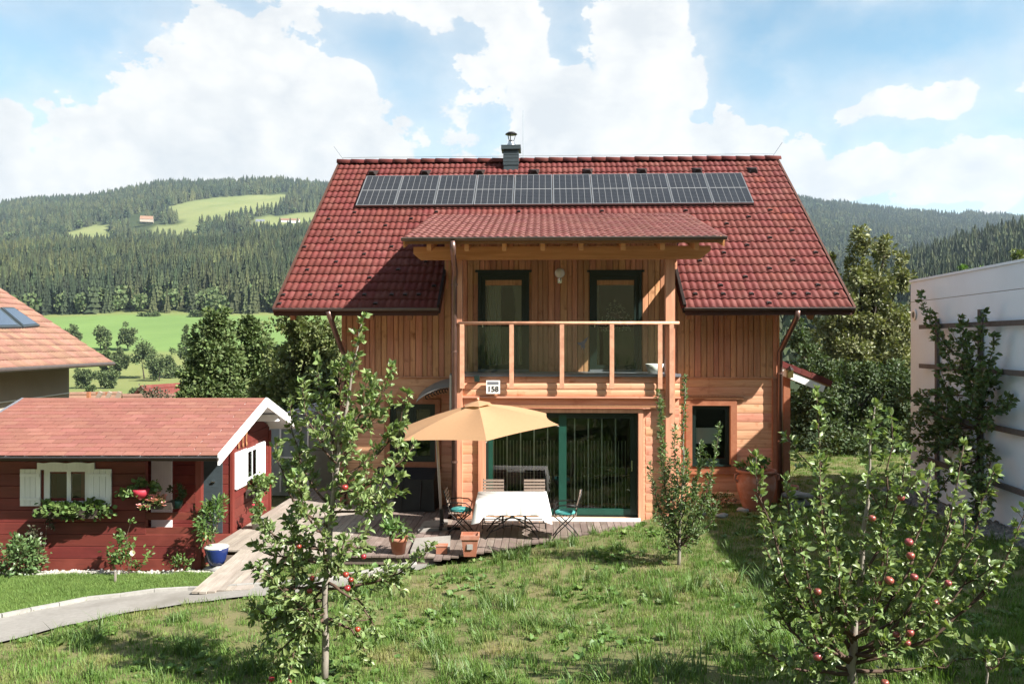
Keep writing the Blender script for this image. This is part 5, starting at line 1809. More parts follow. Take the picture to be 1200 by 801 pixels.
M['trellis'] = mat('trellis_beam', (.17, .155, .152), (.115, .105, .102), 4, .85, .15, (3, 3, 3), .1)
trel = thing('trellis', 'dark weathered wooden trellis fixed to the pale garage wall', 'trellis', gp(1.5, .1, .6))
for pyl, t0, t1 in ((383, wall_t(1085), 7.5), (428.5, wall_t(1085), 7.5), (482, wall_t(1085), 7.5), (535, wall_t(1085), 7.5)):
    y = (gC - gdir * t0).y
    z = CZ + (HY - pyl) / F * y
    part('trellis_rail', MB().beam(gp(t0, .12, z), gp(t1, .12, z), .06, .095), M['trellis'], trel)
for px in (1101, 1152, 1225):
    t = wall_t(px)
    part('trellis_post', MB().beam(gp(t, .05, .55), gp(t, .05, 4.32 if px != 1101 else 4.2), .10, .06, up=tuple(gout)), M['trellis'], trel)
gravel('grey_gravel', [((gp(t, .35, 0).x, gp(t, .35, 0).y), (gp(t + 1, .35, 0).x, gp(t + 1, .35, 0).y), .5) for t in range(0, 9)], 3000, .03, 'darkstone', 'strip of grey gravel along the foot of the garage wall', 8)

# ------------------------------------------------------------------ neighbour's house on the left
nh = thing('neighbour_house', 'cream rendered house with pale orange tiled roof and skylights', 'house', (-19, 22, -1))
yF = 26.5
nX = W(81, 440, yF - .8).x
eX, eZ = W(131, 424, yF).x, W(131, 424, yF).z
k_ = W(0, 338, yF); npit = math.atan2(k_.z - eZ, eX - k_.x)
nSL = 6.4
nw = part('wall', MB().box(nX - 9, nX, 12, yF - .8, -1.5, eZ - .1), M['cream'], nh)
part('base_trim', MB().box(nX, nX + .03, 12, yF - .8, -.2, W(81, 470, yF - .8).z), M['white'], nh)
v = MB(); v.tube([(nX + .06, yF - .9 - i * 1.2, W(81, 460, yF - .8).z - .05 * math.sin(math.pi * i / 9)) for i in range(11)], .018, 5); part('light_string', v, M['white'], nh)
nrf = part('roof', MB(), M['under'], nh); mb = MB()
dU = Vector((-math.cos(npit), 0, math.sin(npit))); nU = Vector((math.sin(npit), 0, math.cos(npit)))
A0 = Vector((eX, yF, eZ)); B0 = Vector((eX, 11.5, eZ))
v_ = [A0, B0, B0 + dU * nSL, A0 + dU * nSL]; w__ = [p - nU * .12 for p in v_]
mb.add([p - nU * .03 for p in v_] + w__, [(0, 1, 2, 3)[::-1], (4, 5, 6, 7), (0, 4, 5, 1)[::-1], (1, 5, 6, 2)[::-1], (2, 6, 7, 3)[::-1], (3, 7, 4, 0)[::-1]])
C0 = A0 + dU * nSL; dD = Vector((-math.cos(npit), 0, -math.sin(npit)))
mb.add([C0, C0 - Vector((0, yF - 11.5, 0)), C0 - Vector((0, yF - 11.5, 0)) + dD * nSL, C0 + dD * nSL], [(0, 1, 2, 3)])
nrf.data = mb.mesh('roof'); nrf.data.materials.append(M['under'])
ntw, ntl = .30, .34
NV, NF = tile_mesh(ntw * .99, ntl)
NRM = Matrix((( 0, dU.x, nU.x), (1, 0, 0), (0, dU.z, nU.z)))     # tile x -> +y, tile y -> up the slope
NRM = Matrix(((0, dU.x, nU.x), (1, dU.y, nU.y), (0, dU.z, nU.z)))
nme_ = np_mesh('tile', NV, NF); nme_.materials.append(M['ntile'])
sky_t0 = None
lst = []
for r in range(18):
    for c in range(34):
        lst.append((r, c, A0 - Vector((0, (c + 1) * ntw, 0)) + dU * (r * ntl - .05)))
lst.sort(key=lambda q: (q[0] > 11) * 100 + q[1])
for i, (r, c, p) in enumerate(lst[:290]):
    M4 = NRM.to_4x4(); M4.translation = p + nU * rnd.uniform(-.004, .004)
    place('tile', nme_, nrf, M4)
rs = lst[290:]
tv, tf = scatter(NV, NF, np.repeat(np.array(NRM)[None], len(rs), 0), np.array([p for _, _, p in rs]))
part('more_tiles', np_mesh('more_tiles', tv, tf), M['ntile'], nrf, kind='stuff')
v = MB(); v.tube([A0 + Vector((.06, 0, -.06)), B0 + Vector((.06, 0, -.06))], .065, 8); part('gutter', v, M['gutter'], nh)


def on_roof(px, py):
    """where the line of sight meets the neighbour's roof plane"""
    rr = Vector(((px - CX) / F, 1, (HY - py) / F)); o = Vector((0, 0, CZ))
    t = (A0 - o).dot(nU) / rr.dot(nU)
    return o + rr * t


for pq in ([(-22, 387), (24, 386), (-3, 363), (-44, 362)], [(26, 386), (45, 384), (14, 363), (-1, 363)]):
    p4 = [on_roof(*q) + nU * .10 for q in pq]
    cc = sum(p4, Vector()) / 4
    sk = part('skylight', MB().prism([cc + (q - cc) * 1.0 - nU * .0 for q in p4], -nU * .12), M['slate'], nh)
    part('pane', MB().add([cc + (q - cc) * .84 + nU * .012 for q in p4], [(0, 1, 2, 3)]), M['skyglass'], sk)


# ------------------------------------------------------------------ roofs down in the village
def small_house(label, px, py_ridge, D, wid, dep, rise, wallm, roofm, rz, base=-9):
    p = W(px, py_ridge, D)
    t = thing('village_house', label, 'house', (p.x, p.y, base), local=True, rz=rz)
    h = p.z - base; e = h - rise
    part('wall', MB().box(-wid / 2 + .4, wid / 2 - .4, -dep / 2 + .5, dep / 2 - .5, 0, e).prism([(-wid / 2 + .4, -dep / 2 + .5, e), (-wid / 2 + .4, 0, h - .2), (-wid / 2 + .4, dep / 2 - .5, e)], (wid - .8, 0, 0)), M[wallm], t)
    rf = part('roof', MB(), M[roofm], t); mb = MB()
    for s in (-1, 1):
        a = [(-wid / 2, s * dep / 2, e - .1), (wid / 2, s * dep / 2, e - .1), (wid / 2, 0, h), (-wid / 2, 0, h)]
        mb.add(a + [(x, y, z - .2) for x, y, z in a], [(0, 1, 2, 3), (7, 6, 5, 4), (0, 4, 5, 1), (1, 5, 6, 2), (3, 7, 4, 0)])
    rf.data = mb.mesh('roof'); rf.data.materials.append(M[roofm])
    n = 6
    for i in range(n):      # tile courses as low steps
        f = (i + .5) / n
        y = -dep / 2 * (1 - f); z = e - .1 + (h - e + .1) * f
        part('tile_course', MB().box(-wid / 2, wid / 2, y - .05, y + .05, z, z + .09), M[roofm], rf)
    for xx in (-wid / 4, wid / 5):
        w = part('window', MB().box(xx, xx + .9, -dep / 2 + .44, -dep / 2 + .52, e - 1.9, e - .7), M['white'], t)
        part('pane', MB().box(xx + .1, xx + .8, -dep / 2 + .42, -dep / 2 + .45, e - 1.8, e - .8), M['cell'], w)
    return t


t = small_house('distant house with red roof and dark triangular gable behind the hut ridge', 165, 461, 62, 8, 7, 2.6, 'cream', 'ntile', .12)
v = MB(); v.add([(1.6, -3.3, 6.0), (3.3, -3.3, 6.0), (2.45, -3.3, 7.6), (2.45, -.8, 7.6)], [(0, 1, 2), (1, 3, 2), (0, 2, 3)]); part('dormer', v, M['darkcover'], t)
small_house('distant house with steep red roof and white gable beside the conifer', 200, 449, 80, 7.5, 9, 4.2, 'white', 'tile', 1.2)
small_house('distant house with pale tiled roof next to the cream wall', 96, 459, 50, 4.5, 6, 2.0, 'cream', 'ntile', .3, -7)
sc_ = thing('roof_frame', 'pale timber roof frame rising among the village roofs', 'roof frame', W(122, 475, 46))
for i in range(6):
    a = W(104 + i * 6, 474, 46 + i * .4); b = W(110 + i * 5.5 + (3 if i % 2 else -6), 459, 46 + i * .4)
    part('rafter', MB().beam(a, b, .16, .2), M['slat'] if i % 2 else M['trim'], sc_)
c = W(183, 475, 40)
boxplant('dark_shrub', 'dark reddish shrub against the village roofs', 'shrub', (c.x, c.y, c.z + .2), (.75, .7, .8), 900, .14, 'purple_leaf', 41)
small_house('tiny farmhouse among trees below the high pasture', 172, 253, 1750, 26, 18, 8, 'cream', 'ntile', .3, W(172, 253, 1750).z - 14)
small_house('long white farm building beside the high pasture', 340, 256, 1720, 40, 14, 5, 'white', 'ntile', .1, W(340, 256, 1720).z - 12)
small_house('small farm building right of the long white one', 305, 257, 1720, 18, 12, 5, 'white', 'bandgrey', .2, W(305, 257, 1720).z - 12)
small_house('small barn at the edge of the bright green field', 145, 371, 565, 9, 7, 2.5, 'slat', 'bandgrey', .4, W(145, 371, 565).z - 5.5)

# ------------------------------------------------------------------ film greenhouse behind the hut
gh = thing('polytunnel', 'rounded grey film greenhouse standing behind the hut', 'greenhouse', (-5.4, 21, 0))
gx0, gx1, gyy0, gyy1 = -6.6, -4.55, 20.6, 23.6
n = 14
arc = [((gx0 + gx1) / 2 - (gx1 - gx0) / 2 * math.cos(t), 0, .75 + 1.15 * math.sin(t)) for t in np.linspace(0, math.pi, n)]
arc = [(gx0, 0, -.2)] + arc + [(gx1, 0, -.2)]
mb = MB(); v = [(a, gyy0, c) for a, b, c in arc] + [(a, gyy1, c) for a, b, c in arc]; n = len(arc)
mb.add(v, [(i, i + 1, n + i + 1, n + i) for i in range(n - 1)] + [tuple(range(n - 1, -1, -1)), tuple(range(n, 2 * n))])
part('film', mb, M['tarp'], gh, True)
for yy in np.linspace(gyy0, gyy1, 4):
    part('hoop', MB().tube([(a, yy, c + .012) for a, b, c in arc], .022, 6), M['steel'], gh)
part('door_frame', MB().box(-5.9, -5.86, gyy0 - .03, gyy0 + .02, -.1, 1.6).box(-5.2, -5.16, gyy0 - .03, gyy0 + .02, -.1, 1.6).box(-5.86, -5.2, gyy0 - .03, gyy0 + .02, 1.56, 1.6).box(-5.86, -5.2, gyy0 - .03, gyy0 + .02, .75, .79), M['white'], gh)

# ------------------------------------------------------------------ terrace furniture
def parasol():
    t = thing('parasol', 'tilted peach and yellow cantilever parasol on the terrace', 'parasol', (-1.4, 16.0, 0))
    cor = [W(472, 516, 14.9), W(570, 516.5, 14.25), W(655, 497.5, 14.9), W(640, 484, 15.9), W(548, 485, 16.4), W(468, 502, 15.9)]
    ap = W(560, 472.5, 15.3)
    # hexagonal cover, panels sag between the ribs and their hems curve inwards
    mb = MB(); ns, nt_ = 8, 6
    for k in range(6):
        a, b = cor[k], cor[(k + 1) % 6]; base = len(mb.v); vs = []
        mid = sum(cor, Vector()) / 6
        for i in range(nt_ + 1):
            f = i / nt_
            for j in range(ns + 1):
                s = j / ns
                rim = a.lerp(b, s); rim = rim.lerp(mid, .055 * math.sin(math.pi * s))
                p = ap.lerp(rim, f); p.z += .07 * math.sin(math.pi * f) * .6 - .04 * math.sin(math.pi * s) * math.sin(math.pi * f)
                vs.append(p)
        mb.add(vs, [(i * (ns + 1) + j, (i + 1) * (ns + 1) + j, (i + 1) * (ns + 1) + j + 1, i * (ns + 1) + j + 1) for i in range(nt_) for j in range(ns)])
    cn = part('canopy', mb, M['canvas'], t, True)
    # small vent cap
    mb = MB(); vs = [ap + Vector((0, 0, .06))]
    for k in range(12):
        f = k / 2; a, b = cor[int(f) % 6], cor[(int(f) + 1) % 6]; rim = a if k % 2 == 0 else a.lerp(b, .5)
        vs.append(ap.lerp(rim, .18 if k % 2 == 0 else .165) + Vector((0, 0, .055)))
    mb.add(vs, [(0, 1 + k, 1 + (k + 1) % 12) for k in range(12)]); part('vent_cap', mb, M['canvas'], cn, False)
    part('finial', MB().ball(ap + Vector((0, 0, .08)), .028, 10, 6).tube([ap, ap + Vector((0, 0, .07))], .014, 6), M['railwood'], t, True)
    for c in cor:
        part('rib', MB().tube([ap - Vector((0, 0, .05)), c - Vector((0, 0, .03))], .011, 5), M['pole'], t)
    top = W(511.5, 505, 16.0)
    part('mast', MB().tube([(-1.385, 16.0, .05), top], .028, 10), M['pole'], t, True)
    part('arm', MB().tube([top, (top + ap) / 2 + Vector((0, 0, .0)), ap - Vector((0, 0, .16))], .022, 8), M['pole'], t, True)
    part('hub', MB().lathe(ap - Vector((0, 0, .2)), [(.05, 0), (.06, .1), (.03, .16)], 10), M['black'], t)
    part('clamp', MB().tube([(-1.386, 16.0, .04), (-1.39, 16.0, .42)], .042, 10), M['black'], t)
    part('cross_foot', MB().beam((-1.75, 16.0, .035), (-1.02, 16.0, .035), .06, .05).beam((-1.385, 15.7, .085), (-1.385, 16.25, .085), .06, .05), M['black'], t)
    return t


parasol()
def slab_at(label, pts, z0, z1, seed):
    p = [G(a, b, z1) for a, b in pts]
    o = part('base_slab', MB().prism([(q.x, q.y, z1) for q in p], (0, 0, z0 - z1)), M['concrete']); tag(o, label, 'slab')
slab_at('grey concrete slab weighting the parasol foot, the front one', [(481, 645), (527, 643), (528, 627), (487, 630)], .004, .06, 1)
slab_at('grey concrete slab weighting the parasol foot, the rear one', [(490, 620), (524, 618), (525, 608), (497, 610)], .004, .06, 2)

# table under a white cloth
TX0, TX1, TY0, TY1, TZt = -.64, .65, 15.12, 16.0, .75
tab = thing('garden_table', 'black iron garden table under a white tablecloth', 'table', ((TX0 + TX1) / 2, (TY0 + TY1) / 2, 0))
part('table_top', MB().box(TX0, TX1, TY0, TY1, TZt - .035, TZt - .004), M['slat'], tab)
for yy in (TY0 + .12, TY1 - .12):
    for s in (1, -1):
        xm_ = (TX0 + TX1) / 2
        part('leg', MB().tube([(xm_ - s * .5, yy, .0), (xm_ - s * .34, yy, .22), (xm_ + s * .1, yy, .5), (xm_ + s * .46, yy, TZt - .04)], .013, 6), M['black'], tab, True)
    part('stretcher', MB().tube([(xm_ - .42 + .84 * i / 8, yy, .12 + .14 * math.sin(math.pi * i / 8)) for i in range(9)], .011, 6), M['black'], tab, True)
part('cross_bar', MB().tube([((TX0 + TX1) / 2, TY0 + .12, .42), ((TX0 + TX1) / 2, TY1 - .12, .42)], .011, 6), M['black'], tab)


def tablecloth():
    g = random.Random(2)
    per = []
    n = 26
    x0, x1, y0, y1 = TX0 - .015, TX1 + .015, TY0 - .015, TY1 + .015
    for i in range(n): per.append((x0 + (x1 - x0) * i / n, y0))
    for i in range(18): per.append((x1, y0 + (y1 - y0) * i / 18))
    for i in range(n): per.append((x1 - (x1 - x0) * i / n, y1))
    for i in range(18): per.append((x0, y1 - (y1 - y0) * i / 18))
    N_ = len(per); cx, cy = (x0 + x1) / 2, (y0 + y1) / 2
    v = []; rows = 7
    for r in range(rows):
        f = r / (rows - 1)
        for i, (a, b) in enumerate(per):
            corner = min(abs(a - x0), abs(a - x1)) + min(abs(b - y0), abs(b - y1))
            cf = math.exp(-(corner / .10) ** 2)
            drop = (.26 + .16 * cf) * f
            wave = (.022 * math.sin(i * 1.15) + .012 * math.sin(i * 2.7 + 1)) * f ** .7
            nx = (1 if a >= x1 - 1e-6 else -1 if a <= x0 + 1e-6 else 0); ny = (1 if b >= y1 - 1e-6 else -1 if b <= y0 + 1e-6 else 0)
            out_ = .014 + .03 * f + wave + .05 * cf * f
            v.append((a + nx * out_, b + ny * out_, TZt + .004 - drop - (0.006 if 0 < r else 0)))
    f_ = [(r * N_ + i, (r + 1) * N_ + i, (r + 1) * N_ + (i + 1) % N_, r * N_ + (i + 1) % N_) for r in range(rows - 1) for i in range(N_)]
    f_.append(tuple(range(N_)))
    o = part('tablecloth', MB().add(v, f_), M['cloth'], None, True)
    tag(o, 'white cloth draped over the garden table', 'tablecloth')


tablecloth()


def bistro_chair(name, label, loc, rz, cushion, arms):
    """folding chair, sits facing local -y"""
    t = thing(name, label, 'chair', loc, 'folding chairs at the terrace table', True, rz)
    for s in (-1, 1):
        x = s * .205
        part('leg', MB().tube([(x, -.24, 0), (x, -.14, .14), (x, .06, .34), (x, .19, .47), (x, .25, .68), (x, .31, .90)], .011, 6), M['black'], t, True)
        part('leg', MB().tube([(x * .9, .26, 0), (x * .9, .16, .14), (x * .9, -.05, .34), (x * .9, -.20, .455)], .011, 6), M['black'], t, True)
        if arms:
            part('armrest', MB().tube([(x * 1.1, .24, .66), (x * 1.16, .05, .675), (x * 1.16, -.12, .66), (x * 1.14, -.19, .60), (x * 1.05, -.17, .47)], .012, 6), M['black'], t, True)
    part('stretcher', MB().tube([(-.205, -.17, .10), (.205, -.17, .10)], .009, 6), M['black'], t)
    part('stretcher', MB().tube([(-.185, .19, .10), (.185, .19, .10)], .009, 6), M['black'], t)
    for i in range(7):
        y = -.20 + i * .062
        part('seat_slat', MB().box(-.215, .215, y, y + .042, .455, .472), M['slat'], t)
    for i in range(5):
        z = .60 + i * .062; y = .228 + (z - .60) * .27
        part('back_slat', MB().box(-.215, .215, y - .016, y - .002, z, z + .042), M['slat'], t)
    if cushion:
        part('cushion', MB().lathe((0, 0, .472), [(.15, 0), (.2, .012), (.205, .03), (.17, .052), (.05, .06)], 18), M['teal'], t, True)
    return t


bistro_chair('folding_chair', 'slatted folding chair behind the table in front of the wooden post', (-.38, 16.32, 0), 0, False, False)
bistro_chair('folding_chair', 'slatted folding chair behind the table in front of the terrace glass', (.46, 16.32, 0), 0, False, False)
bistro_chair('folding_chair', 'folding armchair with teal cushion between the table and the parasol pole', (-.98, 15.55, 0), R(88), True, True)
bistro_chair('folding_chair', 'folding armchair with teal cushion at the table end by the green door post', (1.0, 15.3, 0), R(-96), True, True)

# pots on the terrace
c = G(551, 650, 0)
t = thing('planter', 'tall square terracotta planter near the front edge of the deck', 'planter', c)
v = MB(); a, b, h = .105, .15, .37
v.add([(c.x + s * q, c.y + u * q, z) for z, q in ((0, a), (h - .07, b * .95), (h - .07, b * 1.06), (h, b * 1.06), (h, b * .9), (h - .05, b * .88)) for s, u in ((-1, -1), (1, -1), (1, 1), (-1, 1))],
      [(3, 2, 1, 0)] + [(r * 4 + i, r * 4 + (i + 1) % 4, r * 4 + 4 + (i + 1) % 4, r * 4 + 4 + i) for r in range(5) for i in range(4)] + [(20, 21, 22, 23)])
part('pot', v, M['terracotta'], t)
part('relief', MB().box(c.x - .05, c.x + .05, c.y - .142, c.y - .13, .13, .22), M['kerb'], t)
c = G(518, 648, 0)
t = thing('brick', 'small terracotta block lying on the deck edge', 'block', c)
part('block', MB().box(c.x - .1, c.x + .09, c.y - .06, c.y + .08, .002, .13), M['terracotta'], t)
part('lid', MB().box(c.x - .11, c.x + .1, c.y - .07, c.y + .09, .131, .155), M['terracotta'], t)
c = G(467, 648, 0)
t = thing('potted_plant', 'terracotta pot with spiky green plant on the deck behind the apple tree', 'potted plant', c)
part('pot', MB().lathe(c, [(.11, 0), (.15, .22), (.165, .225), (.17, .29), (.14, .29), (.13, .25)], 20), M['terracotta'], t, True)
part('soil', MB().lathe((c.x, c.y, .24), [(.14, 0), (.13, .012)], 16), M['soil'], t)
shrub(t, (c.x, c.y, .44), (.24, .22, .2), 150, .17, M['herb'], 51, NARROW, stems=5, up=.2, hollow=.1)

# covered stack under the left window
p0, p1 = G(432, 594, 0), G(511, 594, 0)
cvx0, cvx1 = H(436, 560, YW - .6)[0], H(511, 560, YW - .6)[0]
t = thing('covered_bench', 'black covered furniture standing below the window in the shade', 'cover', h2w((cvx0 + cvx1) / 2, YW - .5, 0), local=True, rz=-TH)
v = MB(); wd = (cvx1 - cvx0) / 2
v.add([(-wd, -.35, .02), (wd, -.35, .02), (wd, .38, .02), (-wd, .38, .02), (-wd + .03, -.31, .72), (wd - .03, -.30, .70), (wd - .04, .34, .86), (-wd + .04, .34, .88)], [(0, 1, 5, 4), (1, 2, 6, 5), (2, 3, 7, 6), (3, 0, 4, 7), (4, 5, 6, 7)])
part('cover', v, M['darkcover'], t)
for i in range(3):
    part('fold', MB().tube([(-wd + .3 + i * .4, -.353, .06), (-wd + .28 + i * .42, -.345, .4), (-wd + .33 + i * .4, -.325, .70)], .016, 5), M['darkcover'], t)

# right of the bay: big pot, stones, flowers, foreground slab
c = h2w(H(886, 585, YW - .9)[0], YW - .9, gz(5.0, 17.4))
t = thing('terracotta_urn', 'big terracotta urn with plant at the right corner of the timber house', 'urn', c)
part('pot', MB().lathe(c, [(.24, 0), (.27, .05), (.34, .25), (.40, .5), (.41, .66), (.37, .76), (.36, .80), (.42, .84), (.42, .88), (.36, .88), (.34, .78)], 26), M['terracotta'], t, True)
for s in (-1, 1):
    part('handle', MB().tube([(c.x + s * .38, c.y - .05, c.z + .62), (c.x + s * .47, c.y - .05, c.z + .68), (c.x + s * .46, c.y - .05, c.z + .78), (c.x + s * .38, c.y - .05, c.z + .80)], .025, 8), M['terracotta'], t, True)
part('soil', MB().lathe((c.x, c.y, c.z + .8), [(.34, 0), (.33, .01)], 18), M['soil'], t)
shrub(t, (c.x - .02, c.y, c.z + .97), (.3, .28, .16), 260, .10, M['herb'], 52, stems=4)
c2 = W(940, 572, 17.6)
rock('flat_stone', 'long white stone slab lying beside the canopy post', (W(932, 572, 17.4).x, 17.4, .42), (.42, .3, .10), 11, 'kerb')
rock('flat_stone', 'smaller white stone slab behind the apple shoots by the canopy', (W(965, 568, 17.6).x, 17.6, .46), (.30, .25, .07), 12, 'kerb')
rock('support_stone', 'grey boulder carrying the white stone slab by the canopy', (W(935, 585, 17.4).x, 17.45, .2), (.34, .25, .2), 13, 'darkstone')
c = W(928, 575, 18.0)
t = thing('flower_pot', 'small round terracotta pot at the foot of the canopy post', 'pot', (c.x, c.y, .3))
part('pot', MB().lathe((c.x, c.y, .32), [(.08, 0), (.14, .12), (.15, .2), (.12, .2), (.1, .1)], 16), M['terracotta'], t, True)
part('soil', MB().lathe((c.x, c.y, .44), [(.11, 0), (.1, .01)], 14), M['soil'], t)
c = W(836, 598, 17.8)
boxplant('flower_clump', 'low clump of white flowers below the right-hand window', 'flowers', (c.x, 17.9, .22), (.55, .2, .14), 300, .06, 'herb', 53, None, ('whiteflower', 40, .04))
for i, (px, py) in enumerate(((822, 603), (845, 606), (870, 600))):
    p = ray_ground(px, py)
    rock('edging_stone', ['pale edging stone left of the white flowers', 'pale edging stone below the white flowers', 'pale edging stone between the white flowers and the urn'][i], (p.x, p.y, p.z + .03), (.16, .11, .08), 20 + i)
c = G(772, 604, .02)
t = thing('clay_bowl', 'low clay bowl beside the corner post of the bay', 'bowl', (c.x, c.y, .03))
part('bowl', MB().lathe((c.x, c.y, .03), [(.14, 0), (.2, .14), (.22, .2), (.19, .2), (.16, .1)], 18), M['terracotta'], t, True)
part('soil', MB().lathe((c.x, c.y, .17), [(.18, 0), (.17, .01)], 14), M['soil'], t)
c = W(785, 585, 16.75)
for i in range(3):
    hx = H(842 + 9 * i, 585, YW - .05)
    o = part('wall_ornament', MB().tube([(0, 0, 0), (.06, -.02, .05), (0, -.04, .1), (-.05, -.02, .05), (.02, 0, .02)], .012, 6), M['steel'], house)
    o.location = Vector((hx[0], YW - .06, hx[1] - .05)) - OH


# ------------------------------------------------------------------ lawn cover
def path_y(x, pts):
    p = sorted((q.x, q.y) for q in pts)
    return np.interp(x, [a for a, b in p], [b for a, b in p])


def free_of_things(x, y):
    xh, yh = cT * x - sT * y, sT * x + cT * y
    df = np.where(xh < -1.95, 13.95, 13.72 + np.maximum(0, xh + 1.95) * .735)
    bad = (xh > -6.1) & (xh < 3.0) & (yh > df + .02)
    bad |= (xh > -5.42) & (xh < -4.5) & (yh > 12.1) & (yh < 14.3)
    bad |= (xh > wxL - .1) & (xh < wxR + .2) & (yh > YW - .1)
    bad |= (xh > bxL) & (xh < bxR + .1) & (yh > YB - .1)
    bad |= (x < -4.95) & (y > 13.78)
    bad |= (x < -1.35) & (y > path_y(x, pb_) + .05) & (y < path_y(x, pa) + .09)
    rel = (x - gC.x) * gout.x + (y - gC.y) * gout.y
    bad |= (rel < .75) & (y < 19.2)
    bad |= (x < 6.3) & (y > 20)
    return ~bad


def blade_clump(seed, n, spread, h0, h1, w, bend=.5):
    g = np.random.default_rng(seed); mb_v, mb_f = [], []
    for i in range(n):
        a = g.uniform(0, 6.28); r = spread * g.random() ** .6
        p = np.array([r * math.cos(a), r * math.sin(a), -.01]); h = g.uniform(h0, h1)
        t = g.uniform(0, 6.28); d = np.array([math.cos(t), math.sin(t), 0]); s = np.array([-d[1], d[0], 0]) * w * g.uniform(.7, 1.3)
        b = bend * h * g.uniform(.2, 1.2); k = len(mb_v)
        mb_v += [p - s, p + s, p + d * b * .35 + [0, 0, h * .6] - s * .7, p + d * b * .35 + [0, 0, h * .6] + s * .7, p + d * b + [0, 0, h * .96]]
        mb_f += [(k, k + 1, k + 3), (k, k + 3, k + 2), (k + 2, k + 3, k + 4)]
    return np_mesh('clump', np.array(mb_v), np.array(mb_f))


def rosette(seed, n, l0, l1, T):
    g = np.random.default_rng(seed); a = np.arange(n) * 2.4 + g.normal(0, .3, n)
    D = np.stack([np.cos(a), np.sin(a), g.uniform(.25, 1.1, n)], 1)
    v, f = scatter(T[0], T[1], frames(D, g, g.uniform(l0, l1, n), .9), np.zeros((n, 3)))
    return np_mesh('rosette', v, f)


def with_mat(me, m):
    me.materials.append(M[m]); return me


def lawn_points(n, x0, x1, y0, y1, prob):
    x = nrg.uniform(x0, x1, n); y = nrg.uniform(y0, y1, n)
    k = free_of_things(x, y) & (np.abs(x / y) < .70) & (nrg.random(n) < prob(x, y))
    return x[k], y[k]


def scatter_on_lawn(name, x, y, smin, smax, nk, kinds_, label, tilt=.15):
    n = len(x); s = nrg.uniform(smin, smax, n)
    P = np.stack([x, y, ground_z(x, y)], 1)
    rot = np.stack([nrg.normal(0, tilt, n), nrg.normal(0, tilt, n), nrg.uniform(0, 6.28, n)], 1)
    return instancer(name, P, rot, np.stack([s, s, s * nrg.uniform(.7, 1.25, n)], 1), nrg.integers(0, nk, n), kinds_, label)


def dry(x, y):      # 0 lush .. 1 dry and thin
    d = .5 + .5 * np.sin(x * 1.1 + .6 * np.sin(y * .9)) * np.sin(y * .8 + .5 * x + 1.2)
    return np.clip(d * np.where(x > 2.2, .35, 1.0), 0, 1)


x, y = lawn_points(60000, -13, 12, 4.5, 25.5, lambda x, y: np.clip(9.5 / y, .35, 1) * (1 - .55 * dry(x, y)) * np.where((x < -4.0) & (y > path_y(x, pa)), 0, 1))
scatter_on_lawn('grass', x, y, .7, 1.25, 5, [with_mat(blade_clump(i, 26, .10, .03, .085, .0035), 'grass') for i in range(4)] + [with_mat(blade_clump(9, 20, .09, .06, .13, .004), 'grass')], 'short grass growing over the sloping lawn')
x, y = lawn_points(40000, -11, -4, 11, 14, lambda x, y: np.where(y > path_y(x, pa), 1, 0))
scatter_on_lawn('lush_grass', x, y, .75, 1.2, 3, [with_mat(blade_clump(20 + i, 26, .10, .04, .085, .0035), 'hutgrass') for i in range(3)], 'lush mown grass between the path and the red hut')
# weeds and taller tufts gather in patches
pat = lambda x, y: np.clip((np.sin(x * 2.1 + y) * np.sin(y * 1.7 - x * .6 + 2) + .15), 0, 1) ** 1.3
x, y = lawn_points(9000, -9, 9, 5, 17.5, lambda x, y: pat(x, y) * np.where((x < -4.0) & (y > path_y(x, pa)), .05, 1))
scatter_on_lawn('weeds', x, y, .4, .95, 4, [with_mat(rosette(i, 9 + i, .06, .13, LEAF if i % 2 else ROUND), 'weed') for i in range(4)], 'broad-leaved weeds spread through the lawn', .2)
tx, ty = [], []
for px, py, n, s in ((90, 752, 22, .22), (200, 730, 10, .18), (215, 765, 18, .2), (420, 700, 18, .25), (600, 655, 16, .2), (655, 640, 10, .15), (575, 712, 18, .25), (640, 735, 16, .3), (760, 790, 22, .3),
                     (870, 755, 18, .3), (720, 648, 10, .3), (500, 760, 16, .3), (690, 680, 10, .25), (330, 720, 14, .25), (560, 795, 18, .3), (300, 790, 14, .25), (840, 690, 12, .3), (780, 700, 10, .3), (930, 700, 10, .3)):
    p = ray_ground(px, py)
    for k in range(n):
        tx.append(p.x + nrg.normal(0, s)); ty.append(p.y + nrg.normal(0, s * .7))
x, y = lawn_points(1500, -9, 9, 5, 17, lambda x, y: pat(y * 1.3 + 2, x * 1.1) * .5 * np.where((x < -4.0) & (y > path_y(x, pa)), .05, 1))
x = np.concatenate([x, tx]); y = np.concatenate([y, ty]); k = free_of_things(x, y)
scatter_on_lawn('grass_tufts', x[k], y[k], .55, 1.25, 3, [with_mat(blade_clump(30 + i, 30, .07, .09, .26, .005, .9), 'weed') for i in range(3)], 'taller tufts of grass standing in the lawn')


# ------------------------------------------------------------------ fruit trees
def bez(a, c, b, n):
    return [a * ((1 - t) ** 2) + c * (2 * t * (1 - t)) + b * (t * t) for t in (i / n for i in range(n + 1))]


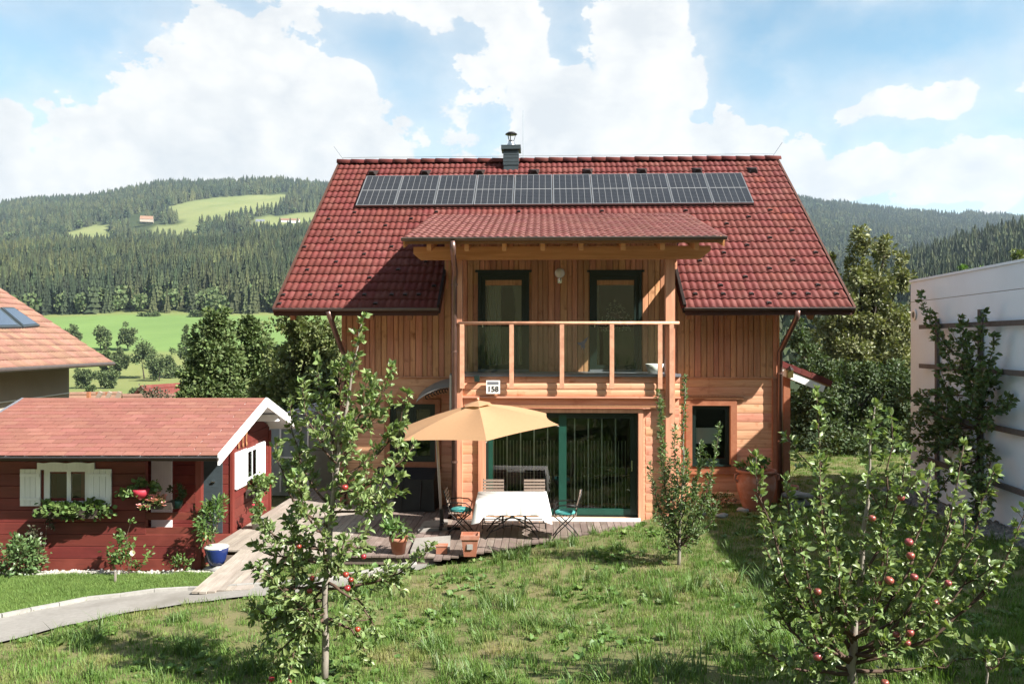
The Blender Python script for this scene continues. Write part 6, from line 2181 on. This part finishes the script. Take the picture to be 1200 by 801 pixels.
def fruit_tree(name, label, leader, branches, leaf, seed, rad=.045, spur=34, lsize=(.05, .085), apples=(), apple_m='apple', T=LEAF, up=.35, bark='bark', nsingle=290, twig=(.04, .16), per=(4, 7), start=.18, asize=.033):
    """leader: points; branches: (share of the leader, tip); leaves sit in rosettes on short spurs"""
    g = np.random.default_rng(seed); gr = random.Random(seed)
    t = thing(name, label, 'tree', leader[0])
    n = len(leader)
    LP = []
    for i in range(n - 1):
        for k in range(4):
            LP.append(leader[i].lerp(leader[i + 1], k / 4))
    LP.append(leader[-1])
    LP = [p + Vector((gr.uniform(-.012, .012), gr.uniform(-.012, .012), 0)) for p in LP]
    m = len(LP)
    part('trunk', MB().tube(LP, [max(.006, rad * (1 - i / m) ** .8) for i in range(m)], 8), M[bark], t, True)
    P, D, S = [], [], []

    def spurs(pts, dens, s0, weight=1.0):
        L = [0]
        for a, b in zip(pts, pts[1:]):
            L.append(L[-1] + (b - a).length)
        tot = L[-1]
        cnt = max(3, int(tot * dens))
        for i in range(cnt):
            f = s0 + (1 - s0) * (i + gr.random()) / cnt
            q = f * tot; j = max(k for k in range(len(L)) if L[k] <= q); j = min(j, len(pts) - 2)
            p = pts[j].lerp(pts[j + 1], (q - L[j]) / max(1e-6, L[j + 1] - L[j])); ax = (pts[j + 1] - pts[j]).normalized()
            o = Vector((gr.gauss(0, 1), gr.gauss(0, 1), gr.gauss(0, 1))); o = (o - ax * o.dot(ax)).normalized()
            tl_ = gr.uniform(*twig) * (1.15 - .75 * f)
            e = p + (o * .8 + ax * .5 + Vector((0, 0, .15))).normalized() * tl_
            tw_.append((p, e))
            for k in range(gr.randint(*per)):
                d = o * .7 + ax * .55 + Vector((gr.gauss(0, .6), gr.gauss(0, .6), gr.gauss(.1, .5)))
                P.append(e.lerp(p, gr.random() * .6)); D.append(d.normalized()); S.append((gr.uniform(*lsize) if gr.random() < .75 else lsize[0] * gr.uniform(.5, .9)) * (1.0 - .15 * f))
        for k in range(5):      # tuft at the tip
            P.append(pts[-1]); D.append((ax + Vector((gr.gauss(0, .45), gr.gauss(0, .45), gr.gauss(.1, .3)))).normalized()); S.append(gr.uniform(*lsize))

    tw_ = []
    up0 = max(i for i in range(m) if i / (m - 1) <= .34)
    spurs(LP[up0:], spur * .9, .05)
    for f, tip in branches:
        i = f * (m - 1); j = min(int(i), m - 2); a = LP[j].lerp(LP[j + 1], i - j)
        d = tip - a
        c = a + Vector((d.x * .75, d.y * .75, d.z * .22 - .03)) + Vector((gr.gauss(0, .04), gr.gauss(0, .05), 0))
        pts = bez(a, c, tip, 9)
        pts = [pts[0]] + [p + Vector((gr.gauss(0, .012), gr.gauss(0, .012), gr.gauss(0, .008))) for p in pts[1:]]
        r0 = max(.008, rad * .5 * (1 - f * .6))
        part('branch', MB().tube(pts, [r0 * (1 - .82 * k / 9) for k in range(10)], 6), M['twig'] if bark == 'bark' else M[bark], t, True)
        spurs(pts, spur, start)
        # one or two side shoots
        for q in range(gr.choice((1, 1, 2))):
            k = gr.randint(3, 7); s = pts[k]; dr = (pts[k + 1] - pts[k]).normalized()
            e = s + (dr * .5 + Vector((gr.gauss(0, .6), gr.gauss(0, .6), .55))).normalized() * gr.uniform(.2, .45)
            sp = bez(s, (s + e) / 2 + Vector((0, 0, -.03)), e, 5)
            part('branch', MB().tube(sp, [r0 * .4 * (1 - .7 * z / 5) for z in range(6)], 5), M['twig'], t, True)
            spurs(sp, spur * .9, .15)
    tm = MB()
    for a, b in tw_:
        tm.tube([a, b], [.003, .0018], 3, False)
    part('twigs', tm, M['twig'], t, kind='stuff')
    P = np.array([tuple(p) for p in P]); D = np.array([tuple(p) for p in D]); S = np.array(S)
    Rm = frames(D, g, S, up)
    order = np.argsort(P[:, 1] - S * 6)
    one, rest = order[:nsingle], order[nsingle:]
    r_ = T[0][:, 0].max() / .425
    Ts = [T, leaf_t(r_ * 1.05, .55, .38), leaf_t(r_ * .85, .35, -.08), leaf_t(r_ * .9, .8, .22)]
    lms = []
    for q in Ts:
        lm = np_mesh('leaf', q[0], np.array(q[1])); lm.materials.append(M[leaf]); lms.append(lm)
    for i in one:
        lm = lms[int(i) % 4]
        M4 = Matrix([list(r) for r in Rm[i]]).to_4x4(); M4.translation = P[i]
        place('leaf', lm, t, M4)
    vv, ff, off = [], [], 0
    for k, q in enumerate(Ts):
        j = rest[rest % 4 == k]
        v, f = scatter(q[0], q[1], Rm[j], P[j]); vv.append(v); ff.append(f + off); off += len(v)
    part('foliage', np_mesh('foliage', np.concatenate(vv), np.concatenate(ff)), M[leaf], t, kind='stuff')
    if apples:
        am = MB().lathe((0, 0, 0), [(.012, -.86), (.35, -.88), (.72, -.62), (.97, -.1), (1.0, .22), (.86, .62), (.52, .86), (.2, .80), (.03, .66)], 14)
        ame = am.mesh('apple', True); ame.materials.append(M[apple_m])
        for px, py, dd in apples:
            q = W(px, py, leader[0].y + dd); r = asize * gr.uniform(.85, 1.1)
            ap_ = place('apple', ame, t, Matrix.Translation(q) @ Euler((gr.uniform(-.3, .3), gr.uniform(-.3, .3), gr.uniform(0, 6))).to_matrix().to_4x4() @ Matrix.Diagonal((r, r, r * .95, 1)))
            st = MB().tube([(0, 0, .66), (.06, 0, 1.5)], .06, 4); part('stalk', st, M['twig'], ap_)
    return t


def tips(base_y, rows):
    return [(f, W(px, py, base_y + dy)) for f, px, py, dy in rows]


d0 = 8.5
b0 = ray_ground(381, 796)
d0 = b0.y
lead = [b0 - Vector((0, 0, .05))] + [W(px, py, d0) for px, py in ((382, 690), (388, 600), (398, 520), (412, 440), (425, 372))]
fruit_tree('apple_tree', 'young apple tree with red apples standing before the deck and the hut', lead,
           tips(d0, [(.18, 305, 760, .1), (.20, 505, 640, -.15), (.22, 330, 690, -.3), (.24, 470, 690, .2), (.27, 298, 640, .15), (.30, 300, 600, -.2), (.33, 345, 560, -.4), (.36, 322, 520, .1), (.40, 470, 560, -.3),
                     (.42, 340, 470, .3), (.45, 485, 520, .2), (.48, 455, 600, -.45), (.50, 480, 462, .1), (.54, 352, 450, -.2), (.58, 370, 420, .2), (.60, 458, 430, -.15), (.65, 440, 445, .3), (.70, 395, 430, -.1), (.3, 430, 640, .35), (.26, 380, 630, -.45), (.46, 420, 560, .4), (.55, 410, 500, -.35), (.2, 350, 740, .3), (.22, 440, 740, -.2), (.2, 310, 680, .2), (.24, 400, 650, -.5), (.3, 340, 610, .3), (.15, 360, 710, -.45), (.13, 318, 778, -.15), (.14, 338, 795, -.3), (.15, 300, 725, 0), (.15, 335, 745, -.35), (.13, 352, 772, .2), (.16, 322, 700, -.2), (.14, 430, 770, .1), (.2, 345, 655, .3)]),
           'apple_leaf', 3, .040, 29, (.06, .105),
           [(366, 677, -.25), (363, 692, -.25), (405, 673, -.4), (411, 679, -.35), (407, 689, -.42), (419, 737, -.3), (318, 795, -.2), (426, 652, -.35), (404, 571, -.35), (350, 640, -.2), (338, 799, -.25)], up=.45)

bR = Vector((*W(999, 800, 6.8).xy, 0)); bR.z = gz(bR.x, bR.y)
d1 = bR.y
lead = [bR - Vector((0, 0, .05))] + [W(px, py, d1) for px, py in ((998, 770), (1002, 720), (1010, 650), (1018, 570), (1024, 475))]
fruit_tree('apple_tree', 'spreading apple tree with rosy apples in the shade of the garage', lead,
           tips(d1, [(.10, 888, 755, -.1), (.12, 905, 690, .2), (.12, 1140, 770, .1), (.16, 884, 535, .15), (.16, 1200, 600, -.1), (.18, 932, 620, -.35), (.2, 956, 462, .2), (.2, 1164, 552, .1), (.22, 1130, 523, -.2), (.24, 1100, 700, -.3),
                     (.26, 960, 540, -.25), (.30, 1090, 550, .25), (.34, 988, 560, .3), (.40, 1062, 525, -.15), (.50, 1047, 487, .15), (.3, 1130, 640, .35), (.25, 890, 615, .3), (.28, 1040, 640, -.4), (.2, 940, 700, -.3), (.22, 1060, 730, -.35), (.35, 1075, 610, .3), (.16, 920, 560, -.1), (.3, 980, 640, -.35), (.2, 1150, 650, .2)]),
           'apple_leaf', 5, .042, 27, (.055, .095),
           [(1056, 583, -.2), (1022, 607, -.25), (1065, 635, -.3), (1067, 651, -.3), (1071, 676, -.35), (1042, 680, -.35), (1030, 683, -.3), (958, 693, -.3), (1050, 743, -.3), (1066, 741, -.28), (1063, 753, -.3), (958, 769, -.25), (1095, 706, -.2), (1111, 683, -.2), (1037, 800, -.25)], 'apple2', up=.45)

bM = ray_ground(795, 662)
d2 = bM.y
lead = [bM - Vector((0, 0, .05))] + [W(px, py, d2) for px, py in ((797, 620), (799, 580), (801, 520), (803, 442))]
fruit_tree('young_tree', 'slender young tree with upright narrow-leaved shoots in front of the bay', lead,
           tips(d2, [(.12, 772, 460, .1), (.12, 775, 470, -.15), (.16, 843, 497, -.1), (.18, 822, 520, .2), (.2, 762, 545, .1), (.14, 815, 585, -.25), (.2, 785, 540, -.2), (.22, 768, 600, -.2), (.15, 830, 560, .25), (.25, 790, 500, .2), (.12, 778, 630, -.2), (.14, 822, 625, .15), (.3, 805, 530, -.25), (.18, 840, 590, .1)]),
           'plum_leaf', 7, .03, 52, (.055, .10), T=NARROW, up=.3, nsingle=200, twig=(.02, .10), per=(4, 6), start=.08)

# espalier pear on the trellis
pT = wall_t(1160)
pb0 = gp(pT, .22, 0); pb0.z = gz(pb0.x, pb0.y)
lead = [pb0, gp(pT + .05, .22, 1.3), gp(pT - .02, .2, 2.1), gp(pT - .1, .22, 2.9), gp(pT - .35, .24, 3.5), gp(pT - .62, .24, 4.15)]


def wall_tip(px, py, off=.3):
    t = wall_t(px); p = gp(t, off, 0)
    y = p.y
    return Vector((p.x, y, CZ + (HY - py) / F * y))


fruit_tree('pear_tree', 'dark green pear trained against the trellis of the garage wall', lead,
           [(f, wall_tip(px, py, o_)) for f, px, py, o_ in ((.75, 1096, 345, .3), (.7, 1175, 365, .3), (.6, 1195, 440, .5), (.55, 1080, 470, .5), (.5, 1085, 495, .35), (.5, 1185, 395, .3), (.45, 1140, 430, .6), (.45, 1195, 500, .5), (.4, 1078, 530, .4), (.4, 1120, 470, .7),
                                                            (.35, 1200, 560, .5), (.35, 1105, 545, .55), (.5, 1165, 480, .7), (.6, 1125, 410, .35), (.55, 1160, 420, .5), (.4, 1150, 530, .7), (.65, 1150, 385, .4), (.5, 1215, 470, .4), (.3, 1170, 570, .5), (.25, 1195, 600, .5), (.22, 1180, 625, .6), (.25, 1130, 590, .6), (.4, 1095, 500, .6), (.3, 1110, 520, .4), (.6, 1180, 470, .6))],
           'pear_leaf', 9, .05, 23, (.075, .13), up=.4, bark='darkbark', nsingle=260, T=leaf_t(.68, .15, .15), per=(4, 6), twig=(.05, .24))

bS = Vector((*W(1156, 801, 5.6).xy, 0)); bS.z = gz(bS.x, bS.y)
lead = [bS, W(1157, 790, bS.y), W(1158, 775, bS.y), W(1159, 762, bS.y), W(1160, 752, bS.y)]
t = fruit_tree('apple_shoot', 'single young apple shoot rising from the grass near the spreading apple tree', lead, tips(bS.y, [(.4, 1176, 762, .0), (.5, 1146, 760, .05)]), 'apple_leaf', 12, .008, 30, (.06, .09), up=.3, nsingle=60, twig=(.01, .05), per=(2, 4))


# ------------------------------------------------------------------ bigger trees
def crown_tree(name, label, base, clumps, n, size, m, seed, trunk=.16, T=QUADLEAF, group=None, limbs=True, spread=.32, up=.35):
    """clumps: (centre, radius vector); leaves cling to the outside of smaller puffs inside each clump"""
    g = np.random.default_rng(seed)
    t = thing(name, label, 'tree', base, group)
    w = np.array([r[0] * r[2] for c, r in clumps]); w = w / w.sum()
    P, D = [], []
    for (c, r), q in zip(clumps, w):
        k = int(n * q); c = np.array(tuple(c)); r = np.array(r)
        kp = max(5, k // 60)
        pc = g.normal(size=(kp, 3)); pc /= np.linalg.norm(pc, axis=1)[:, None]; pc = pc * (g.random(kp) ** .38)[:, None] * r * g.uniform(.7, 1.1, (kp, 1))
        i = g.integers(0, kp, k)
        o = g.normal(size=(k, 3)); o /= np.linalg.norm(o, axis=1)[:, None]
        rr = spread * r.mean() * g.uniform(.55, 1.25, (kp, 1))
        p = c + pc[i] + o * rr[i] * (g.random((k, 1)) ** .45)
        P.append(p); D.append(o + .6 * (p - c) / r + g.normal(size=(k, 3)) * .5)
    P = np.concatenate(P); D = np.concatenate(D)
    foliage('crown', P, D, g.uniform(.65, 1.35, len(P)) * size, g, T, M[m], t, up)
    b = Vector(base); top = max((Vector(c) for c, r in clumps), key=lambda c: c.z)
    path_ = bez(b, (b + top) / 2 + Vector((g.normal() * .1, g.normal() * .1, 0)), top, 6)
    part('trunk', MB().tube(path_, [trunk * (1 - .85 * i / 6) for i in range(7)], 8), M['darkbark'], t, True)
    if limbs:
        for c, r in clumps:
            c = Vector(c); h = b.z + (c.z - b.z) * .55; f = (h - b.z) / max(.1, top.z - b.z); j = min(5, int(f * 6)); s = path_[j]
            if (c - s).length > .3:
                part('limb', MB().tube(bez(s, (s + c) / 2 + Vector((0, 0, -.15 * (c - s).length * .3)), c, 5), [trunk * .45 * (1 - .75 * i / 5) for i in range(6)], 6), M['darkbark'], t, True)
    return t


def clp(lst, D, dr=.8):
    """clumps from picture ellipses at distance D: px, py, half width, half height, depth offset"""
    return [(W(px, py, D + dy), (rx / F * D, max(rx, ry) / F * D * dr, ry / F * D)) for px, py, rx, ry, dy in lst]


crown_tree('conifer', 'dense pointed conifer rising behind the hut roof', W(250, 505, 33), clp([(252, 380, 16, 22, 0), (246, 410, 26, 28, 0), (240, 445, 30, 32, 0), (262, 430, 24, 36, .5), (232, 470, 28, 24, -.3), (265, 470, 26, 26, 0)], 33), 22000, .17, 'conifer_leaf', 61, .2, spread=.3)
crown_tree('conifer', 'lighter conifer between the pointed one and the leafy tree', W(296, 505, 35), clp([(292, 386, 15, 16, 0), (300, 412, 24, 26, 0), (288, 440, 22, 30, 0), (306, 462, 26, 26, 0)], 35), 14000, .17, 'conifer_leaf', 62, .2, spread=.3)
crown_tree('leafy_tree', 'round leafy tree between the conifers and the house corner', W(352, 505, 29), clp([(338, 382, 22, 20, 0), (362, 400, 30, 28, 0), (330, 425, 26, 32, .4), (375, 440, 28, 36, 0), (348, 460, 34, 34, -.5), (392, 400, 18, 30, .6), (320, 465, 22, 26, 0), (395, 470, 24, 30, 0)], 29), 17000, .15, 'tree_leaf', 63, .2)
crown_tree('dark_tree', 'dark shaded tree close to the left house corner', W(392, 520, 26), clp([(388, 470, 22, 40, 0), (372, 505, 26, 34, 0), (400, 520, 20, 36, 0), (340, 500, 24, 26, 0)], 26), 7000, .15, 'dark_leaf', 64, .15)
crown_tree('tall_willow', 'tall silvery willow rising behind the garage and the house', W(1003, 570, 34),
           clp([(1012, 285, 11, 27, 0), (1037, 296, 8, 28, .3), (1004, 325, 18, 26, 0), (1030, 335, 20, 22, 0), (1055, 320, 8, 28, .3), (985, 360, 18, 28, -.3), (1010, 372, 26, 28, 0), (1042, 372, 22, 28, .3), (976, 318, 7, 22, .6), (968, 395, 20, 26, 0), (1000, 415, 30, 30, -.3), (1040, 418, 26, 32, 0), (1062, 400, 14, 40, .5)], 34), 21000, .16, 'willow_leaf', 65, .26, spread=.28)
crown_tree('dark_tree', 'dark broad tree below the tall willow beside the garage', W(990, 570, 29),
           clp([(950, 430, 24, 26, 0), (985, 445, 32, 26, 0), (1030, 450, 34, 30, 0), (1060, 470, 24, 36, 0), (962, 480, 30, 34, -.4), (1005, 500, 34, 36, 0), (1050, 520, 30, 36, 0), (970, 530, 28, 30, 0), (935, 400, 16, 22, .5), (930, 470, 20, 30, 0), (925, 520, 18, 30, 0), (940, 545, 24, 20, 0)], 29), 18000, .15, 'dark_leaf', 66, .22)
crown_tree('dark_tree', 'dark undergrowth tree between the canopy and the garage corner', W(1030, 585, 25), clp([(1000, 530, 34, 26, 0), (1045, 545, 30, 26, 0), (960, 545, 26, 22, .5), (1075, 520, 20, 34, 0), (955, 572, 24, 14, 0), (1000, 572, 30, 16, 0), (1045, 572, 26, 16, 0)], 25), 12000, .13, 'dark_leaf', 67, .12)  # lowest clumps added to darken lawn that taller trees would shade
crown_tree('leafy_tree', 'treetop showing above the garage roof beside the far forest', W(1190, 420, 42), clp([(1192, 300, 12, 10, 0), (1202, 318, 18, 18, 0)], 42), 900, .2, 'tree_leaf', 68, .15)
crown_tree('leafy_tree', 'small bright treetop peeping over the garage coping', W(1128, 420, 40), clp([(1128, 318, 9, 6, 0), (1155, 316, 8, 4, 0), (1135, 335, 18, 14, 0)], 40), 900, .18, 'herb', 69, .15)
# garden fence and hedge behind the canopy
# meadow trees in the valley
for i, (px, py0, py1, rx, D, m, lab) in enumerate((
        (118, 374, 408, 15, 400, 'far_leaf', 'bushy tree at the left edge of the bright green field'), (150, 378, 405, 12, 400, 'far_leaf', 'rounded shrub tree just left of the middle of the green field'),
        (124, 392, 442, 11, 330, 'spruce', 'dark conifer left of the meadow tree group'), (140, 402, 438, 12, 330, 'far_leaf', 'broad tree between the meadow conifer and the big round tree'),
        (170, 392, 446, 22, 330, 'far_leaf', 'big round tree in the middle of the valley meadow'), (200, 400, 444, 12, 335, 'far_leaf', 'slim tree on the right of the big round meadow tree'),
        (217, 379, 425, 8, 350, 'spruce', 'pointed conifer at the right of the meadow group'), (186, 412, 450, 16, 320, 'far_leaf', 'low tree in front of the big round meadow tree'),
        (100, 425, 452, 14, 290, 'far_leaf', 'bush above the neighbour eave in the lower meadow'), (128, 430, 455, 13, 290, 'far_leaf', 'dark bush in the lower meadow beside the neighbour eave'),
        (105, 450, 465, 10, 200, 'far_leaf', 'low shrub behind the village roofs on the left'), (165, 452, 464, 18, 210, 'far_leaf', 'long low hedge behind the village roof with dark gable'),
        (178, 364, 374, 14, 560, 'far_leaf', 'shrub at the forest edge above the green field'), (232, 364, 374, 10, 560, 'far_leaf', 'small shrub at the forest edge near the conifer top'),
        (85, 372, 400, 14, 420, 'far_leaf', 'tree half hidden by the neighbour roof at the field edge'))):
    cx_p = px; h = (py1 - py0) / 2; my = (py0 + py1) / 2
    g2 = random.Random(i)
    if m == 'spruce':
        cl_ = [(px, py0 + h * .3, rx * .3, h * .3, 0), (px, py0 + h * .8, rx * .55, h * .4, 0), (px, py0 + h * 1.3, rx * .8, h * .4, 0), (px, py0 + h * 1.75, rx, h * .3, 0)]
    else:
        cl_ = [(px + g2.uniform(-.4, .4) * rx, my + g2.uniform(-.35, .85) * h, rx * .62, h * .55, 0) for _ in range(6)]
    crown_tree('meadow_tree', lab, W(px, py1 + 3, D), clp(cl_, D), 2600, .85 * D / 330, 'conifer_leaf' if m == 'spruce' else 'far_leaf', 100 + i, .35, limbs=False)
